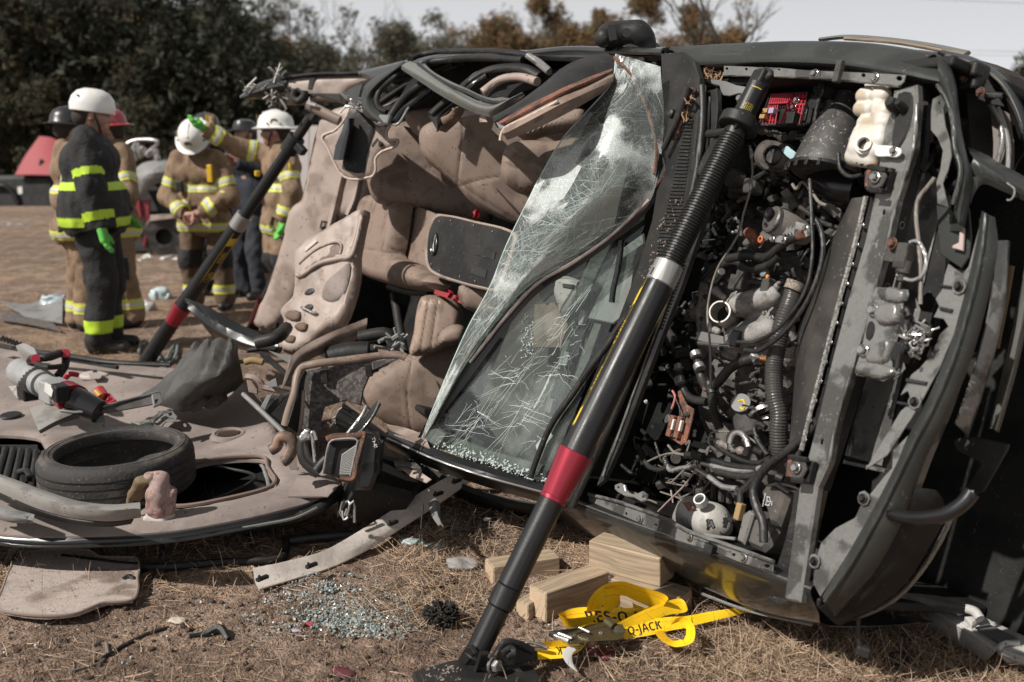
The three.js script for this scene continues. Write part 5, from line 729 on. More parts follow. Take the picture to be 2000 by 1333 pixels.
const top=part(car,'tail_top_lining',cushion(onP(w2([[440,110],[640,85],[900,75],[1240,65],[1180,130],[960,230],[940,330],[860,300],[700,310],[560,330],[440,330],[450,220]]),tt,tz),.03,{r:.05,step:.02,round:0}),M.beige);
part(top,'strap_slot',slab(onP(w2([[640,90],[695,88],[660,200],[625,195]]),tt.clone().addScaledVector(tz,.035),tz),.01),M.black);
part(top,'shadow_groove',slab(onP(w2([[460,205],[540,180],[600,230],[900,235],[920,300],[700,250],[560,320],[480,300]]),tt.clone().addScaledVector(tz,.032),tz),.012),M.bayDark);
part(top,'roof_edge',tube(onP(w2([[400,110],[560,82],[760,65],[1000,62],[1200,45],[1420,0]]),tt.clone().addScaledVector(tz,.03),tz),.02,{sy:.6}),M.black);
part(top,'roof_skin',sheet([onP(w2([[400,100],[760,55],[1200,40],[1420,-5]]),tt.clone().addScaledVector(tz,.02),tz),onP(w2([[420,120],[760,75],[1200,60],[1440,20]]),tt.clone().addScaledVector(tz,-.5),tz)],.01),M.paint);
part(top,'grab_handle',tube(onP(w2([[520,200],[500,260],[540,300],[590,260],[600,210]]),tt.clone().addScaledVector(tz,.06),tz),.022),M.bayDark);
const torn=part(car,'torn_corner',sheet([onP(w2([[40,265],[130,200],[260,130],[400,105]]),tt,tz),onP(w2([[50,275],[140,235],[280,190],[420,160]]),tt.clone().addScaledVector(tz,.08),tz),onP(w2([[130,270],[220,275],[330,280],[430,250]]),tt.clone().addScaledVector(tz,-.02),tz)],.008),M.paint);
{const l=[];for (let i=0;i<34;i++){const t=rand(),x=480 + (t<.6?rr(48,66)+ rr(-6,6):rr(-8,30)),y=130 + (t<.6?rr(14,78):rr(40,60)),p=hit(x,y,tt.clone().addScaledVector(tz,.05),tz);l.push(tube([p,p.clone().add(V(rr(-.05,.05),rr(-.06,.06),rr(-.04,.04))),p.clone().add(V(rr(-.07,.07),rr(-.09,.09),rr(-.05,.05)))],rr(.003,.009),{rad:5,seg:5}));}part(torn,'torn_strips',l,std('torn pale steel',{color:rgb(.24,.225,.205),roughness:.5,metalness:.4})).userData.kind='stuff';}
part(car,'hinge_arm',[tube(onP(w2([[620,330],[720,380],[900,470]]),tt.clone().addScaledVector(tz,.12),tz),.03,{sx:.6})],std('brown trim',{map:sized(T.beige,.5),color:rgb(.62,.58,.55),roughness:.5}));
part(car,'hinge_plate',slab(onP(w2([[640,260],[650,310],[700,320],[690,350],[620,325],[600,350]]),tt.clone().addScaledVector(tz,.16),tz),.01),M.alu);
const pc=D(700,270,4.9),pz=mixv(.8,.5).addScaledVector(V(-1,0,0),.2).normalize();
const loopO=onP(w2([[1000,335],[960,440],[870,550],[750,612],[800,710],[850,820],[920,940],[1010,980],[1120,970],[1190,950],[1215,900],[1215,800],[1270,740],[1390,690],[1412,640],[1320,636],[1310,570],[1340,515],[1240,512],[1120,420]]),pc,pz);
const pcv=part(car,'pillar_cover',cushion(loopO,.012,{r:.02,step:.012,round:0,back:.006,lumps:.003}),M.beige);
part(pcv,'rim',tube(onP(w2([[1000,335],[960,440],[870,550],[750,612],[800,710],[850,820],[920,940],[1010,980],[1120,970],[1190,950],[1215,900],[1215,800],[1270,740],[1390,690],[1412,640],[1320,636],[1310,570],[1340,515]]),pc.clone().addScaledVector(pz,.008),pz),.007),std('pale trim edge',{color:rgb(.45,.36,.31),roughness:.5}));
part(pcv,'hollow',cushion(onP(w2([[1010,370],[1100,400],[1210,520],[1180,640],[1130,800],[1120,920],[960,900],[930,830],[960,700],[940,520]]),pc.clone().addScaledVector(pz,.016),pz),.006,{r:.03,step:.012,round:2,back:.004}),M.black);
part(pcv,'bent_pillar',sheet([onP(w2([[950,440],[920,560],[870,680],[845,810]]),pc.clone().addScaledVector(pz,.05),pz),onP(w2([[985,450],[985,540],[955,680],[930,810]]),pc.clone().addScaledVector(pz,.10),pz),onP(w2([[1030,450],[1020,560],[990,680],[965,795]]),pc.clone().addScaledVector(pz,.05),pz)],.008,{nu:5,nv:4}),M.blackGloss);
part(pcv,'peg',slab(onP(w2([[1240,640],[1270,660],[1262,690],[1236,690]]),pc.clone().addScaledVector(pz,.03),pz),.03),M.black);
// ---------- door window frames and the cut pillars, all on the upper side ----------
const fr=(l,r,mat,o={})=>part(car,o.name||'window_frame',tube(cC(l),r,{rad:10,...o}),mat);
const st=part(car,'window_frame',sheet([cC(w1([[600,185,1.36],[760,290,1.38],[940,410,1.39],[1120,510,1.40],[1290,580,1.41],[1400,588,1.40],[1520,520,1.36],[1640,430,1.30]])),cC(w1([[640,150,1.37],[790,240,1.40],[960,350,1.41],[1130,450,1.42],[1290,520,1.43],[1400,520,1.42],[1520,450,1.38],[1640,390,1.31]])),cC(w1([[690,125,1.35],[820,190,1.37],[980,300,1.38],[1140,400,1.39],[1300,470,1.40],[1400,480,1.39],[1520,450,1.36],[1640,400,1.30]]))],.01,{nu:4,nv:4}),M.silver);
part(st,'inner_lip',sheet([cC(w1([[750,140,1.33],[850,230,1.35],[1000,320,1.36],[1160,380,1.37],[1300,440,1.38],[1420,465,1.37],[1520,450,1.35]])),cC(w1([[790,120,1.30],[880,210,1.32],[1030,295,1.33],[1180,360,1.34],[1310,420,1.35],[1420,440,1.34],[1520,435,1.32]]))],.006,{nu:4,nv:2}),M.silver);
part(st,'lip_seal',tube(cC(w1([[760,150,1.36],[860,232,1.38],[1010,322,1.39],[1170,388,1.40],[1310,452,1.41],[1420,478,1.40],[1510,466,1.38]])),.007),M.black);
fr(w1([[690,110,1.34],[780,75,1.28],[900,50,1.24],[1100,42,1.2],[1300,42,1.16],[1500,52,1.13],[1660,75,1.1],[1760,130,1.08]]),.016,M.black,{sy:.8});
fr(w1([[800,150,1.30],[860,120,1.26],[1000,95,1.22],[1200,80,1.18],[1400,82,1.15],[1600,105,1.12]]),.012,M.silver,{sy:.6});
fr(w1([[800,165,1.31],[840,140,1.28],[1000,118,1.22],[1200,100,1.18],[1400,100,1.15],[1640,120,1.11]]),.016,M.black);
for (const q of [[[430,490,1.30],[560,400,1.26],[700,310,1.22],[860,240,1.18],[1000,160,1.14],[1150,120,1.1]],[[560,300,1.26],[700,260,1.22],[900,200,1.18],[1060,140,1.14]],[[860,580,1.36],[960,490,1.32],[1080,400,1.27],[1180,300,1.22],[1320,215,1.18],[1500,180,1.14],[1660,190,1.11],[1780,250,1.08]]])fr(w1(q),.024,M.black,{sy:.6});
fr(w1([[880,620,1.35],[1000,520,1.30],[1100,440,1.26],[1230,320,1.21],[1340,250,1.18]]),.014,M.blackGloss);
fr(w1([[1160,300,1.15],[1240,230,1.14],[1380,190,1.13]]),.010,M.alu,{sy:.4});
fr(w1([[920,215,1.1],[1000,190,1.1],[1060,170,1.1]]),.012,M.alu,{sy:.4});
fr(w1([[1300,390,1.2],[1440,290,1.15],[1600,260,1.12],[1760,300,1.1]]),.018,M.beige,{name:'grab_rail'});
fr(w1([[1680,80,1.12],[1760,140,1.1],[1860,220,1.09]]),.013,M.bay);fr(w1([[1690,70,1.12],[1780,120,1.1],[1870,195,1.09]]),.007,M.steel);
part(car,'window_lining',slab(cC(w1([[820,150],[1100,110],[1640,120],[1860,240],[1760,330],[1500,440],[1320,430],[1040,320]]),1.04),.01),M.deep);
const rf2=part(car,'window_frame',sheet([cC(w1([[640,120,1.34],[480,210,1.38],[330,310,1.41],[262,400,1.43],[260,490,1.44],[310,580,1.44],[420,655,1.43]])),cC(w1([[650,140,1.36],[520,230,1.40],[400,330,1.43],[330,420,1.45],[330,500,1.46],[380,570,1.46],[470,640,1.45]])),cC(w1([[660,165,1.33],[560,250,1.37],[430,360,1.40],[380,440,1.42],[390,510,1.43],[440,560,1.43],[510,610,1.42]]))],.01,{nu:5,nv:4}),M.paintDull);
part(rf2,'seal',tube(cC(w1([[650,175,1.33],[570,255,1.37],[440,370,1.40],[410,450,1.41],[430,520,1.41],[500,560,1.4]])),.014),M.black);
part(rf2,'torn_skin',[sheet([cC(w1([[140,400,1.44],[220,350,1.44],[300,320,1.43]])),cC(w1([[150,440,1.45],[220,430,1.46],[270,420,1.45]])),cC(w1([[200,480,1.45],[240,500,1.46],[280,520,1.45]]))],.005)],M.paintDull);
{const l=[];for (let i=0;i<16;i++){const [[x,y]]=w1([[rr(150,270),rr(430,530)]]),p=C(x,y,1.46);l.push(tube([p,p.clone().add(V(rr(-.02,.02),rr(-.02,.02),rr(-.02,.02))),p.clone().add(V(rr(-.03,.03),rr(-.03,.03),0))],rr(.003,.007),{rad:5,seg:4}));}part(rf2,'torn_edge',l,M.alu).userData.kind='stuff';}
part(rf2,'bracket',slab(cC(w1([[430,570],[515,575],[490,650],[415,660]]),1.45),.02,{bevel:.005}),M.silver);
part(car,'window_lining',slab(cC(w1([[440,470],[560,330],[700,240],[860,280],[700,400],[560,640],[490,640],[500,560]]),1.24),.01),M.deep);
fr(w1([[500,640,1.42],[600,490,1.38],[700,390,1.33],[820,300,1.28]]),.020,M.black);fr(w1([[560,650,1.41],[640,540,1.37],[760,450,1.32],[860,380,1.27]]),.016,M.blackGloss);
fr(w1([[520,655,1.42],[590,655,1.41],[660,550,1.37],[700,480,1.34]]),.006,M.alu);
fr(w1([[445,520,1.38],[520,490,1.36],[620,430,1.3]]),.012,M.alu,{sy:.5});
part(car,'pillar_stub',sheet([cC(w1([[845,580,1.40],[880,640,1.41],[910,690,1.42]])),cC(w1([[900,600,1.42],[920,650,1.43],[925,720,1.43]])),cC(w1([[960,560,1.38],[960,630,1.38],[930,710,1.4]]))],.006),M.black);
part(car,'pillar_stub',cushion(cC(w1([[925,620],[1030,570],[1100,500],[1060,590],[960,690],[930,710]]),1.38),.015,{r:.02,step:.008}),std('brown trim 2',{map:sized(T.beige,.5),color:rgb(.6,.52,.47),roughness:.5}));
part(car,'trim_scrap',slab(cC(w1([[1275,580],[1320,575],[1335,640],[1270,640]]),1.39),.006),M.beige);
part(car,'trim_strip',sheet([cC(w1([[1040,590,1.3],[1150,555,1.3],[1300,550,1.3]])),cC(w1([[1040,605,1.3],[1160,600,1.3],[1290,580,1.3]]))],.01),std('mauve trim',{color:rgb(.25,.2,.19),roughness:.6}));
const ap=part(car,'cut_pillar',sheet([cC([[964,232,1.46],[1010,206,1.42],[1060,170,1.36],[1110,130,1.26],[1180,104,1.12]]),cC([[968,240,1.48],[1018,212,1.45],[1070,178,1.39],[1120,142,1.29],[1196,116,1.14]]),cC([[972,246,1.46],[1030,218,1.44],[1090,184,1.38],[1140,160,1.28],[1204,140,1.15]])],.008,{nu:4,nv:3}),M.black);
part(ap,'rusty_core',sheet([cC([[974,242,1.47],[1010,222,1.455],[1050,200,1.42],[1100,176,1.36],[1160,152,1.24],[1196,138,1.16]]),cC([[978,246,1.485],[1016,228,1.47],[1056,207,1.44],[1106,182,1.38],[1166,156,1.26],[1198,142,1.18]])],.008,{nu:4,nv:2}),M.rust);
part(ap,'trim_cover',sheet([cC([[980,250,1.47],[1030,224,1.45],[1090,192,1.39],[1150,166,1.28],[1200,146,1.18]]),cC([[985,262,1.49],[1036,236,1.47],[1094,206,1.41],[1150,178,1.3],[1195,156,1.2]]),cC([[990,270,1.45],[1042,250,1.43],[1100,222,1.38],[1146,196,1.28],[1180,176,1.2]])],.006,{nu:4,nv:3}),std('brown pillar trim',{map:sized(T.beige,.5),color:rgb(.75,.7,.66),roughness:.55}));
part(ap,'trim_edge',tube(cC([[977,275,1.49],[979,263,1.49],[984,253,1.49],[1030,229,1.47],[1090,198,1.42]]),.0055),std('pale trim edge',{}));
part(ap,'cut_end',slab(cC([[968,238],[984,246],[984,254],[974,250]],1.49),.01),M.steel);
// ---------- dashboard seen through the broken windscreen ----------
const WN=mixv(.54,.85),W0=W(-1.4,0,1.08),wp=(l,off)=>l.map(a=>hit(a[0],a[1],W0.clone().addScaledVector(WN,a[2]??off),WN));
const paleDash=std('sunlit dash top',{map:sized(T.grey,.4),roughness:.7,color:rgb(1.15,1.16,1.14)}),dashGrey=std('dash grey',{map:sized(T.grey,.4),roughness:.7,color:rgb(.55,.58,.53)});  // the paler copy has sunlight on the dash pad painted into its tone
const dash=part(car,'dashboard',slab(wp([[1060,470],[1300,200],[1296,480],[1200,640],[1100,930],[1000,900],[930,800],[1010,600]],-.30),.05),std('dusty olive lining',{map:sized(T.liner,.5),color:rgb(.16,.18,.165),roughness:.8}));
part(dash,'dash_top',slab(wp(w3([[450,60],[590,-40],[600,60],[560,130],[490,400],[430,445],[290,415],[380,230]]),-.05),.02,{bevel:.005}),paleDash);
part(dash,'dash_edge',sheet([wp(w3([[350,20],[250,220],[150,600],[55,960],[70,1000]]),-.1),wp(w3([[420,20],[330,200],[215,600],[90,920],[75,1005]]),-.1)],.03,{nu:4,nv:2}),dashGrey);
part(dash,'vent_slot',slab(wp(w3([[428,60],[430,110],[380,230],[300,420],[240,620],[150,860],[75,1005],[52,1000],[70,900],[150,660],[230,440],[310,260],[380,120]]),-.085),.02),M.black);
part(dash,'instrument_housing',cushion(wp(w3([[130,190],[190,190],[250,215],[256,290],[185,440],[150,405],[112,270]]),-.16),.02,{r:.025,step:.012,round:0}),std('pale housing',{map:sized(T.grey,.4),roughness:.6,color:rgb(1.55,1.5,1.45)}));
part(dash,'housing_slot',slab(wp(w3([[158,228],[218,234],[216,258],[160,250]]),-.135),.01),M.black);
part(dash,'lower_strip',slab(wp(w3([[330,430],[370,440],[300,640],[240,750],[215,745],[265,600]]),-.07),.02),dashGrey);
part(dash,'lower_panel',slab(wp(w3([[370,450],[470,440],[350,660],[230,830],[140,960],[90,1010],[230,760],[310,640]]),-.1),.02),M.black);
for (const [x,y] of [[185,630],[270,410],[100,880]]){const [[a,b]]=w3([[x,y]]);part(dash,'clip',obox(wp([[a,b]],-.07)[0],CF,CL,.03,.05,.02,.004),M.grey);}
part(dash,'knee_panel',slab(wp(w3([[10,340],[120,330],[190,450],[150,570],[0,570]]),-.22),.02),std('olive brown panel',{map:sized(T.leather,.5),color:rgb(.62,.66,.58),roughness:.7}));
part(dash,'instrument_glass',slab(wp([[1046,560],[1090,520],[1150,500],[1140,540],[1090,560],[1060,590]],-.2),.02),M.blackGloss);
part(car,'trim_scrap',slab(wp([[1046,870],[1070,840],[1080,852],[1050,890]],-.08),.005),M.white);
part(car,'pillar_lining',slab(wp([[815,845],[850,838],[950,880],[1060,910],[1050,930],[930,900],[830,868]],-.06),.03),dashGrey);
part(car,'white_lead',tube(wp(w3([[100,710],[80,760],[40,840],[10,890]]),-.12),.005),M.white);
part(car,'wiper',tube(wp(w3([[475,0],[455,150],[430,260],[422,330]]),.02),.010,{rad:8}),M.blackGloss);
part(car,'wiper',tube([...wp(w3([[590,350],[500,410],[410,540],[320,660],[210,820],[100,980],[20,1170],[-10,1260]]),.03)],t=>.013 - .003*t,{rad:8}),M.black);
part(car,'wiper_pivot',obox(wp(w3([[520,400]]),.03)[0],CL,CU,.07,.035,.03,.008),M.blackGloss);
part(car,'cut_pillar',sheet([cC([[756,838,1.46],[850,880,1.36],[950,915,1.25],[1062,948,1.1]]),cC([[752,852,1.46],[850,896,1.37],[950,930,1.26],[1062,962,1.1]]),cC([[760,872,1.38],[850,912,1.3],[950,946,1.2],[1062,978,1.06]])],.01,{nu:4,nv:4}),M.blackGloss);
part(car,'pillar_trim',sheet([cC([[756,832,1.42],[790,838,1.4],[830,852,1.37]]),cC([[770,852,1.45],[800,862,1.42],[840,878,1.38]])],.006),M.beige);
part(car,'pillar_line',tube(cC([[756,856,1.47],[850,898,1.38],[950,932,1.27],[1060,962,1.11]]),.004),M.alu);
part(car,'sill',sheet([cC([[740,840,1.3],[850,920,1.2],[960,965,1.1],[1090,990,1.0]]),cC([[760,900,1.1],[860,960,1.0],[980,1000,.9],[1090,1010,.85]])],.02,{nu:4,nv:3}),M.deep);
// ---------- the broken windscreen ----------
const glassM=phys('laminated glass',{color:rgb(.80,.87,.84),transmission:1,thickness:0,roughness:.05,ior:1.6});
const lowG=slab(wp([[816,864],[1060,944],[1130,790],[1200,620],[1250,470],[1290,330],[1282,300],[1262,398],[1188,468],[1060,545],[950,650],[882,755]],.0),.0,{bevel:0});
const grid=(rows,nu,nv,wrap)=>sheet(rows,0,{nu,nv,wrap});
const crumple=(p,a,b)=>p.addScaledVector(WN,.022*(fbm(a*3 + 5,b*7 + 5,1e6,3,81)- .5)+ .012*(fbm(a*9 + 5,b*18 + 5,1e6,2,82)- .5));
const upRows=[[[1204,106,.05],[1245,116,.07],[1292,132,.04]],[[1194,158,.06],[1244,180,.10],[1296,214,.05]],[[1150,214,.08],[1216,238,.14],[1293,290,.06]],[[1100,270,.10],[1188,310,.17],[1282,366,.05]],[[1062,330,.11],[1160,375,.18],[1262,408,.04]],[[1030,396,.11],[1112,432,.17],[1192,462,.03]],[[990,480,.10],[1052,508,.15],[1117,514,.03]],[[955,560,.08],[1002,572,.11],[1048,552,.025]],[[915,640,.06],[950,646,.08],[987,612,.02]],[[870,740,.04],[893,736,.05],[922,694,.015]],[[820,860,.01],[828,862,.012],[838,842,.005]]].map(r=>wp(r));
const ws=part(car,'windscreen',grid(upRows,8,4,crumple),glassM,'bulging crazed upper half of the windscreen folded forward');
const lw=part(car,'windscreen',(()=>{const q=wp([[816,864],[1060,944],[1130,790],[1200,620],[1250,470],[1292,330],[1284,300],[1262,398],[1188,468],[1060,545],[950,650],[882,755]],.002),f=frameOf(q),g=new THREE.ShapeGeometry(new THREE.Shape(flat(q,f)));return g.applyMatrix4(basis(f.x,f.y,f.n,f.o));})(),glassM,'cracked lower half of the windscreen still in its place');
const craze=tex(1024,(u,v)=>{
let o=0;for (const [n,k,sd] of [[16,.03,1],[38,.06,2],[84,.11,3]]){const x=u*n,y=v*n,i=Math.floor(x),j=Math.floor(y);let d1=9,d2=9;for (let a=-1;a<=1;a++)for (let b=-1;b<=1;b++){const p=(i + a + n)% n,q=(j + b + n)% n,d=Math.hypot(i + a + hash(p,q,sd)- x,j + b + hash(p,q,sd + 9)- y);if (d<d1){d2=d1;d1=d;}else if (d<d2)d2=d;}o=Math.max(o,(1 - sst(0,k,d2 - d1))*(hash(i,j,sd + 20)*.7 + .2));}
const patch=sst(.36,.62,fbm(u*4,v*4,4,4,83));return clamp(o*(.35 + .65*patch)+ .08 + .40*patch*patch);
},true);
const crz=sized(craze,.42),crushed=std('crushed glass and sky sheen',{color:rgb(.68,.73,.71),roughness:.35,transparent:true,alphaMap:crz});  // lines are crazed glass; the pale fill also paints a milky sky reflection
const lift=(p,a,b)=>crumple(p,a,b).addScaledVector(WN,.0025);
part(ws,'crazing_and_sheen',grid(upRows,8,4,lift),crushed);
const surfAt=(rows,a,b,off)=>{const f=b*(rows.length - 1),j=Math.min(rows.length - 2,Math.floor(f)),t=f - j,R=r=>{const g=a*2,i=Math.min(1,Math.floor(g)),s=g - i;return r[i].clone().lerp(r[i + 1],s);};return crumple(R(rows[j]).lerp(R(rows[j + 1]),t),a,b).addScaledVector(WN,off);};
const cracks=[];
const wander=(f,a,b,da,db,n,r)=>{const p=[];for (let i=0;i<n;i++){p.push(f(clamp(a),clamp(b)));if (a<0||a>1||b<0||b>1)break;a +=da*rr(.5,1.4)+ rr(-.005,.005);b +=db*rr(.5,1.4)+ rr(-.002,.002);}if (p.length>2)cracks.push(tube(p,t=>r*(1.1 - t*.7),{rad:3,curve:false,cap:false}));};
const up=(a,b)=>surfAt(upRows,a,b,.004);
for (let i=0;i<110;i++)wander(up,rr(0,.25),rr(.2,.8),rr(.03,.09),rr(-.03,.03),9,rr(.0004,.0008));
for (let i=0;i<30;i++){const t=rr(0,6.28);wander(up,.55,.42,.06*Math.cos(t),.028*Math.sin(t),9,rr(.0004,.0008));}
for (let i=0;i<330;i++){const t=rr(0,6.28);wander(up,rand(),rand(),.035*Math.cos(t),.011*Math.sin(t),6,rr(.0003,.0007));}
for (let i=0;i<14;i++)wander(up,rr(0,.1),rr(.3,.9),rr(.05,.12),rr(-.06,.06),12,rr(.0005,.001));
part(ws,'cracks',cracks,std('crack',{color:rgb(.46,.52,.50),roughness:.4})).userData.kind='stuff';
const LQ=[[816,864],[1060,944],[1290,300],[1262,398]],low=(a,b)=>{const t=[lerpA(LQ[0],LQ[1],a),lerpA(LQ[3],LQ[2],a)],q=lerpA(t[0],t[1],b);return wp([q],.005)[0];};
function lerpA(a,b,t){return [a[0] + (b[0] - a[0])*t,a[1] + (b[1] - a[1])*t];}
const inLow=(a,b)=>{const c=.10*Math.sin(Math.PI*b);return a>c;};
const c2=[];const wl2=(a,b,da,db,n,r)=>{const p=[];for (let i=0;i<n;i++){if (a<.02||a>1||b<.01||b>1)break;p.push(low(a,b));a +=da*rr(.4,1.5)+ rr(-.007,.007);b +=db*rr(.4,1.5)+ rr(-.004,.004);}if (p.length>2)c2.push(tube(p,t=>r*(1.1 - t*.6),{rad:3,curve:false,cap:false}));};
for (const [ca,cb,q] of [[.6,.18,26],[.25,.12,26],[.35,.30,22],[.45,.52,16],[.75,.35,14]])for (let i=0;i<q;i++){const t=rr(0,6.28);wl2(ca + rr(-.05,.05),cb + rr(-.04,.04),.05*Math.cos(t),.025*Math.sin(t),Math.floor(rr(3,9)),rr(.0003,.0007));}
for (let i=0;i<70;i++){const t=rr(0,6.28);wl2(rr(.05,.9),rr(.02,.5),.03*Math.cos(t),.02*Math.sin(t),5,rr(.0003,.0007));}
for (let i=0;i<12;i++)wl2(.5 + rr(-.05,.05)+ .1*rand(),rr(.22,.62),rr(-.02,.02),rr(.006,.02),5,rr(.0005,.001));
part(lw,'crazing_and_sheen',(()=>{const q=wp([[816,864],[1060,944],[1130,790],[1200,620],[1250,470],[1284,300],[1262,398],[1188,468],[1060,545],[950,650],[882,755]],.0045),f=frameOf(q);return new THREE.ShapeGeometry(new THREE.Shape(flat(q,f))).applyMatrix4(basis(f.x,f.y,f.n,f.o));})(),std('thin crushed glass and sky sheen',{color:rgb(.60,.67,.65),roughness:.35,transparent:true,opacity:.22,alphaMap:crz}));  // thin pale film paints a milky reflection over the lower glass
part(lw,'cracks',c2,std('crack',{})).userData.kind='stuff';
{const l=[];for (let i=0;i<260;i++){const t=rand(),p=wp([[860 + 200*t + rr(-14,14),872 + 66*t + rr(-12,8)]],.008)[0],s=rr(.002,.006);l.push(obox(p,V(rr(-1,1),rr(-1,1),rr(-1,1)),V(0,1,.3),s*1.6,s,s,s*.2,1));}for (let i=0;i<160;i++){const t=rand(),p=wp([[1030 + rr(-12,12),560 + 140*t]],.01)[0],s=rr(.0015,.004);l.push(obox(p,V(rr(-1,1),rr(-1,1),rr(-1,1)),V(0,1,.3),s*1.6,s,s,s*.2,1));}part(lw,'glass_crumbs',l,std('crack',{})).userData.kind='stuff';}
part(ws,'edge_band',sheet([wp([[1290,300,.07],[1270,376,.06],[1188,450,.045],[1112,504,.045],[1040,544,.04],[976,608,.035],[908,694,.03],[814,858,.015]]),wp([[1300,310,.05],[1278,396,.04],[1196,474,.03],[1120,528,.03],[1052,572,.025],[992,638,.022],[926,728,.02],[820,868,.008]])],.006,{nu:4,nv:2}),M.blackGloss);
part(ws,'sealant',tube(wp([[1268,390,.055],[1192,462,.05],[1118,514,.045],[1048,556,.045],[986,622,.04],[918,708,.035]]),t=>.0045 + .003*fbm(t*30,1,1e6,3,84),{seg:60,rad:6}),std('pink sealant',{color:rgb(.40,.31,.30),roughness:.8}));
part(ws,'rusty_edge',tube(wp([[1200,112,.07],[1228,140,.08],[1250,180,.08],[1272,240,.075],[1282,300,.07],[1278,340,.07]]),t=>.0045 + .003*fbm(t*24,2,1e6,3,85),{seg:50,rad:6}),M.rust);
part(ws,'rusty_edge',tube(wp([[1312,312,.05],[1290,350,.05],[1262,388,.055],[1240,420,.05]]),t=>.006,{rad:6}),M.rust);
part(ws,'rusty_edge',tube(wp([[938,655,.03],[900,720,.028],[866,782,.024],[818,866,.012]]),.005,{rad:6}),M.rust);
part(ws,'dark_strip',tube(wp([[1285,300,.06],[1300,318,.05],[1288,350,.05],[1258,392,.05],[1180,466,.035],[1060,556,.03]]),.007,{rad:6}),M.black);
part(ws,'glass_edge',tube(upRows.map((r,i)=>crumple(r[0].clone(),0,i / 10)),.0026,{rad:5}),std('glass edge',{color:rgb(.45,.56,.53),roughness:.3}));
}
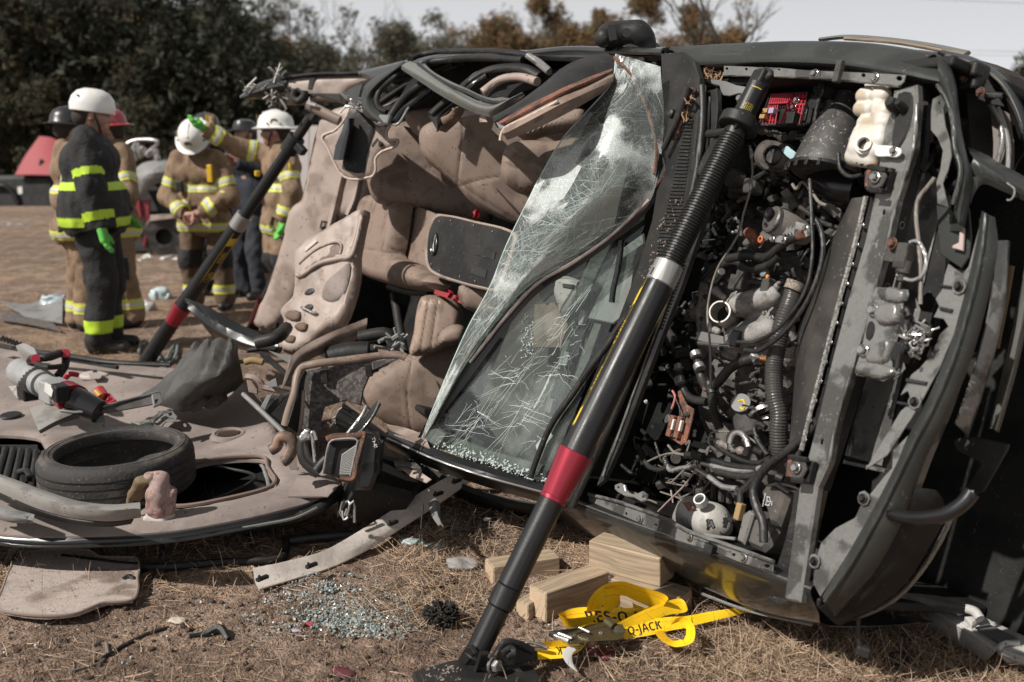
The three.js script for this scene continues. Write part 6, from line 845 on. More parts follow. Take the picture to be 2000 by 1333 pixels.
// ---------- the cut roof, lying lining side up at the left ----------
const c0=cut(0,640,1.923);
const g0=(l,h)=>many((x,y,k)=>G(x,y,k),c0(l),h);
{
const rim=[[-420,40,.30],[-150,60,.30],[0,85,.30],[250,118,.30],[430,150,.30],[650,160,.30],[800,165,.30],[900,190,.29],[960,260,.28],[1000,300,.28],[1040,400,.27],[1110,470,.27],[1200,520,.27],[1278,590,.26],[1180,650,.22],[1000,700,.20],[800,740,.19],[640,765,.18],[400,780,.18],[150,785,.19],[0,775,.20],[-150,750,.20],[-420,640,.2]];
const roof=thing('cut_roof','cut off car roof lying on the ground with its mauve beige lining upward','car roof',G(230,1010).setY(0));
const fr0={o:V(-2,.24,-4.6),n:V(0,1,0),x:V(1,0,0),y:V(0,0,-1)};
const back=G(150,700,.24).z,front=G(150,1040,.24).z;
const liningH=(x,y,d)=>{const z=fr0.o.z - y,X=fr0.o.x + x,t=clamp((z - back)/ (front - back));return .05*(1 - t)- .05*t - .055*Math.sin(Math.PI*clamp(t*1.1))*clamp(d / .25)+ .03*Math.exp(-(((X + 2.05)/ .22)**2)- ((z + 5.1)/ .25)**2)+ .016*(fbm(X*2.2 + 20,z*3 + 20,1e6,3,91)- .5)+ .02*(1 - clamp(d / .03))**2*-1;};
const under=l=>c0(l).map(a=>{let h=.24,p;for (let i=0;i<6;i++){p=G(a[0],a[1],h);h=.24 + liningH(p.x - fr0.o.x,fr0.o.z - p.z,0);}return p.setY(.24);}),flatRim=under(rim);
const hole=under([[735,520,.24],[980,498,.24],[1005,540,.24],[1028,605,.24],[900,650,.24],[690,690,.24],[600,680,.24],[660,600,.24]]);
const hole2=under([[-60,410,.24],[150,420,.24],[150,560,.24],[250,640,.24],[480,690,.24],[500,720,.24],[300,700,.24],[-60,600,.24]]);
const onLin=(l,up=0)=>c0(l).map(a=>{const p=G(a[0],a[1],.2 + up);for (let i=0;i<4;i++){const h=.24 + liningH(p.x - fr0.o.x,fr0.o.z - p.z,.2)+ up;p.copy(G(a[0],a[1],h));}return p;});
const lin=part(roof,'roof_lining',field(smooth(flatRim,4),.026,liningH,{holes:[smooth(hole,4),smooth(hole2,3)],th:.012,frame:fr0}),M.liner);
const rimH=flatRim.map(p=>{const q=p.clone();q.y=.24 + liningH(p.x - fr0.o.x,fr0.o.z - p.z,0);return q;});
part(roof,'roof_skin',field(smooth(flatRim.map(p=>p.clone().sub(fr0.o).multiplyScalar(1.015).add(fr0.o)),4),.05,(x,y,d)=>liningH(x,y,d)- .028 - .10*clamp(d / .5),{th:.004,frame:fr0}),M.paint);
part(roof,'roof_edge',tube(rimH.map(p=>p.clone().add(V(0,-.024,0))),.012,{rad:8,sy:1.5}),M.blackGloss);
part(roof,'roof_edge',tube(g0([[1280,610,.2],[1180,690,.16],[1000,735,.14],[800,765,.13],[640,790,.12],[300,800,.12],[0,790,.13]]),.02,{rad:8}),M.black);
part(roof,'edge_gleam',tube(g0([[1190,678,.19],[1110,715,.17],[1000,738,.16],[820,768,.15],[680,786,.145]]),.006,{rad:6}),M.silver);
part(roof,'stitched_seam',tube(rimH.slice(12,19).map(p=>p.clone().add(V(0,.001,-.012))),.0035,{rad:5}),std('brown seam',{color:rgb(.13,.09,.075),roughness:.9}));
const hr=tube(smooth(hole,3).map(p=>{const q=p.clone();q.y=.24 + liningH(p.x - fr0.o.x,fr0.o.z - p.z,.03);return q;}),.008,{rad:6,closed:true});
part(roof,'opening_edge',hr,std('brown edge',{color:rgb(.19,.135,.11),roughness:.9}));
part(roof,'back_rail',[tube(g0([[-30,62,.36],[60,80,.36],[250,105,.36],[420,130,.35],[640,140,.34]]),.018,{sy:.7})],M.black);
part(roof,'back_rail_rod',tube(g0([[250,120,.33],[330,132,.33],[440,150,.33]]),.012),M.blackGloss);
const well=part(roof,'opening_frame',tube(g0([[735,512,.19],[850,502,.19],[960,505,.18],[1000,560,.18],[1010,600,.17]]),.008),M.grey);
part(roof,'opening_frame',tube(g0([[660,690,.15],[820,640,.16],[960,560,.17],[800,520,.18]]),.007),M.black);
const dlp=onLin([[355,178]],.01)[0],dl=part(roof,'dome_lamp',turn([[0,.014],[.03,.014],[.05,.008],[.055,0],[.055,-.01]],dlp,V(0,1,.12),26).applyMatrix4(new THREE.Matrix4().makeTranslation(dlp.x,0,0).multiply(new THREE.Matrix4().makeScale(1.45,1,1)).multiply(new THREE.Matrix4().makeTranslation(-dlp.x,0,0))),std('ivory plastic',{color:rgb(.43,.37,.34),roughness:.45}));
part(dl,'lamp_slot',[slab(onLin([[330,172],[365,168],[385,176],[375,190],[340,190]],.026),.004,{bevel:0})],std('lamp lens',{color:rgb(.36,.32,.30),roughness:.25}));
part(dl,'lamp_switch',slab(onLin([[345,160],[362,158],[362,168],[348,168]],.028),.004,{bevel:0}),M.black);
const vp=onLin([[858,405]],.004)[0],vent=part(roof,'air_vent',turn([[.0,.006],[.052,.006],[.06,.014],[.07,.012],[.082,-.004]],vp,V(0,1,.1),28),M.liner);
for (let i=0;i<9;i++){const o=vp.clone().add(V((i - 4)*.0105,.010,0));part(vent,'vent_slat',obox(o,V(0,0,1),V(.5,1,0),.085*Math.sqrt(1 - ((i - 4)/ 5.2)**2),.012,.003,.001,1),std('vent bar',{color:rgb(.20,.16,.14),roughness:.7}));}
part(vent,'vent_hole',turn([[0,.0],[.05,.0]],vp.clone().add(V(0,.0065,0)),V(0,1,.05),24),M.black);
part(roof,'hook',tube(onLin([[965,362],[978,360],[990,366],[992,376],[978,372],[966,374]],.012),.006),M.liner);
part(roof,'lining_hole',turn([[0,0],[.045,0],[.05,-.004]],onLin([[38,326]],.004)[0],V(0,1,.1),18),M.black);
for (const [x,y] of [[590,150],[560,152]])part(roof,'clip_slot',slab(onLin([[x - 22,y],[x + 20,y + 2],[x + 18,y + 10],[x - 20,y + 8]],.008),.004),M.black);
const tray=part(roof,'ribbed_tray',slab(g0([[-60,440,.20],[140,440,.20],[150,560,.20],[240,640,.20],[150,640,.20],[-60,560,.20]]),.02),M.black);
for (let i=0;i<9;i++){const x=-30 + i*29;part(tray,'rib',tube(g0([[x + 22,452 + i*3,.215],[x - 16 + i*3,560 + i*9,.215]]),.014,{rad:8}),M.black);}
part(tray,'lever',[tube(g0([[70,545,.24],[95,540,.25],[110,560,.24],[90,570,.24]]),.012)],M.blackGloss);
part(roof,'lining_fold',sheet([onLin([[1100,530],[1160,545],[1270,590]],.012),onLin([[1118,560],[1190,575],[1262,610]],.03),onLin([[1080,640],[1170,640],[1230,640]],.008)],.006),M.liner);
part(roof,'lining_flank',slab(g0([[1090,520,.26],[1120,450,.34],[1150,390,.42],[1170,400,.42],[1140,530,.27]]),.01),M.liner);
{const l=[];for (let i=0;i<12;i++){const p=G(672 + rr(-4,16),945 + rr(-8,55),.2);l.push(tube([p,p.clone().add(V(rr(-.02,.02),rr(-.05,.02),rr(-.02,.02))),p.clone().add(V(rr(-.03,.03),rr(-.07,.0),rr(-.02,.02)))],rr(.003,.007),{rad:5,seg:5}));}part(roof,'torn_edge',l,M.alu).userData.kind='stuff';}
solo('roof_rack_bar','bent black bar on the dirt under the front edge of the cut roof','roof bar',tube([[120,1090],[300,1108],[440,1098],[545,1092],[558,1076],[556,1052]].map(a=>G(a[0],a[1],.03)),.014),M.black);
solo('black_rod','thin black rod leaning against the front edge of the cut roof','rod',tube([G(334,1054,.15),G(320,1085,.06),G(298,1128,.01)],.006),M.black);
solo('black_pipe','black pipe lying between the cut roof and the beige trim strip','pipe',tube([[565,1056],[620,1050],[690,1044]].map(a=>G(a[0],a[1],.04)),.019),M.hose);
solo('short_rod','short black rod at the left end of the cut roof','rod',tube([G(8,1112,.0),G(24,1080,.08),G(40,1058,.14)],.012),M.black);
// ---------- things lying on the roof ----------
const tc=onLin([[442,530]],.085)[0],tn=V(-.02,1,.04).normalize(),R=.325,tr=thing('worn_tyre','worn black tyre without a wheel lying on the cut roof','tyre',tc.clone().setY(tc.y - .105));
part(tr,'carcass',turn([[.235,-.085],[.245,-.095],[.28,-.10],[.305,-.09],[.322,-.07],[.325,-.03],[.325,.03],[.322,.07],[.310,.09],[.296,.102],[.275,.105],[.260,.100],[.250,.091],[.246,.074],[.252,.05],[.295,.03],[.30,-.03],[.26,-.07],[.235,-.085]],tc,tn,72).translate(-tc.x,-tc.y,-tc.z).scale(.84,.84,.84).translate(tc.x,tc.y,tc.z),M.tyre);
part(tr,'bead',turn([[.250,.090],[.252,.0975],[.258,.100],[.262,.0985]],tc,tn,72).translate(-tc.x,-tc.y,-tc.z).scale(.84,.84,.84).translate(tc.x,tc.y,tc.z),std('bead rubber',{color:rgb(.05,.045,.042),roughness:.6}));
for (const r of [.268,.285])part(tr,'sidewall_line',turn([[r,.100],[r + .002,.1055],[r + .006,.1055],[r + .008,.100]],tc,tn,72).translate(-tc.x,-tc.y,-tc.z).scale(.84,.84,.84).translate(tc.x,tc.y,tc.z),M.tyre);
{const l=[];for (const y of [-.05,-.018,.018,.05])l.push(turn([[.3255,y - .0035],[.3262,y],[.3255,y + .0035]],tc,tn,72).translate(-tc.x,-tc.y,-tc.z).scale(.84,.84,.84).translate(tc.x,tc.y,tc.z));part(tr,'tread_groove',l,M.black).userData.kind='stuff';}
const gp=onLin([[598,715]],0)[0],gl=thing('work_glove','crumpled pinkish work glove standing on the front edge of the cut roof','glove',gp);
const gb=(l,k,c)=>blobOf(l.map(a=>{const s=.00112,f=(x,y,z)=>gp.clone().add(V((x - 598)*s,(715 - y)*s*1.05,z));return [f(a[0],a[1],a[2]),f(a[3],a[4],a[5]),a[6],a[7]];}),k,c,(d,x,y,z)=>d + .004*(vn3(x*60,y*60,z*60)- .5));
part(gl,'hand',gb([[598,700,.0,600,640,0,.029,.034],[600,640,.0,612,598,0,.034,.022],[612,598,.0,578,592,.004,.02,.02],[632,690,.0,642,636,0,.017,.016],[575,690,.012,582,640,.016,.013,.011],[606,690,.022,608,620,.022,.011,.011]],.022,.0035),std('pink leather',{map:sized(surf(512,[.33,.235,.215],[.25,.13,.11],[.42,.39,.37],{bs:7,bt:.52,bw:.1,sd:.9,s:75}),.2),roughness:.85}));
part(gl,'cuff',gb([[566,716,.012,612,718,.014,.015,.015],[566,712,-.012,625,712,-.012,.016,.016],[612,718,.012,626,714,-.008,.015,.016]],.012,.004),std('pale cuff',{color:rgb(.44,.41,.39),roughness:.9}));
part(gl,'fingers',gb([[590,594,.004,548,606,.006,.021,.018],[548,606,.006,520,645,.004,.017,.012],[520,645,.004,500,688,.0,.012,.007],[560,622,-.008,536,660,-.008,.013,.009]],.014,.0035),std('olive cloth',{map:sized(T.tan,.2),color:rgb(.75,.8,.75),roughness:.9}));
const gt=thing('grey_pillar_trim','grey L shaped trim piece with a wide end lying across the tyre','trim',onLin([[300,350]])[0]);
const gq=(l)=>c0(l).map(a=>G(a[0],a[1],a[2]));
part(gt,'blade',sheet([gq([[110,305,.37],[165,290,.38],[225,280,.39]]),gq([[125,345,.36],[190,325,.375],[262,312,.385]]),gq([[145,392,.34],[210,355,.36],[300,318,.375]])],.005),std('light grey trim',{map:sized(T.grey,.5),color:rgb(1.25,1.22,1.16),roughness:.5}));
part(gt,'rail',sheet([gq([[145,385,.345],[210,352,.36],[300,320,.375],[420,290,.385],[600,245,.40]]),gq([[148,398,.33],[215,362,.345],[305,335,.355],[430,318,.36],[608,285,.37]])],.006,{nu:4,nv:2}),std('mid grey trim',{map:sized(T.grey,.5),color:rgb(.5,.48,.47),roughness:.5}));
part(gt,'rail_top',tube(gq([[225,312,.39],[300,318,.382],[420,287,.392],[595,243,.406]]),.006),M.grey);
part(gt,'end_clip',slab(gq([[570,252,.405],[600,243,.407],[610,285,.37],[578,296,.37]]),.012,{holes:[gq([[582,262,.4],[596,258,.4],[599,276,.385],[585,280,.385]])]}),M.grey);
part(gt,'prong',[slab(gq([[355,320,.36],[385,316,.36],[398,360,.325],[362,362,.325]]),.008),tube(gq([[378,350,.33],[388,378,.30]]),.006)],M.grey);
const mb=thing('grey_bracket','small grey metal bracket with two holes behind the tyre','bracket',onLin([[600,350]])[0]);
part(mb,'plate',slab(onLin([[490,355],[560,345],[600,315],[640,306],[665,335],[660,350],[625,352],[600,378],[540,368]],.05),.006,{holes:[onLin([[565,352],[590,340],[610,345],[588,360]],.05),onLin([[628,322],[645,318],[650,330],[634,334]],.05)]}),std('bracket grey',{map:sized(T.bay,.3),color:rgb(1.2,1.2,1.2),roughness:.5,metalness:.3}));
part(mb,'fold',slab(onLin([[560,345],[600,315],[612,322],[575,352]],.075),.01),M.bay);
const cs1=thing('curved_trim_strip','long curved grey trim strip along the front left of the cut roof','trim',G(120,980,.2));
part(cs1,'strip',sheet([gq([[-30,548,.30],[60,580,.31],[180,625,.31],[300,660,.31],[420,672,.31],[525,664,.31]]),gq([[-30,570,.32],[60,606,.33],[180,650,.33],[300,682,.33],[420,692,.33],[527,682,.33]]),gq([[-30,602,.29],[60,642,.29],[180,688,.29],[300,714,.29],[420,722,.29],[528,708,.29]])],.006,{nu:5,nv:3}),std('light grey trim',{}));
part(cs1,'lower_lip',sheet([gq([[-30,606,.285],[60,648,.285],[180,694,.285],[300,720,.285],[420,726,.285],[500,716,.285]]),gq([[-30,626,.25],[60,668,.25],[180,712,.25],[300,736,.25],[420,742,.25],[490,732,.25]])],.006,{nu:5,nv:1}),M.black);
part(cs1,'clip',tube(gq([[48,632,.29],[54,645,.285],[60,640,.29]]),.006),M.steel);
const cs2=solo('pale_trim_end','end of a pale trim strip under the curved grey one','trim',sheet([gq([[-30,660,.26],[60,690,.26],[130,708,.26]]),gq([[-30,690,.26],[50,716,.26],[125,724,.25]]),gq([[-30,708,.24],[50,730,.24],[120,730,.24]])],.005),M.grey);
const bt=thing('rubber_boot_cover','crumpled dark rubber cover with torn foam edge on the cut roof','rubber cover',onLin([[720,200]])[0]);
const rubberGrey=std('dusty rubber',{map:sized(surf(512,[.04,.038,.036],[.07,.066,.062],[.14,.13,.12],{bs:6,bt:.5,bw:.2,sd:.98,grain:.12,s:76}),.4),roughness:.6});
const wr=(p,a,b)=>p.add(V(.01*(fbm(a*8,b*3,1e6,3,92)- .5),.055*(fbm(a*9 + b*2 + 3,b*1.5,1e6,2,93)- .5),.02*(fbm(a*7,b*7 + 4,1e6,3,94)- .5)));
part(bt,'cover',sheet([gq([[715,80,.45],[770,55,.50],[850,46,.50],[890,70,.46]]),gq([[690,120,.44],[760,110,.52],[850,110,.52],[895,130,.46]]),gq([[640,180,.38],[730,190,.46],[840,180,.46],[905,190,.40]]),gq([[590,225,.32],[690,250,.38],[800,240,.38],[880,220,.36]]),gq([[520,262,.28],[690,295,.29],[790,285,.29],[850,232,.31]])],.006,{nu:8,nv:6,wrap:wr}),rubberGrey);
part(bt,'flap',sheet([gq([[700,230,.38],[760,225,.38],[830,225,.36]]),gq([[700,270,.33],[770,275,.33],[850,255,.33]]),gq([[690,298,.285],[750,306,.285],[820,296,.29]])],.006,{nu:6,nv:5,wrap:wr}),rubberGrey);
part(bt,'foam_edge',tube(gq([[520,262,.29],[560,258,.30],[620,268,.30],[690,275,.30]]),.010,{sy:.6}),std('brown foam',{color:rgb(.17,.105,.055),roughness:.9}));
for (const q of [[[810,212,.36],[860,206,.38],[925,202,.38]],[[880,130,.42],[930,128,.42],[985,134,.40]]])part(bt,'foam_strip',tube(gq(q),.014,{sy:.7}),std('yellow foam',{color:rgb(.26,.19,.085),roughness:.95}));
// ---------- hydraulic cutter ----------
const ct=thing('rescue_tool','grey and red battery rescue cutter lying on the back left of the cut roof','rescue tool',onLin([[210,210]])[0]);
const gm=std('tool grey',{color:rgb(.36,.36,.355),roughness:.4,map:sized(T.rough,.3)}),rd=M.red,bk=M.black;
const q1=gq([[78,170,.45],[185,235,.43],[260,270,.41],[370,310,.38],[430,320,.37]]);
part(ct,'motor_housing',[rod(gq([[75,165,.45]])[0],gq([[165,215,.44]])[0],.062,.058,22),rod(gq([[68,160,.45]])[0],gq([[76,166,.45]])[0],.05,.058,22)],gm);
part(ct,'motor_grip',rod(gq([[118,190,.44]])[0],gq([[150,208,.44]])[0],.064,.062,22),bk);
part(ct,'body',[rod(gq([[170,215,.44]])[0],gq([[250,262,.42]])[0],.05,.058,22),obox(gq([[205,238,.44]])[0],q1[2].clone().sub(q1[1]),V(0,1,0),.09,.09,.10,.01)],gm);
part(ct,'battery',[obox(gq([[112,240,.36]])[0],q1[1].clone().sub(q1[0]),V(0,1,0),.10,.07,.09,.012),obox(gq([[225,245,.46]])[0],q1[1].clone().sub(q1[0]),V(0,1,0),.07,.07,.06,.01)],bk);
part(ct,'red_collar',rod(gq([[246,255,.42]])[0],gq([[278,275,.415]])[0],.064,.067,26),M.anodRed);
part(ct,'cylinder',rod(gq([[276,274,.415]])[0],gq([[372,318,.37]])[0],.062,.05,24),M.blackGloss);
part(ct,'handle',[tube(gq([[128,155,.46],[120,118,.54],[180,112,.55],[240,98,.54],[244,140,.50],[215,185,.46]]),.018),tube(gq([[120,125,.53],[180,150,.53],[235,145,.52]]),.012)],bk);
part(ct,'handle_rivet',[0,1].map(i=>rod(gq([[[132,118,.55],[243,97,.55]][i]])[0],gq([[[136,124,.53],[247,104,.53]][i]])[0],.02,.02)),rd).userData.kind='stuff';
part(ct,'guard',sheet([gq([[62,70,.50],[90,62,.53],[130,80,.54]]),gq([[78,100,.48],[110,95,.52],[145,110,.52]]),gq([[112,128,.47],[140,125,.50],[152,130,.49]])],.006),M.alu);
part(ct,'trigger',[tube(gq([[245,190,.46],[262,175,.48],[290,178,.47]]),.012),slab(gq([[385,255,.40],[410,245,.41],[435,272,.40],[400,285,.39]]),.02)],rd);
part(ct,'valve',[rod(gq([[372,235,.42]])[0],gq([[395,262,.40]])[0],.022,.018),rod(gq([[400,270,.40]])[0],gq([[432,285,.38]])[0],.016,.012)],rd);
part(ct,'coupling',rod(gq([[362,240,.43]])[0],gq([[378,262,.41]])[0],.016,.016),std('orange plastic',{color:rgb(.45,.2,.04),roughness:.5}));
part(ct,'sticker',quad(...gq([[168,205,.50],[200,222,.49],[192,262,.45],[164,240,.46]])),std('tool sticker',{color:rgb(.5,.48,.45),roughness:.5}));
part(ct,'blade',slab(gq([[30,222,.34],[72,215,.36],[88,258,.33],[60,264,.32]]),.02),M.cast);
}
// ---------- things between the roof and the car ----------
{
const P4=(l,d)=>w4(l).map(a=>D(a[0],a[1],a[2]??d));
const dp=D(620,580,4.75),dn=V(-.45,.42,.79).normalize(),on=(l,k=0)=>l.map(a=>hit(a[0],a[1],dp.clone().addScaledVector(dn,k),dn));
const dl=thing('door_lining_panel','mud stained beige door lining panel standing against the car tail','door panel',D(600,690,4.6));
const o=on([[580,489],[633,452],[690,418],[705,410],[716,411],[713,433],[700,498],[699,545],[686,596],[667,638],[644,645],[611,676],[573,692],[546,681],[550,652],[558,629],[550,614],[560,596],[575,582],[578,536]]);
const body=part(dl,'panel',cushion(o,.035,{r:.035,step:.012,round:2,lumps:.012,seams:[on([[588,470],[650,440],[690,425],[697,445],[690,480]]),on([[580,545],[620,522],[668,500],[694,494]]),on([[676,600],[690,550],[694,505]])]}),M.beige);
part(body,'armrest_slot',cushion(on(q3([[222,948],[300,890],[385,852],[400,868],[395,900],[330,925],[235,978]]),.034),.004,{r:.02,step:.008,round:2,back:.002}),std('slot brown',{map:sized(T.beige,.5),color:rgb(.42,.36,.33),roughness:.6}));
part(body,'pull_handle',tube(on(q3([[215,985],[232,985],[310,935],[390,915],[440,905],[462,850],[488,735]]),.045),.013),M.beige);
part(body,'slot_rim',tube(on(q3([[222,935],[300,872],[385,845],[402,862],[395,895]]),.04),.006),M.beige);
part(body,'speaker_cover',cushion(on(q3([[318,1075],[340,1010],[400,955],[434,932],[432,1000],[402,1078],[350,1096]]),.036),.008,{r:.02,step:.008,round:3,back:.004}),std('speaker cloth',{map:sized(T.liner,.5),roughness:.9,color:rgb(.9,.9,.9)}));
part(body,'window_switch',slab(on(q3([[245,868],[292,832],[300,842],[248,886]]),.042),.006),std('ivory plastic',{}));
for (const [x,y] of [[603,571],[600,602]])part(body,'hole',cushion(on([[x - 9,y + 4],[x - 2,y - 6],[x + 9,y - 7],[x + 10,y - 1],[x,y + 6]],.037),.003,{r:.01,step:.005,round:2,back:.002}),M.black);
part(body,'door_handle',tube(on([[588,600],[600,606],[614,612],[618,610]],.045),.007),M.steel);
for (const [x,y,r] of [[572,618,16],[566,664,12],[588,640,13]])part(body,'dent',cushion(on([[x - r,y],[x - r*.4,y - r*.7],[x + r,y - r*.5],[x + r*.8,y + r*.5],[x - r*.2,y + r*.6]],.034),.016,{r:.02,step:.007,round:2,back:.004,lumps:.01}),std('darker brown',{map:sized(T.leather,.3),color:rgb(.62,.56,.52),roughness:.8}));  // crumpled spots coloured darker brown than the panel
const D4=(l)=>l.map(a=>D(a[0],a[1],a[2]));
solo('curved_beige_trim','curved pale beige trim piece in front of the door lining panel','trim',sheet([D4(w4([[930,5,4.5],[800,55,4.4],[640,120,4.25],[460,210,4.1],[360,290,3.95],[330,360,3.85],[275,535,3.7]])),D4(w4([[925,70,4.46],[800,130,4.36],[640,190,4.2],[480,270,4.06],[390,340,3.92],[350,420,3.82],[285,540,3.7]])),D4(w4([[905,140,4.5],[790,200,4.4],[640,260,4.25],[500,320,4.12],[410,380,3.98],[370,430,3.88],[295,530,3.72]]))],.006,{nu:4,nv:4}),M.beige);
const fp=P4([[300,820],[330,700],[370,520],[400,420],[440,375],[560,350],[800,325],[1060,295],[1190,290],[1225,312],[1100,345],[940,430],[890,560],[880,660],[760,640],[600,690],[570,830],[620,890],[560,900],[420,900],[390,900]],3.75);
const fpn=thing('felt_backed_panel','grey felt backed console panel with a beige rim standing by the seat','trim panel',D(610,850,3.75).setY(.1));
part(fpn,'felt',slab(P4([[430,480],[445,420],[500,395],[600,375],[820,355],[1060,320],[1160,318],[960,420],[900,560],[880,680],[760,640],[600,690],[570,800],[600,870],[480,880],[412,860]],3.78),.02,{bevel:.004}),M.felt);
part(fpn,'rim',tube(P4([[300,830,3.7],[325,730,3.7],[370,590,3.7],[395,450,3.72],[430,385,3.74],[520,360,3.74],[700,338,3.76],[900,312,3.78],[1080,292,3.8],[1180,290,3.8],[1225,308,3.8]]),.016,{rad:8,sx:.8}),std('brown rim',{map:sized(T.leather,.5),roughness:.5}));
part(fpn,'inner_side',sheet([P4([[310,830],[345,720],[380,590],[410,470],[445,400]],3.69),P4([[400,900],[420,760],[430,600],[440,480],[460,420]],3.76)],.006),M.bayDark);
part(fpn,'pale_edge',tube(P4([[438,560],[432,700],[418,830],[400,920],[388,960]],3.74),.008),M.beige);
part(fpn,'lower_side',slab(P4([[318,1130],[400,900],[440,930],[420,1080],[400,1170],[340,1170]],3.72),.008),M.liner);
for (const [x,y,m] of [[600,455,M.black],[942,405,M.black],[600,378,M.beige],[955,380,M.grey]])part(fpn,'clip',obox(P4([[x,y]],3.76)[0],V(1,.1,0),V(0,1,0),.026,m===M.black?.05:.02,.012,.003),m);
const pl=thing('cut_pillar_piece','cut black pillar piece with a frayed end in front of the felt panel','car part',D(690,850,3.6).setY(.15));
part(pl,'section',sheet([P4([[760,640],[820,690],[890,740],[1080,880]],3.6),P4([[700,740],[760,790],[830,830],[1060,960]],3.55),P4([[650,860],[720,890],[790,900],[1020,1000]],3.6)],.01,{nu:3,nv:4}),M.black);
for (const k of [.3,.5,.7])part(pl,'groove',tube([lerpP([760,640],[650,860],k),lerpP([890,740],[790,900],k),lerpP([1080,880],[1020,1000],k)].map(a=>P4([a],3.55)[0]),.006),M.blackGloss);
part(pl,'brown_edge',tube(P4([[765,650],[830,700],[960,790],[1080,880]],3.58),.008),std('brown rim',{}));
part(pl,'strip',sheet([P4([[1005,640,3.5],[940,720,3.48],[860,820,3.46],[770,910,3.45]]),P4([[1020,650,3.48],[960,760,3.44],[890,850,3.43],[800,910,3.44]])],.012),M.blackGloss);
part(pl,'strip_edge',tube(P4([[1020,645,3.47],[985,730,3.44],[900,850,3.42],[850,890,3.43]]),.003),M.steel);
part(pl,'strip_inner',tube(P4([[925,680,3.47],[890,750,3.45],[830,830,3.44],[765,910,3.44]]),.007),M.alu);
{const l=[];for (let i=0;i<22;i++){const t=rand(),[p]=P4([[750 - 90*t + rr(-10,10),650 + 180*t]],3.55);l.push(tube([p,p.clone().add(V(rr(-.015,.01),rr(-.015,.015),rr(-.01,.02)))],rr(.0015,.003),{rad:4}));}part(pl,'frayed_end',l,M.wire).userData.kind='stuff';}
function lerpP(a,b,t){return [a[0] + (b[0] - a[0])*t,a[1] + (b[1] - a[1])*t];}
const fx=thing('filter_box','open black filter box with pleated insert beside the cut roof','filter box',D(660,960,3.6).setY(.03));
const Q=(l,d)=>P4(l,d);
part(fx,'box',[slab(Q([[640,940],[860,940],[905,900],[800,1250],[710,1230],[590,1200]],3.42),.10,{bevel:.006})],M.black);
part(fx,'inner_face',slab(Q([[650,950],[855,945],[800,1215],[592,1198]],3.34),.004),M.deep);
for (let i=0;i<15;i++){const t=i / 14;part(fx,'pleat',tube([Q([[850 - 8*t - 40*t,985 + 215*t]],3.325)[0],Q([[838 - 60*t - 100 + 40*t,1000 + 200*t + (1 - t)*60]],3.33)[0]],.0045,{rad:5}),M.grey);}
part(fx,'rusty_rim',tube(Q([[620,940,3.33],[680,918,3.33],[860,910,3.33],[905,890,3.33],[880,1010,3.32],[850,1120,3.31],[820,1240,3.3],[720,1235,3.3]]),.013,{rad:7,sx:.8}),std('rim foam brown',{map:sized(T.rust,.3),color:rgb(.7,.75,.75),roughness:.9}));
part(fx,'inner_rim',tube(Q([[590,1200],[640,960],[655,945],[855,940],[850,980],[800,1215]],3.32),.004),M.grey);
part(fx,'housing',slab(Q([[905,890],[980,900],[1025,970],[1010,1200],[960,1330],[830,1330],[870,1100]],3.42),.14,{bevel:.015}),M.blackGloss);
part(fx,'housing_edge',tube(Q([[905,885],[975,895],[1022,965],[1018,1100],[1010,1200]],3.38),.006),M.black);
{const l=[];for (let i=0;i<26;i++){const t=rand(),[p]=Q([[1000 + rr(-30,24),920 + rr(0,90)]],3.38);l.push(obox(p,V(rr(-1,1),rr(-1,1),rr(-1,1)),V(0,1,.2),.004,.003,.003,.001,1));}part(fx,'glass_grit',l,M.white).userData.kind='stuff';}
solo('rubber_hook','brown rubber hook standing on the edge of the cut roof','hook',tube(Q([[190,1020],[235,990],[250,930],[290,915],[345,935],[360,1000],[320,1080],[285,1110]],3.55),.021,{rad:10}),std('brown rubber',{map:sized(T.tyre,.3),color:rgb(2.6,1.9,1.5),roughness:.6}));
solo('grey_rod','straight grey rod lying from the roof edge to the rubber hook','rod',tube(Q([[-20,590,4.0],[140,740,3.85],[300,895,3.68],[385,985,3.6]]),.010),M.alu);
solo('bent_wire_hook','pale bent wire hook hanging beside the filter box','hook',tube(Q([[530,1110],[515,960],[500,890],[515,880],[530,900],[540,940]],3.45),.007),M.alu);
solo('black_cable','thick black cable curving down beside the filter box','cable',tube(Q([[440,930],[430,1010],[450,1100],[510,1160],[560,1200]],3.5),.020),M.hose);
solo('black_cable','second black cable lying inside the curve of the thick one','cable',tube(Q([[480,920],[470,1000],[490,1080],[540,1130]],3.48),.014),M.hose);
solo('black_tube','black tube running from the felt panel to the filter box','tube',tube(Q([[540,1170],[580,1120],[620,1080]],3.42),.016),M.hose);
solo('torn_bracket','torn bright metal bracket at the foot of the felt panel','bracket',blobOf(Q([[440,900],[470,880],[430,930],[480,920]],3.45).map((p,i,a)=>[p,a[(i + 1)% 4],.012,.008]),.006,.004,(d,x,y,z)=>d + .006*(vn3(x*90,y*90,z*90)- .5)),M.steel);
solo('plastic_cover','dark plastic panel in the heap behind the felt panel','panel',slab(Q([[100,620],[240,600],[360,560],[380,640],[300,860],[180,760]],4.0),.05,{bevel:.01}),M.black);
solo('plastic_grille','black plastic slats in the heap beside the grey rod','panel',slab(Q([[130,720],[260,590],[300,610],[170,760]],3.92),.02),M.bayDark);
solo('clear_scrap','pale clear plastic scrap in the heap beside the grey rod','scrap',slab(Q([[110,690],[160,600],[200,590],[150,700],[120,760]],3.9),.006),M.grey);
solo('beige_bracket','beige plastic bracket at the back corner of the cut roof','bracket',[tube(Q([[0,455],[60,465],[110,500],[125,530],[220,555],[370,590]],4.15),.02,{sy:.7}),slab(Q([[0,460],[90,475],[85,590],[20,575]],4.18),.02)],M.beige);
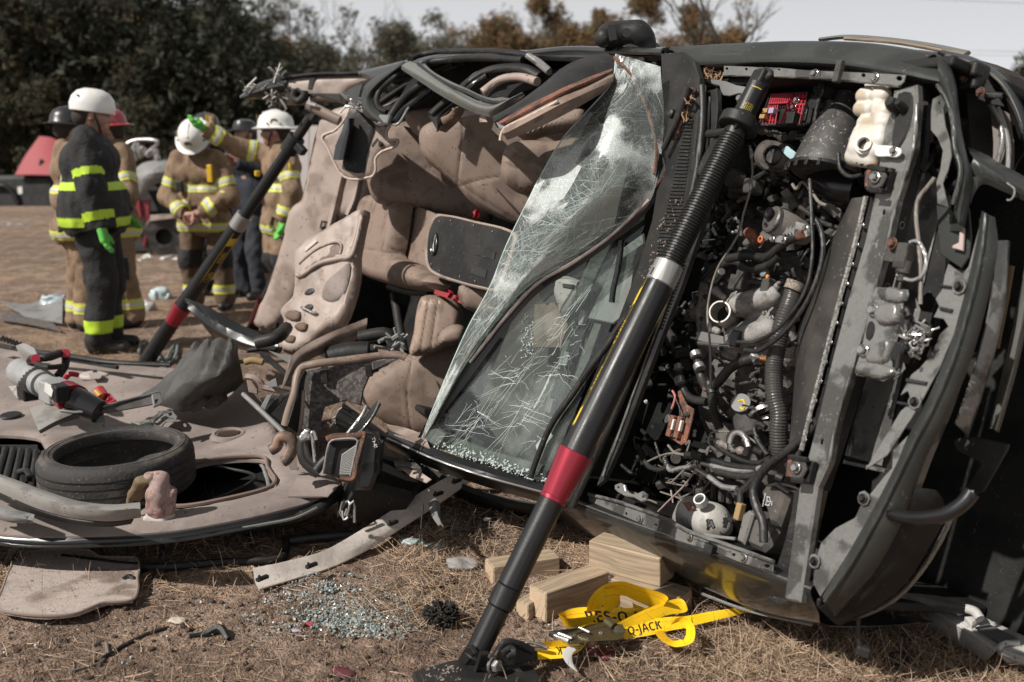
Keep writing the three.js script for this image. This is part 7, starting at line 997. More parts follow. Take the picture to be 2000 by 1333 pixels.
solo('white_plate','dusty white plate under the door lining panel','plate',slab(Q([[170,255],[250,280],[350,300],[340,360],[250,310]],4.35),.01),M.grey);
solo('dark_bracket','dark flat bar beside the white plate','bar',slab(Q([[100,260],[170,290],[330,440],[300,460],[110,300]],4.3),.02),M.bayDark);
solo('foam_piece','torn yellow foam lying behind the beige bracket','foam',tube(Q([[-10,345],[50,330],[130,345]],4.5),.016),std('yellow foam',{}));
solo('grey_box','grey ribbed box behind the beige bracket','box',slab(Q([[0,240],[150,215],[240,230],[230,270],[110,260],[0,275]],4.6),.12,{bevel:.01}),M.bayDark);
solo('grey_wedge','grey plastic wedge leaning behind the beige bracket','wedge',slab(Q([[150,510],[230,465],[245,530],[180,540]],4.1),.03),M.grey);
for (const [q,r,lab] of [[[[700,660,4.4],[760,655,4.4],[770,690,4.4]],.03,'dark round part in the heap by the centre seat'],[[[640,700,4.2],[690,690,4.2],[720,690,4.2]],.05,'black box part in the heap behind the felt panel'],[[[560,640,4.6],[540,660,4.5],[500,670,4.5]],.03,'dark tube part in the heap under the door lining panel']])solo('wreck_part',lab,'car part',tube(D4(q),r),M.black);
{const l=[];for (let i=0;i<20;i++){const p=D(768 + rr(-14,14),672 + rr(-14,14),4.1);l.push(tube([p,p.clone().add(V(rr(-.05,.05),rr(-.03,.05),rr(-.03,.03)))],rr(.004,.010),{rad:5}));}solo('bundle_of_clips','crumpled bundle of clear plastic clips beside the centre seat','clips',l,M.grey).userData.kind='stuff';}
solo('dark_tray','dark tray in the heap behind the felt panel','tray',slab(D4([[650,680,4.3],[735,668,4.3],[735,700,4.2],[655,705,4.2]]),.08,{bevel:.01}),M.black);
solo('black_door_frame','black curved door frame lying behind the cut roof by the far strut','door frame',[sheet([D4([[360,588,6.3],[400,600,6.2],[470,640,6.1],[540,664,6.0]]),D4([[372,600,6.2],[420,640,6.1],[480,668,6.0],[545,684,5.9]]),D4([[392,622,6.3],[430,662,6.2],[490,682,6.1],[550,694,6.0]])],.02,{nu:4,nv:3})],M.blackGloss);
solo('looped_cable','blue grey cable loop on the dirt beside the foot of the far strut','cable',tube([[270,690],[278,665],[300,680],[320,712],[330,690],[345,668],[340,700],[322,716]].map(a=>G(a[0],a[1],.03)),.011),std('blue grey cable',{color:rgb(.14,.18,.19),roughness:.6}));
solo('spring','thin coiled black wire standing on the back edge of the cut roof','spring',tube([...Array(30)].map((_,i)=>D(i*1.4,660 + i*.5 + 5*Math.sin(i*1.3),5.5)),.006,{rad:5}),M.black);
const bw=thing('blower_wheel','black blower fan wheel lying under the car sill','fan wheel',D(800,990,3.85).setY(.02));
const bo=D(800,952,3.85),bn=V(-.35,.45,.82).normalize(),bq=new THREE.Quaternion().setFromUnitVectors(V(0,0,1),bn);
part(bw,'drum',turn([[0,-.03],[.10,-.03],[.105,.03],[.085,.032],[.08,-.01],[0,-.01]],bo,bn,36),M.black);
for (let i=0;i<34;i++){const a=i / 34*6.2832,d=V(Math.cos(a),Math.sin(a),0).applyQuaternion(bq);part(bw,'fan_blade',obox(bo.clone().addScaledVector(d,.092).addScaledVector(bn,.03),d,bn,.024,.022,.0035,.001,1),M.bayDark);}
part(bw,'hub',turn([[0,.02],[.03,.02],[.034,.01],[.034,-.01]],bo,bn,20),M.grey);
solo('dark_casing','black plastic casing under the car sill behind the beige strip','casing',slab(D4(w4([[900,1060,3.6],[1030,1020,3.7],[1300,1080,3.8],[1420,1180,3.8],[1330,1330,3.6],[1000,1330,3.55],[860,1300,3.5]])),.2,{bevel:.02}),M.deep);
solo('pale_scrap','torn pale beige lining scrap hanging under the car sill','scrap',slab(D4(w4([[1180,1150,3.55],[1330,1180,3.5],[1420,1240,3.45],[1380,1270,3.45],[1260,1220,3.5]])),.006),M.beige);
solo('grey_bar','flat grey bar under the car sill','bar',slab(D4(w4([[1130,1100,3.6],[1300,1110,3.55],[1340,1150,3.5],[1150,1140,3.55]])),.02),M.bay);
solo('pointed_plate','dark pointed plastic plate dangling under the car sill','plate',sheet([D4([[838,985,3.55],[850,975,3.55],[858,985,3.55]]),D4([[842,1005,3.5],[852,1000,3.5],[858,1008,3.5]]),D4([[856,1028,3.36],[862,1026,3.36],[864,1030,3.36]])],.004),M.grey);
solo('thin_wire','thin dark wire hanging from the sill to the dirt','wire',tube(D4([[826,985,3.45],[824,1010,3.43],[822,1035,3.4]]),.003),M.black);
solo('felt_scrap','flat dark felt scrap on the dirt under the car sill','scrap',slab([[870,1022],[930,1008],[980,1012],[985,1028],[940,1034],[880,1034]].map(a=>G(a[0],a[1],.04)),.012,{round:2}),M.felt);
}
// ---------- rescue struts ----------
const blackTube=phys('black anodised tube',{color:rgb(.012,.012,.013),roughness:.52,specularIntensity:.9,roughnessMap:sized(T.rough,.35),bumpMap:sized(T.pebble,.3),bumpScale:.0002});
function strut(name,label,A,B,px0,px1){
const t=thing(name,label,'strut',A.clone().setY(0),'stabilising struts'),ax=B.clone().sub(A),at=k=>A.clone().addScaledVector(ax,k);
const depth=k=>{const q=at(k).sub(CAM);return -(q.y*sp*-1*-1 + 0)*0 + (q.z*-cp + -q.y*sp);};
return{t,ax,at,tube:(n,k0,k1,w0,w1,m,seg=32)=>part(t,n,rod(at(k0),at(k1),w0 / 2*depth(k0)/ FPX,w1 / 2*depth(k1)/ FPX,seg,.003),m),r:(k,w)=>w / 2*depth(k)/ FPX,
k:(x,y)=>{const d=px1[0] - px0[0],e=px1[1] - px0[1],u=((x - px0[0])*d + (y - px0[1])*e)/ (d*d + e*e),z0=depth(0),z1=depth(1);return u*z0 / (z1 + u*(z0 - z1));}};
}
{
const s=strut('rescue_strut','big black strut with red collar and ribbed rod propping the front of the car',G(925,1287,.055),C(1490,150,1.0),[925,1287],[1490,150]);
const k=y=>s.k(925 + (1287 - y)*.497,y),R=s.tube;
R('lower_tube',0,k(1186),46,46,blackTube);R('sleeve',k(1186),k(1146),53,53,blackTube);R('middle_tube',k(1146),k(960),51,51,blackTube);
R('red_collar',k(975),k(884),52,72,M.anodRed);part(s.t,'red_collar_edge',turn([[s.r(k(975),51),0],[s.r(k(975),55),.002],[s.r(k(975),55),.012],[s.r(k(975),53),.014]],s.at(k(978)),s.ax,32),M.anodRed);
const ut=R('upper_tube',k(890),k(552),62,56,blackTube);R('grey_collar',k(556),k(515),60,58,M.alu);
const N=46,a=k(520),b=k(268),prof=[],L=s.ax.length()*(b - a);for (let i=0;i<=N*4;i++)prof.push([s.r(a,46)+ (i % 4<2?.003:-.001),L*i / N / 4]);
part(s.t,'ribbed_rod',turn(prof,s.at(a),s.ax,28),phys('black ribbed rod',{color:rgb(.014,.014,.014),roughness:.42,specularIntensity:.7}));
part(s.t,'slot',obox(s.at(k(538)).addScaledVector(CU,s.r(k(538),58)),s.ax,CU,.03,.006,.009,.001),M.black);
R('collar_neck',k(272),k(248),40,40,blackTube);R('clamp_ring',k(252),k(232),80,80,M.black);R('clamp_top',k(234),k(226),78,60,M.black);
const ht=R('head_tube',k(228),k(166),44,42,blackTube);part(s.t,'strut_head',[obox(s.at(k(156)),s.ax,CU,.05,.05,.05,.008),tube([s.at(k(160)),s.at(k(148)).addScaledVector(CF,.03),s.at(k(138))],.012)],M.black);
part(s.t,'clamp_handle',[sheet([cC([[1400,262,1.06],[1376,300,1.07],[1360,336,1.08]]),cC([[1418,270,1.08],[1392,310,1.09],[1372,348,1.09]]),cC([[1410,280,1.05],[1388,318,1.06],[1368,352,1.07]])],.008),rod(C(1384,262,1.06),C(1420,258,1.08),.013),slab(cC([[1408,255],[1440,225],[1448,232],[1424,268],[1412,272]],1.08),.02)],M.black);
const print=(kk,h,w,side,fn,hh)=>{const o=s.at(kk),x=s.ax.clone().normalize(),n=CAM.clone().sub(o);n.addScaledVector(x,-n.dot(x)).normalize();const v=n.clone().cross(x),r=s.r(kk,w)+ .0012,P=[];for (let j=0;j<=6;j++){const ang=side + (j / 6 - .5)*hh;const d=n.clone().multiplyScalar(Math.cos(ang)).addScaledVector(v,-Math.sin(ang)).multiplyScalar(r);P.push([o.clone().add(d).addScaledVector(x,h / 2),o.clone().add(d).addScaledVector(x,-h / 2)]);}const g=new THREE.BufferGeometry(),pos=[],uv=[];for (let j=0;j<6;j++){const q=[P[j][0],P[j][1],P[j + 1][1],P[j][0],P[j + 1][1],P[j + 1][0]],U=[[1,j / 6],[0,j / 6],[0,(j + 1)/ 6],[1,j / 6],[0,(j + 1)/ 6],[1,(j + 1)/ 6]];q.forEach((p,i)=>{pos.push(p.x,p.y,p.z);uv.push(...U[i]);});}g.setAttribute('position',new THREE.Float32BufferAttribute(pos,3));g.setAttribute('uv',new THREE.Float32BufferAttribute(uv,2));g.computeVertexNormals();return g;};
const Y='#d3b53c',band=printTex(1024,64,(x,w,h)=>{x.fillStyle='#15151a';x.fillRect(0,0,w,h);x.fillStyle=Y;x.fillRect(0,0,w,5);x.fillRect(0,h - 5,w,5);for (const q of [20,850]){x.beginPath();x.moveTo(q,0);x.lineTo(q + 120,0);x.lineTo(q + 90,h);x.lineTo(q - 30,h);x.fill();}x.font='bold 44px sans-serif';x.fillText('X-STRUT',240,48);x.fillText('X-STRUT',560,48);});
part(s.t,'warning_band',print(k(700),.47,59,-1.28,null,.36),std('warning print',{map:band,roughness:.4}),null,true);
part(s.t,'warning_band',print(k(715),.50,59,1.3,null,.22),std('warning print',{}),null,true);
part(s.t,'head_print',print(k(200),.085,43,0,null,1.2),std('head print',{roughness:.4,map:printTex(256,128,(x,w,h)=>{x.fillStyle='#17171a';x.fillRect(0,0,w,h);x.fillStyle='#b3a032';x.save();x.translate(236,8);x.rotate(Math.PI / 2);x.font='bold 18px sans-serif';x.fillRect(12,-4,92,10);for (let i=0;i<5;i++)for (let j=0;j<6;j++)x.fillRect(8 + j*17,162 + i*14,5 + 9*hash(i,j,3),6);x.restore();})}),null,true);
const bp=l=>l.map(q=>G(q[0],q[1],q[2]??.03));
part(s.t,'base_plate',slab(bp([[806,1312],[880,1290],[960,1284],[1040,1300],[1062,1330],[1000,1360],[820,1360]]),.028,{bevel:.004}),M.black);
for (const q of [[[893,1290,.03],[905,1268,.09],[920,1262,.11],[925,1280,.09],[910,1300,.03]],[[925,1310,.03],[940,1285,.10],[955,1278,.10],[948,1300,.05],[938,1318,.03]]])part(s.t,'pivot_cheek',slab(bp(q),.014,{bevel:.003}),M.black);
part(s.t,'pivot_bolt',bolt(G(963,1299,.06),V(.75,.1,.65),.017),M.steel);
part(s.t,'strap_arm',[slab(bp([[975,1262,.10],[1015,1265,.09],[1050,1274,.06],[1052,1290,.04],[1000,1302,.04],[968,1312,.04],[960,1290,.07]]),.02,{bevel:.004}),tube(bp([[975,1270,.09],[985,1256,.11],[1010,1258,.10],[1040,1272,.07]]),.011),tube(bp([[980,1278,.09],[998,1266,.1],[1004,1276,.09],[990,1286,.08]]),.009)],M.black);
part(s.t,'steel_ring',tube(bp([[1020,1262,.07],[1030,1256,.08],[1060,1262,.07],[1070,1268,.06],[1040,1266,.06],[1022,1266,.06]]),.005,{closed:true}),M.steel);
{const l=[],d=[];for (let i=0;i<60;i++){const p=G(rr(830,900),rr(1300,1330),.032),q=rr(.0015,.004);l.push(obox(p,V(rr(-1,1),0,rr(-1,1)),V(0,1,.2),q*2,q*.5,q,q*.2,1));}part(s.t,'dust_grains',l,M.beige).userData.kind='stuff';}
}
{
const s=strut('rescue_strut','black strut with red collar leaning on the car tail beside the firefighters',G(285,706,.03),D(614,218,5.95),[285,706],[614,218]),k=y=>s.k(285 + (706 - y)*.674,y),R=s.tube;
R('lower_tube',0,k(628),30,30,blackTube,20);R('red_collar',k(640),k(598),28,36,M.anodRed,20);R('upper_tube',k(600),k(430),32,29,blackTube,20);R('grey_collar',k(444),k(420),33,32,M.alu,20);R('inner_tube',k(424),k(290),24,22,blackTube,20);R('clamp_ring',k(296),k(268),34,34,M.black,20);
R('steel_rod',k(270),k(224),14,14,M.alu,16);R('black_rod',k(275),k(218),20,20,M.black,16);part(s.t,'strut_head',obox(s.at(1),s.ax,V(0,1,0),.09,.09,.09,.01),M.black);part(s.t,'clamp_knob',obox(s.at(k(282)).add(V(.06,-.03,.05)),s.ax,V(0,1,0),.05,.07,.05,.01),M.black);
const o=s.at(k(510)),x=s.ax.clone().normalize(),n=CAM.clone().sub(o);n.addScaledVector(x,-n.dot(x)).normalize();const v=x.clone().cross(n),r=s.r(k(510),30)+ .002,L=.28,q=(a,b)=>o.clone().addScaledVector(x,a).addScaledVector(n,r*Math.cos(b)).addScaledVector(v,r*Math.sin(b));
part(s.t,'warning_band',join([0,1,2].map(i=>{const b0=.1 + i*.35,b1=b0 + .35,g=quad(q(L,b1),q(-L,b1),q(-L,b0),q(L,b0));const u=g.attributes.uv;const c=[[1,(i + 1)/ 3],[0,i / 3],[1,i / 3],[1,(i + 1)/ 3],[0,(i + 1)/ 3],[0,i / 3]];g.deleteAttribute('uv');g.setAttribute('uv',new THREE.Float32BufferAttribute([[1,(i + 1)/ 3],[1,i / 3],[0,i / 3],[1,(i + 1)/ 3],[0,i / 3],[0,(i + 1)/ 3]].flat(),2));return g;})),std('warning print',{}),null,true);
part(s.t,'foot',slab([[262,706],[300,700],[325,712],[290,722]].map(a=>G(a[0],a[1],.02)),.02),M.black);
const s3=strut('rescue_strut','third strut with only its red collar showing between the beige linings',G(490,648,.03),D(590,440,6.9),[490,648],[590,440]),k3b=y=>s3.k(490 + (648 - y)*.48,y);
s3.tube('lower_tube',0,k3b(615),24,24,blackTube,18);s3.tube('red_collar',k3b(628),k3b(588),26,34,M.anodRed,18);s3.tube('upper_tube',k3b(590),1,25,24,blackTube,18);
}
// ---------- timber cribbing ----------
{
const wood=tex(512,(u,v)=>{const w=u*15 + 4.5*fbm(u*2,v*2,2,3,101),r=Math.pow(.5 + .5*Math.sin(w*6.2832 / 2),3),n=fbm(u*40,v*3,3,3,102);return mixc(mixc([.40,.305,.205],[.17,.115,.07],r*.5),[.20,.165,.12],sst(.45,.8,n)*.6).map(c=>c*(.9 + .2*hash(u*512,v*90,3)));});
const end=tex(512,(u,v)=>{const d=Math.hypot(u - .5,v - .42)*26 + 1.1*fbm(u*3,v*3,3,3,103),r=Math.pow(.5 + .5*Math.sin(d*6.2832 / 1.5),2);return mixc([.46,.35,.24],[.22,.14,.085],r*.75).map(c=>c*(.88 + .24*vn(u*60,v*60,60,104)));});
const wm=std('sawn timber',{map:wood,roughness:.8}),em=std('end grain',{map:end,color:rgb(1.25,1.25,1.25),roughness:.85});
const block=(label,o,dir,len,w=.089,h=.089)=>{dir=dir.clone().normalize();const up=V(0,1,0),sd=dir.clone().cross(up).normalize(),c=o.clone().addScaledVector(dir,len / 2).add(V(0,h / 2,0)),b=thing('timber_block',label,'timber',o,'timber cribbing blocks'),u2=sd.clone().cross(dir);const g=new RoundedBoxGeometry(len,h,w,2,.004).toNonIndexed(),p=g.attributes.position,uv=new Float32Array(p.count*2);for (let i=0;i<p.count;i++){uv[i*2]=(p.getY(i)+ p.getZ(i)*1.3)/ .26 + len*3;uv[i*2 + 1]=p.getX(i)/ .4;}g.setAttribute('uv',new THREE.BufferAttribute(uv,2));g.applyMatrix4(basis(dir,u2,sd,c));part(b,'beam',g,wm,null,true);for (const s of [-1,1]){const q=c.clone().addScaledVector(dir,s*(len / 2 + .001)),y=u2.clone().multiplyScalar(h / 2 - .004),x=sd.clone().multiplyScalar(s*(w / 2 - .004));part(b,'sawn_end',quad(q.clone().sub(x).add(y),q.clone().add(x).add(y),q.clone().add(x).sub(y),q.clone().sub(x).sub(y)),em,null,true);}return b;};
const g1=G(1050,1209),d1=G(1144,1191).sub(G(1068,1219));block('pale timber block with its square end towards us, in front of the pile',g1.setY(.0),d1,.26,.085,.098);
const d2=G(1300,1152).sub(G(1190,1122));block('timber block resting crosswise on top of the pile under the car',G(1163,1150).setY(.088),d2,.26,.095,.095);
block('dark lower timber block under the crosswise one',G(1205,1172).setY(0),d2,.24,.09,.088);
block('timber block lying behind the big strut at the back of the pile',G(956,1138).setY(0),G(1080,1118).sub(G(956,1138)),.24,.085,.07);
block('short brown timber offcut beside the end of the front block',G(1020,1207).setY(-.02),V(.6,0,-.8),.1,.05,.07);
}
// ---------- yellow strap with its ratchet ----------
{
const sm=(txt,flip)=>std('webbing ' + txt,{roughness:.65,map:printTex(512,96,(x,w,h)=>{x.fillStyle='#f2c40f';x.fillRect(0,0,w,h);for (let i=0;i<96;i +=3){x.fillStyle=i % 2?'#ecbc0a':'#f6cb1e';x.fillRect(0,i,w,1);}x.fillStyle='#b8560f';x.fillRect(0,30,w,1.5);for (let i=0;i<90;i++){x.fillStyle='rgba(90,60,10,' + (.1 + .25*hash(i,1,2))+ ')';x.fillRect(hash(i,2)*w,hash(i,3)*h,2 + 6*hash(i,4),1 + 3*hash(i,5));}x.fillStyle='#15130f';x.font='bold 76px sans-serif';if (flip){x.translate(w,h);x.rotate(Math.PI);}x.fillText(txt,flip?8:txt[0]==='R'?130:20,74);})});
const st=thing('ratchet_strap','yellow webbing strap with black lettering heaped in front of the timber','strap',G(1230,1240).setY(0));
const rib=(name,top,bot,mat)=>{const A=new THREE.CatmullRomCurve3(top.map(a=>G(a[0],a[1],a[2] + .022)),false,'centripetal').getSpacedPoints(40),B=new THREE.CatmullRomCurve3(bot.map(a=>G(a[0],a[1],a[2] + .022)),false,'centripetal').getSpacedPoints(40),pos=[],uv=[],I=[];for (let i=0;i<=40;i++){const m=A[i].clone().lerp(B[i],.5).add(V(0,.002,0));for (const [p,v] of [[A[i],1],[m,.5],[B[i],0]]){pos.push(p.x,p.y,p.z);uv.push(i / 40,v);}if (i<40)for (const k of [0,1]){const a=i*3 + k;I.push(a,a + 1,a + 3,a + 1,a + 4,a + 3);}}const g=new THREE.BufferGeometry();g.setAttribute('position',new THREE.Float32BufferAttribute(pos,3));g.setAttribute('uv',new THREE.Float32BufferAttribute(uv,2));g.setIndex(I);g.computeVertexNormals();part(st,name,g.toNonIndexed(),mat,null,true);};
const pl=sm('',0),R1=sm('RES-Q-JACK',0),R2=sm(' Q-JACK',0),R3=sm('Q-JACK',1);
rib('strap_loop',[[1090,1200,.06],[1120,1189,.06],[1165,1186,.06],[1215,1188,.06],[1268,1187,.06],[1290,1180,.06]],[[1100,1222,.012],[1130,1226,.01],[1175,1226,.01],[1220,1225,.01],[1262,1216,.012],[1284,1208,.015]],R1);
rib('strap_loop',[[1090,1200,.06],[1105,1208,.05],[1140,1206,.045],[1180,1200,.04]],[[1100,1222,.012],[1110,1226,.01],[1150,1224,.01],[1190,1218,.01]],pl);
rib('strap_loop',[[1145,1196,.05],[1152,1170,.10],[1175,1146,.14],[1210,1136,.15],[1250,1146,.13],[1300,1163,.10],[1306,1170,.09]],[[1172,1200,.03],[1176,1184,.07],[1190,1172,.09],[1215,1164,.095],[1245,1176,.07],[1275,1188,.05],[1290,1195,.04]],pl);
rib('strap_loop',[[1172,1150,.13],[1180,1152,.13],[1196,1150,.14],[1210,1156,.13]],[[1180,1192,.05],[1190,1196,.05],[1204,1190,.05],[1212,1180,.06]],pl);
rib('strap_loop',[[1235,1176,.07],[1240,1180,.06],[1260,1188,.05]],[[1238,1198,.03],[1255,1202,.03],[1275,1200,.03]],pl);
rib('strap_loop',[[1306,1163,.1],[1300,1172,.08],[1285,1176,.07],[1270,1180,.06]],[[1300,1186,.05],[1290,1192,.045],[1280,1194,.04],[1262,1198,.035]],pl);
rib('strap_fold',[[1205,1218,.05],[1250,1196,.06],[1300,1176,.07],[1330,1170,.07],[1338,1176,.065]],[[1215,1236,.02],[1262,1218,.03],[1306,1202,.035],[1340,1196,.035],[1344,1192,.04]],pl);
rib('strap_run',[[1212,1224,.035],[1255,1213,.035],[1305,1206,.035],[1350,1205,.03]],[[1218,1249,.012],[1262,1243,.012],[1312,1232,.012],[1352,1226,.012]],R2);
rib('strap_run',[[1335,1205,.03],[1385,1196,.03],[1452,1186,.04],[1475,1182,.045]],[[1340,1226,.012],[1395,1213,.012],[1456,1198,.02],[1480,1192,.03]],pl);
rib('strap_loop',[[1318,1208,.06],[1336,1206,.075],[1350,1214,.075],[1358,1232,.065],[1354,1254,.045],[1340,1262,.03]],[[1310,1222,.03],[1326,1216,.045],[1338,1224,.045],[1340,1240,.035],[1330,1256,.02],[1316,1260,.012]],pl);
rib('strap_loop',[[1340,1262,.03],[1316,1264,.02],[1292,1252,.03],[1278,1236,.035]],[[1332,1250,.03],[1316,1252,.015],[1304,1244,.015],[1296,1232,.02]],pl);
rib('strap_tail',[[1030,1272,.035],[1060,1262,.03],[1110,1256,.03],[1150,1254,.03]],[[1042,1290,.015],[1070,1288,.01],[1110,1284,.01],[1135,1270,.015]],R3);
rib('strap_tail',[[1054,1256,.05],[1090,1252,.05],[1130,1252,.045]],[[1060,1264,.03],[1095,1264,.03],[1132,1262,.03]],pl);
rib('label',[[1108,1264,.03],[1098,1276,.025],[1106,1296,.015],[1128,1314,.012]],[[1134,1264,.025],[1118,1278,.02],[1118,1292,.012],[1124,1306,.01]],std('white label',{color:rgb(.5,.49,.47),roughness:.7}));
const rt=thing('ratchet','brassy steel ratchet with a bright bar handle on the yellow strap','ratchet',G(1160,1248).setY(.02)),ol=std('yellow zinc',{color:rgb(.17,.145,.085),roughness:.32,metalness:.75,roughnessMap:sized(T.rough,.1)}),gp=(l,h=.07)=>l.map(a=>G(a[0],a[1],a[2]??h));
part(rt,'side_plate',slab(gp([[1106,1247],[1150,1233],[1204,1219],[1216,1220],[1222,1232],[1219,1246],[1208,1249],[1160,1252],[1112,1258]]),.004,{bevel:.001}),ol);part(rt,'side_plate',slab(gp([[1088,1232,.075],[1130,1226,.075],[1180,1214,.075],[1190,1222,.07],[1150,1232,.07],[1100,1242,.07]]),.004,{bevel:.001}),ol);
part(rt,'handle_bar',rod(G(1074,1238,.075),G(1112,1254,.07),.009),M.steel);part(rt,'handle_bar',rod(G(1082,1234,.08),G(1118,1248,.075),.005),M.steel);
part(rt,'cross_pin',rod(G(1130,1226,.085),G(1152,1236,.08),.004),M.steel);part(rt,'spindle',[turn([[0,0],[.016,0],[.016,.006],[.01,.008],[0,.008]],G(1209,1233,.07),V(.1,.5,.85),20),rod(G(1185,1214,.08),G(1200,1226,.075),.014)],ol);
part(rt,'rivet',bolt(G(1174,1238,.072),V(.1,.5,.85),.004),M.steel);part(rt,'nut',bolt(G(1156,1254,.045),V(.1,.4,.9),.010),std('copper nut',{color:rgb(.3,.16,.1),roughness:.4,metalness:.6}));
}
// ---------- loose things on the dirt ----------
{
const P=l=>l.map(a=>{const p=G(a[0],a[1],a[2]??.02);return p;});
const ts=thing('beige_trim_strip','long pale beige trim strip lying on the dirt in front of the car','trim',G(700,1080).setY(0));
const tA=[[493,1112,.06],[560,1098,.06],[630,1078,.065],[700,1040,.09],[760,1002,.13],[840,952,.19],[925,905,.24]],tB=[[498,1138,.03],[565,1122,.03],[640,1098,.035],[712,1062,.06],[775,1022,.10],[856,970,.16],[930,922,.21]],tC=[[505,1152,.02],[572,1132,.018],[648,1108,.02],[720,1072,.04],[782,1032,.08],[862,980,.14],[934,928,.20]];
part(ts,'strip',sheet([P(tA.map(a=>[a[0] - 1,a[1] + 3,a[2] - .005])),P(tA),P(tB),P(tC)],.004,{nu:5,nv:3}),std('pale trim',{map:sized(surf(512,[.50,.45,.41],[.40,.35,.31],[.2,.16,.13],{bs:6,bt:.6,bw:.1,sd:.97,s:77}),.5),roughness:.5}));
part(ts,'edge',tube(P(tC),.004),std('pale trim edge',{}));
for (const [x,y,h] of [[512,1130,.05],[608,1105,.055],[767,1022,.115],[856,965,.185],[892,940,.21]])part(ts,'clip',[obox(G(x,y,h + .01),G(x + 20,y - 8,h).sub(G(x,y,h)),V(0,1,0),.045,.012,.016,.003),obox(G(x - 6,y,h + .018),V(0,1,0),V(1,0,0),.02,.008,.008,.002)],M.black);
const mt=thing('floor_mat','stained pale carpet floor mat lying on the dirt at the lower left','floor mat',G(140,1140).setY(0)),mo=[[30,1092],[45,1080],[170,1075],[196,1088],[262,1090],[271,1098],[268,1130],[258,1172],[200,1178],[150,1198],[90,1203],[15,1196],[-6,1188],[5,1150]];
const mg=mo.map(a=>G(a[0],a[1],.04)),mf={o:mid(mg),n:V(0,1,0),x:V(1,0,0),y:V(0,0,-1)};
part(mt,'carpet',field(smooth(mg,2),.02,(x,y,d)=>.012*(fbm(x*3 + 5,y*3 + 5,1e6,3,111)- .5),{th:.010,frame:mf}),M.mat);part(mt,'bound_edge',tube(smooth(mg,2),.005,{closed:true,rad:6}),std('mat edge',{color:rgb(.22,.17,.14),roughness:.9}));
part(mt,'strap_end',[tube(P([[240,1132,.04],[252,1126,.045],[262,1134,.035],[272,1144,.02]]),.008)],M.black);
const gc=thing('grey_console_part','broken pale grey plastic console part on the straw at the lower right','console part',G(1900,1260).setY(0)),pg=std('pale grey plastic',{map:sized(T.grey,.5),color:rgb(2.1,2.05,2.0),roughness:.5});
part(gc,'shell',[slab(P([[1806,1175,.09],[1835,1170,.10],[1875,1175,.10],[1925,1205,.10],[2010,1245,.10],[2010,1290,.09],[1960,1270,.09],[1900,1235,.09]]),.02,{bevel:.006}),sheet([P([[1806,1180,.09],[1850,1205,.09],[1900,1235,.09],[1950,1268,.09]]),P([[1800,1200,.02],[1846,1236,.02],[1890,1264,.02],[1930,1290,.02]])],.01,{nu:3,nv:1})],pg);
part(gc,'cup_ring',[tube(P([[1870,1195,.11],[1885,1190,.125],[1905,1196,.13],[1915,1210,.12]]),.014),slab(P([[1885,1205,.11],[1905,1200,.12],[1918,1208,.11],[1900,1218,.11]]),.03,{bevel:.006})],pg);
part(gc,'tray_slot',slab(P([[1905,1225,.105],[1930,1218,.105],[1990,1246,.105],[1965,1258,.105]]),.006),std('slot grey',{color:rgb(.10,.1,.1),roughness:.6}));
part(gc,'broken_end',[slab(P([[1945,1270,.08],[1985,1258,.08],[2010,1268,.08],[2010,1300,.02],[1965,1295,.03]]),.02),tube(P([[1950,1268,.09],[1962,1258,.10],[1990,1256,.10]]),.008)],pg);
solo('rubber_ring','small black rubber ring on the straw left of the console part','ring',tube([...Array(14)].map((_,i)=>G(1755 + 23*Math.cos(i*.449),1292 + 12*Math.sin(i*.449),.02)),.010,{closed:true,rad:8}),M.hose);
const pc=G(862,1200,.04),cone=[];for (let i=0;i<150;i++){const y=rr(-1,1),a=rr(0,6.3),r=.035*Math.sqrt(1 - y*y*.8),d=V(r*Math.cos(a)*1.3,y*.028,r*Math.sin(a)),p=pc.clone().add(d),e=d.clone().normalize().add(V(rr(-.5,.5),rr(-.3,.6),rr(-.5,.5))).normalize();cone.push(obox(p,e,V(rr(-1,1),1,rr(-1,1)),.026,.004,.013,.0015,1));}
solo('pine_cone','blackened pine cone on the dirt left of the big strut','pine cone',cone,std('charred',{color:rgb(.016,.014,.013),roughness:.8})).userData.kind='thing';
const stick=(lab,q,r,m)=>solo(/cable|wire/.test(lab)?'cable':'stick',lab,/cable|wire/.test(lab)?'cable':'stick',tube(q.map(a=>{const p=G(a[0],a[1]);p.y=gh(p.x,p.z)+ (a[2]??.006);return p;}),r,{rad:6}),m);
stick('thin black cable trailing over the dirt at the lower left',[[200,1296],[240,1270],[290,1248],[330,1236]],.006,M.black);stick('black burnt stick on the dirt left of the broken glass',[[370,1258],[400,1252],[430,1250,.02],[446,1262]],t=>.007 + .006*Math.sin(t*3),M.black);
stick('thin root lying across the dirt at the lower left',[[140,1325],[200,1300],[206,1260],[212,1288]],.004,M.wire);stick('short black plastic stick among the straw by the pine cone',[[845,1158],[872,1148],[890,1144]],.007,M.black);stick('dark stick on the straw under the car nose',[[1585,1308],[1610,1314],[1632,1318]],.006,M.black);
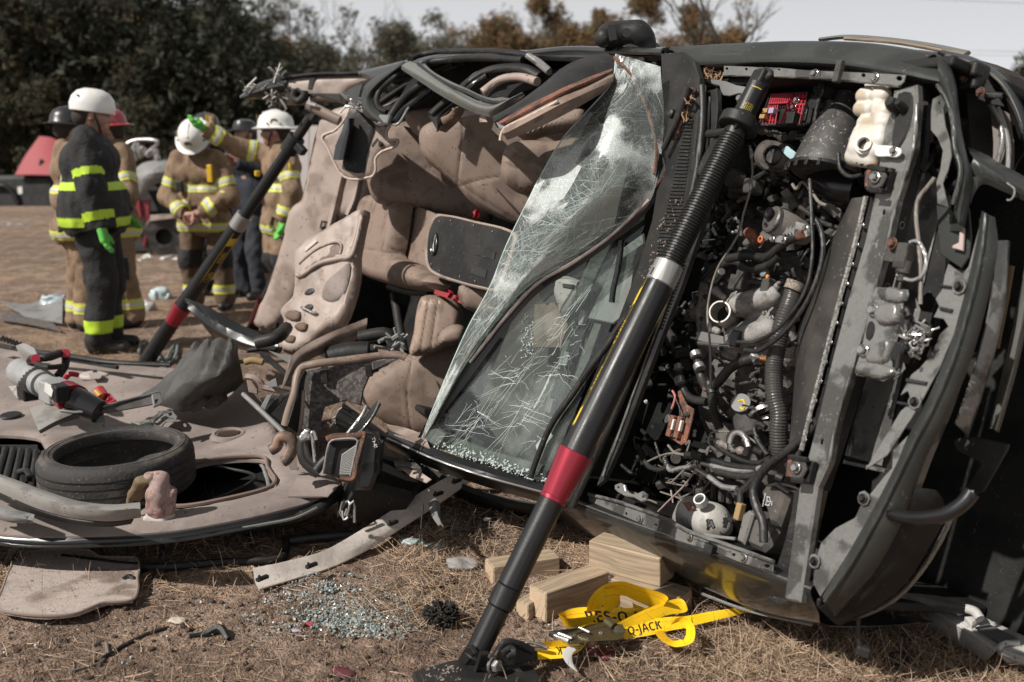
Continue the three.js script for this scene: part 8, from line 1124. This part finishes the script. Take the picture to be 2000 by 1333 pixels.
for (const [x,y,s,c,lab] of [[345,1226,.022,[.45,.40,.33],'pale dry leaf at the end of the thin black cable'],[600,1232,.014,[.45,.05,.07],'small red wrapper at the edge of the broken glass'],[578,1246,.014,[.4,.33,.4],'lilac paper scrap left of the red wrapper'],[806,1072,.035,[.42,.5,.5],'flake of clear plastic on the dirt below the trim strip'],[850,1078,.03,[.35,.44,.44],'second clear plastic flake on the dirt below the trim strip'],[900,1116,.05,[.28,.27,.27],'grey torn plastic lump beside the timber behind the strut'],[800,1152,.016,[.2,.15,.12],'brown scrap standing in the straw above the pine cone'],[1790,1310,.014,[.33,.32,.32],'grey plastic chip on the straw by the rubber ring'],[670,1322,.03,[.1,.025,.03],'dark red plastic piece at the bottom edge of the picture'],[1175,1278,.035,[.12,.02,.03],'dark red plastic lens lying beneath the ratchet'],[855,1030,.02,[.08,.2,.15],'green plastic fragment on the dirt under the sill'],[1612,1258,.008,[.5,.2,.06],'tiny orange clip on the straw under the car nose']]){
const p=G(x,y);p.y=gh(p.x,p.z)+ s*.25;solo('scrap',lab,'scrap',blob((a,b,c2)=>Math.hypot((a - p.x)/ 1.3,(b - p.y)*2.6,c2 - p.z)- s*(.45 + .8*vn3(a / s*1.3,b / s*1.3,c2 / s*1.3)),p.clone().addScalar(-s*2),p.clone().addScalar(s*2),s*.16),std('scrap ' + c,{color:rgb(...c),roughness:.5}));}
const wk=thing('wrecked_engine','dark oily wrecked engine and suspension parts at the right edge behind the nose','car wreck',D(1960,1160,3.1).setY(0)),K=l=>l.map(a=>D(a[0],a[1],a[2]??3.05));
part(wk,'block',blobOf([[...K([[1930,930,3.2],[2030,960,3.3]]),.09,.12],[...K([[1920,1060,3.1],[2030,1080,3.2]]),.09,.12],[...K([[1950,1000,3.1],[2060,1000,3.2]]),.1,.13]],.05,.012,(d,x,y,z)=>d + .02*(vn3(x*25,y*25,z*25)- .5)),M.deep);
for (const [q,m] of [[[[1946,905],[1960,930],[1990,935],[2020,925],[2020,965],[1950,960]],M.bayDark],[[[1925,990],[1945,1010],[1935,1060],[1905,1055],[1910,1030]],M.castDark],[[[1880,1060],[1920,1060],[1925,1130],[1885,1110]],M.bayDark],[[[1985,975],[2020,970],[2020,1030],[1980,1020]],M.rust],[[[1885,925],[1905,920],[1900,960],[1886,955]],M.rust]])part(wk,'bracket',slab(K(q),.04,{bevel:.008}),m);
for (const q of [[[1915,940],[1905,900],[1945,890],[2010,900]],[[1890,1130],[1920,1160],[1970,1172],[2010,1178]],[[1940,1000],[1960,1040],[1990,1050]]])part(wk,'pipe',tube(K(q),.012),M.castDark);
part(wk,'tray',slab(K([[1895,800,3.3],[1960,800,3.3],[2030,820,3.3],[2030,870,3.2],[1940,850,3.2],[1898,846,3.2]]),.03,{bevel:.01}),std('blue grey tray',{color:rgb(.06,.065,.075),roughness:.45}));
part(wk,'wheel',turn([[.14,-.09],[.28,-.09],[.31,-.06],[.31,.06],[.28,.09],[.14,.09]],D(1985,640,3.55),V(.3,.2,.9),30),M.tyre);part(wk,'frame',slab(K([[1880,420,3.5],[2040,400,3.5],[2040,900,3.5],[1880,900,3.5]]),.05),M.deep);
}
// ---------- firefighters ----------
{
const skin=std('skin',{color:rgb(.36,.20,.15),roughness:.6}),tanM=std('tan cloth',{map:sized(T.tan,.5),roughness:.9,bumpMap:sized(T.bump,.2),bumpScale:.004}),darkM=std('black cloth',{map:sized(T.gear,.5),roughness:.85,bumpMap:sized(T.bump,.2),bumpScale:.004}),brown=std('dark brown cloth',{map:sized(T.tan,.5),color:rgb(.5,.48,.46),roughness:.9}),navy=std('navy cloth',{color:rgb(.016,.02,.03),roughness:.9}),jean=std('slate cloth',{color:rgb(.026,.028,.036),roughness:.9});
const lime=std('lime band',{color:rgb(.46,.66,.04),roughness:.55}),lemon=std('lemon band',{color:rgb(.58,.60,.10),roughness:.55}),silver=std('silver band',{color:rgb(.50,.50,.48),roughness:.45}),green=std('green glove',{color:rgb(.11,.46,.07),roughness:.7}),bootM=std('boot',{color:rgb(.015,.014,.013),roughness:.5}),hair=std('dark hair',{color:rgb(.03,.02,.015),roughness:.8}),hw=phys('helmet white',{color:rgb(.70,.69,.66),roughness:.3,clearcoat:.4}),hb=phys('helmet black',{color:rgb(.02,.02,.02),roughness:.35,clearcoat:.4}),hr=phys('helmet red',{color:rgb(.35,.05,.06),roughness:.35,clearcoat:.4});
const figure=o=>{
const t=thing('person',o.label,'person',o.at),S=o.s||1,yaw=o.yaw,cy=Math.cos(yaw),sy=Math.sin(yaw);
const w=(x,y,z)=>V(o.at.x + S*(x*cy + z*sy),o.at.y + S*y,o.at.z + S*(-x*sy + z*cy)),wv=a=>w(...a);
const Lh=o.lh,Rh=o.rh,sh=[.19,1.43,o.lean||0],elbow=(h,side)=>{const s=[side*.2,1.43,o.lean||0],d=[h[0] - s[0],h[1] - s[1],h[2] - s[2]],L=Math.hypot(...d),k=Math.sqrt(Math.max(0,.085 - L*L / 4));return [s[0] + d[0] / 2 + side*k*.75,s[1] + d[1] / 2 - k*.55,s[2] + d[2] / 2 - k*.4];};
const le=o.le||elbow(Lh,1),re=o.re||elbow(Rh,-1),ln=o.lean||0,nz=(a,k)=>(d,x,y,z)=>d + a*(vn3(x*k,y*k*.8,z*k)- .5);
const B=(l,k,c,f)=>blobOf(l.map(a=>[wv(a[0]),wv(a[1]),a[2]*S,a[3]*S]),k,c,f);
const hp=o.head||[0,0],hc=[0,1.64,ln + .03],R=(x,y,z)=>{const cyw=Math.cos(hp[1]),syw=Math.sin(hp[1]),cpt=Math.cos(hp[0]),spt=Math.sin(hp[0]);const y2=y*cpt - z*spt,z2=y*spt + z*cpt;return [hc[0] + x*cyw + z2*syw,hc[1] - .05 + y2 + .05*cpt,hc[2] - x*syw + z2*cyw + .05*spt];};
const headL=[[R(0,.04,-.01),R(0,.02,.0),.098,.09],[R(0,-.04,.03),R(0,-.085,.055),.07,.045],[R(-.03,-.03,.06),R(.03,-.03,.06),.035,.035],[R(0,.0,.095),R(0,-.03,.112),.012,.017],[R(-.022,-.075,.088),R(.022,-.075,.088),.011,.011],[R(-.09,.0,0),R(-.092,-.03,0),.018,.014],[R(.09,.0,0),R(.092,-.03,0),.018,.014],[[0,1.42,ln - .01],R(0,-.06,-.01),.062,.058]];
const hand=(h,e,curl)=>{const d=V(h[0] - e[0],h[1] - e[1],h[2] - e[2]).normalize(),up=V(0,0,1),sd=d.clone().cross(Math.abs(d.z)>.8?V(0,1,0):up).normalize(),nn=sd.clone().cross(d),q=(a,b,c)=>{const p=V(...h).addScaledVector(d,a).addScaledVector(sd,b).addScaledVector(nn,c);return [p.x,p.y,p.z];},l=[[q(-.02,-.02,0),q(.06,-.028,0),.026,.022],[q(-.02,.02,0),q(.06,.028,0),.026,.022]];[[-.036,.085,.0095],[-.013,.10,.0105],[.011,.096,.0105],[.034,.075,.009]].forEach(([b,len,r])=>{l.push([q(.06,b,0),q(.06 + len*.5,b*1.1,curl*.02),r*1.25,r*1.15],[q(.06 + len*.5,b*1.1,curl*.02),q(.06 + len*(.95 - curl*.3),b*1.1,curl*.055),r*1.1,r]);});l.push([q(.0,-.04,0),q(.045,-.062,.02),.016,.014],[q(.045,-.062,.02),q(.08,-.055,.035),.013,.011]);return l;};
const F=o.stance||[[.10,0],[-.10,.05]],an=F.map(f=>[f[0],.10,f[1] - .02]),kn=F.map(f=>[f[0]*.95,.52,f[1]*.5 + .04]),hip=[[.095,.93,0],[-.095,.93,0]];
const inner=[[[0,.95,0],[0,1.36,ln],.11,.10],[sh,le,.05,.045],[[-.19,1.43,ln],re,.05,.045],[le,Lh,.043,.034],[re,Rh,.043,.034],[hip[0],kn[0],.08,.06],[kn[0],an[0],.055,.045],[hip[1],kn[1],.08,.06],[kn[1],an[1],.055,.045]];
part(t,'body',[B(headL,.03,.0065*S),B(inner,.03,.016),...(o.bare?[B(hand(Lh,le,1),.012,.005),B(hand(Rh,re,1),.012,.005)]:[])],skin);
const hm=o.hem||.74,wd=o.wide||1,jl=[[[-.07*wd,1.08,ln*.3],[.07*wd,1.08,ln*.3],.155*wd,.155*wd],[[-.10,1.32,ln*.8],[.10,1.32,ln*.8],.135*wd,.135*wd],[[-.15,1.43,ln],[.15,1.43,ln],.075,.075],[[-.09,hm + .1,0],[.09,hm + .1,0],.165*wd,.165*wd],[[-.05,1.49,ln - .02],[.05,1.49,ln - .02],.075,.075],[sh,le,.09,.078],[[-.19,1.43,ln],re,.09,.078],[le,Lh,.078,.064],[re,Rh,.078,.064]];
if (o.tail)jl.push([[0,.9,-.12],[0,.70,-.24],.11,.06]);
const hemY=o.at.y + S*(hm - .02),cutHem=((d,x,y,z)=>d + .034*(vn3(x*9 + y*3,y*5 - x*4,z*9)- .5)+ .018*(vn3(x*24,y*12 + z*8,z*24)- .5)),jf=(d,x,y,z)=>Math.max(cutHem(d,x,y,z),hemY - .02*Math.sin(x*30)- y,0 - 1e9),cm=o.coat,jg=B(jl,.05,.014,(d,x,y,z)=>{const hwp=V(x,y,z);let r=jf(d,x,y,z);for (const [h,e] of [[wv(Lh),wv(le)],[wv(Rh),wv(re)]]){const ax=h.clone().sub(e).normalize();r=hwp.distanceTo(h)<.13?Math.max(r,hwp.clone().sub(h).dot(ax)+ .02):r;}return r;});
part(t,'coat',jg.clone(),cm);
const tl=[[hip[0],kn[0],.125,.105],[kn[0],an[0],.10,.092],[hip[1],kn[1],.125,.105],[kn[1],an[1],.10,.092],[hip[0],hip[1],.13,.13]],tg=B(tl,.03,.014,(d,x,y,z)=>d + .034*(vn3(x*9,y*8 + x*4,z*9)- .5)+ .016*(vn3(x*22,y*18,z*22)- .5));part(t,'trousers',tg.clone(),o.trousers);
F.forEach((f,i)=>part(t,'boot',B([[an[i],[f[0],.06,f[1] - .03],.07,.065],[[f[0],.05,f[1] - .03],[f[0]*1.15,.045,f[1] + .15],.055,.045]],.03,.01),o.boots||bootM));
const strip=(g,test,m,off)=>{const p=g.attributes.position,N=g.attributes.normal,I=g.index.array,out=[];const a=V(),b=V(),c=V();for (let i=0;i<I.length;i +=3){a.fromBufferAttribute(p,I[i]);b.fromBufferAttribute(p,I[i + 1]);c.fromBufferAttribute(p,I[i + 2]);const q=a.clone().add(b).add(c).multiplyScalar(1 / 3);if (!test(q))continue;for (const k of [0,1,2]){const n=V().fromBufferAttribute(N,I[i + k]);out.push(V().fromBufferAttribute(p,I[i + k]).addScaledVector(n,off));}}if (!out.length)return;const gg=new THREE.BufferGeometry().setFromPoints(out);gg.computeVertexNormals();part(t,'reflective_band',gg,m);};
const arms=[[wv(sh),wv(le)],[wv(le),wv(Lh)],[w(-.19,1.43,ln),wv(re)],[wv(re),wv(Rh)]],armT=(q,i)=>{const [a,b]=arms[i],d=b.clone().sub(a),L=d.length(),u=q.clone().sub(a).dot(d)/ L / L;return q.distanceTo(a.clone().addScaledVector(d,clamp(u)))<.10*S?u:-9;};
const notArm=q=>{for (let i=0;i<4;i++)if (armT(q,i)>.12)return false;return true;};
const tape=(g,f,mid0,half)=>{strip(g,q=>Math.abs(f(q)- mid0)<half,o.band,.003);if (o.band !==lime)strip(g,q=>Math.abs(f(q)- mid0)<half*.34,silver,.007);};
if (o.bands !==0){
const yy=q=>notArm(q)?(q.y - o.at.y)/ S:-9;const kb=o.band===lime?.72:.9;tape(jg,yy,hm + .06,.043*kb);tape(jg,yy,1.16,.038*kb);
for (const i of [0,2])tape(jg,q=>armT(q,i),.62,.12*kb);for (const i of [1,3])tape(jg,q=>armT(q,i),.62,.14*kb);
tape(tg,q=>(q.y - o.at.y)/ S,.20,.045);
strip(tg,q=>Math.abs((q.y - o.at.y)/ S - .50)<.09&&V(q.x - o.at.x,0,q.z - o.at.z).dot(V(sy,0,cy))>.02,o.knee||darkM,.004);
}
if (!o.bare)for (const [h,e] of [[Lh,le],[Rh,re]])part(t,'glove',B(hand(h,e,.5).map(a=>[a[0],a[1],a[2]*1.15,a[3]*1.15]),.012,.006),o.glove||bootM);
const hq=(x,y,z)=>wv(R(x,y,z)),ax=hq(0,1,0).sub(hq(0,0,0)).normalize(),fw=hq(0,0,1).sub(hq(0,0,0)).normalize(),hs=S;
const dome=(prof,m,ex=1.15)=>{const g=turn(prof.map(a=>[a[0]*hs,a[1]*hs]),V(0,0,0),V(0,1,0),30),sd=ax.clone().cross(fw);g.applyMatrix4(new THREE.Matrix4().makeScale(1,1,ex));g.applyMatrix4(basis(sd,ax,fw,hq(0,.03,-.005)));return part(t,'helmet',g,m);};
const H=o.helmet==='climb'?dome([[.118,-.02],[.126,-.015],[.13,.03],[.118,.08],[.09,.118],[.05,.138],[0,.142]],o.hm):o.helmet==='full'?dome([[.165,-.012],[.168,-.004],[.135,.008],[.128,.02],[.125,.06],[.11,.10],[.075,.132],[.03,.146],[0,.148]],o.hm,1.22):o.helmet==='cap'?dome([[.11,.0],[.112,.05],[.09,.095],[.04,.115],[0,.118]],o.hm,1.08):null;
if (o.helmet==='cap')part(H,'peak',slab([hq(-.08,.03,.10),hq(-.05,.03,.18),hq(.05,.03,.18),hq(.08,.03,.10)],.01),o.hm);
if (o.helmet==='climb')for (let i=0;i<8;i++){const a=i / 8*2.6 - 1.3,s=i % 2?1:-1;part(H,'vent',obox(hq(s*(.108 - .02*Math.cos(a)),.105 + .012*Math.cos(a),.09*Math.sin(a)),fw,ax,.022,.012,.012,.004),bootM);}
if (o.helmet==='full'){part(H,'comb',tube([hq(0,.12,-.11),hq(0,.175,-.02),hq(0,.15,.10)],.012*hs),o.hm);for (let i=0;i<4;i++)part(H,'vent_dot',obox(hq((i<2?1:-1)*.118,.06,i % 2?.06:-.05),fw,ax,.02,.01,.03,.003),bootM);}
if (o.badge){const c=hq(0,.105,.145),u=ax.clone().multiplyScalar(.04),r=fw.clone().cross(ax).multiplyScalar(.035);part(H,'badge',slab([...Array(10)].map((_,i)=>c.clone().addScaledVector(u,Math.sin(i*.6283)*1).addScaledVector(r,Math.cos(i*.6283))),.008),std('gold badge',{color:rgb(.13,.085,.03),roughness:.5}));for (const k of [-1,1])part(H,'badge',slab([...Array(8)].map((_,i)=>hq(k*.125,.075,0).addScaledVector(ax,.032*Math.sin(i*.785)).addScaledVector(fw,.034*Math.cos(i*.785))),.014),std('gold badge',{}));}
if (o.plate)part(H,'front_plate',slab([hq(-.04,.16,.13),hq(.04,.16,.13),hq(.035,.06,.165),hq(-.035,.06,.165)],.01),std('plate amber',{color:rgb(.42,.25,.03),roughness:.5}));
if (o.plate)part(H,'plate_number',quad(hq(.025,.15,.1405),hq(-.025,.15,.1405),hq(-.022,.08,.166),hq(.022,.08,.166)),std('plate number',{transparent:true,map:printTex(64,64,(x,ww,h)=>{x.clearRect(0,0,ww,h);x.fillStyle='#eee';x.font='bold 62px sans-serif';x.fillText('2',14,56);})}),null,true);
if (o.patch)part(H,'patch',slab([hq(-.06,.05,-.13),hq(.06,.05,-.13),hq(.05,.10,-.12),hq(-.05,.10,-.12)],.02),lime);
part(t,'hair',B([[R(0,.03,-.045),R(0,-.02,-.06),.09,.075],[R(-.07,.02,-.01),R(.07,.02,-.01),.04,.04]],.03,.009),hair);
part(t,'chin_strap',tube([hq(-.095,.02,.01),hq(-.075,-.07,.05),hq(0,-.125,.06),hq(.075,-.07,.05),hq(.095,.02,.01)],.008),bootM);
if (o.shades)part(t,'sunglasses',tube([hq(-.09,.012,.05),hq(-.05,.012,.10),hq(0,.014,.112),hq(.05,.012,.10),hq(.09,.012,.05)],.015,{sx:.6}),phys('mirror lens',{color:rgb(.02,.07,.04),roughness:.12,clearcoat:1}));
for (const [x,y,z,ww,h,m] of o.kit||[])part(t,'radio',obox(w(x,y,z),V(cy,0,-sy),V(0,1,0),ww,h,.045,.01),m);
for (const [x,y,z] of o.shield||[]){const q=(a,b)=>w(x + a,y + b,z);part(t,'shoulder_patch',slab([q(-.045,.04),q(.045,.04),q(.04,-.02),q(0,-.06),q(-.04,-.02)],.02),std('patch yellow',{color:rgb(.55,.38,.03)}));}
return t;
};
const at=(x,d,dy=0)=>{const p=D(x,400,d);p.y=gh(p.x,p.z)+ dy;return p;},Yl=std('radio yellow',{color:rgb(.62,.38,.02),roughness:.5});
figure({label:'firefighter in black gear with lime bands and white helmet, standing in profile',at:at(183,7.15),s:1.04,yaw:1.75,coat:darkM,trousers:darkM,band:lime,knee:darkM,glove:green,helmet:'climb',hm:hw,lh:[.22,.95,.16],rh:[-.27,.86,.10],hem:.86,tail:1,wide:1.30,stance:[[.11,.02],[-.11,.0]],head:[.12,.1]});
figure({label:'firefighter in tan gear with black helmet, half hidden behind the one in black',at:at(140,8.1),s:1.0,yaw:2.1,coat:tanM,trousers:tanM,band:lemon,helmet:'full',hm:hb,patch:1,lh:[.2,.95,.2],rh:[-.25,.95,.1],head:[.1,.2]});
figure({label:'firefighter in tan gear with red helmet behind the one in black',at:at(228,8.3),s:.99,yaw:-.9,coat:tanM,trousers:tanM,band:lemon,helmet:'full',hm:hr,lh:[.24,.98,.15],rh:[-.2,1.0,.25],head:[.1,-.3],stance:[[.16,.0],[-.12,.1]]});
figure({label:'firefighter in tan gear looking down with white helmet and clasped bare hands',at:at(398,9.3),s:.98,yaw:-.1,coat:tanM,trousers:brown,band:lemon,bare:1,helmet:'full',hm:hw,badge:1,lh:[.035,.92,.27],rh:[-.045,.90,.27],le:[.31,1.08,.12],re:[-.31,1.08,.12],head:[.95,.05],lean:.07,wide:1.06,stance:[[.16,.0],[-.16,.0]],kit:[[.16,1.30,.20,.05,.16,Yl],[-.14,1.18,.2,.06,.1,bootM]],shield:[[.26,1.36,.12]]});
figure({label:'person in black helmet with amber number plate behind the bowed firefighter',at:at(410,10.3),s:1.02,yaw:.35,coat:darkM,trousers:darkM,band:lemon,helmet:'full',hm:hb,plate:1,lh:[.2,.95,.2],rh:[-.2,.95,.2],shades:1,head:[.05,.2]});
figure({label:'person in dark jacket, cap and slate trousers behind the pointing firefighter',at:at(488,10.0),s:1.0,yaw:-.5,coat:navy,trousers:jean,bands:0,helmet:'cap',hm:hb,lh:[.12,1.38,.3],rh:[-.22,.95,.15],head:[0,-.2],hem:.86,bare:1,stance:[[.12,.05],[-.14,0]]});
figure({label:'firefighter in tan gear and white helmet pointing over the bowed one',at:at(550,8.75),s:1.0,yaw:-1.05,coat:tanM,trousers:tanM,band:lemon,glove:green,helmet:'full',hm:hw,badge:1,shades:1,lh:[.26,.86,.08],rh:[-.22,1.67,.60],le:[.3,1.14,.0],re:[-.24,1.50,.30],head:[0,-.35],kit:[[-.02,1.1,.2,.09,.04,Yl],[-.05,1.28,.19,.04,.05,Yl]],shield:[[.29,1.33,.02]],wide:1.04});
}
renderer.render(scene,camera);
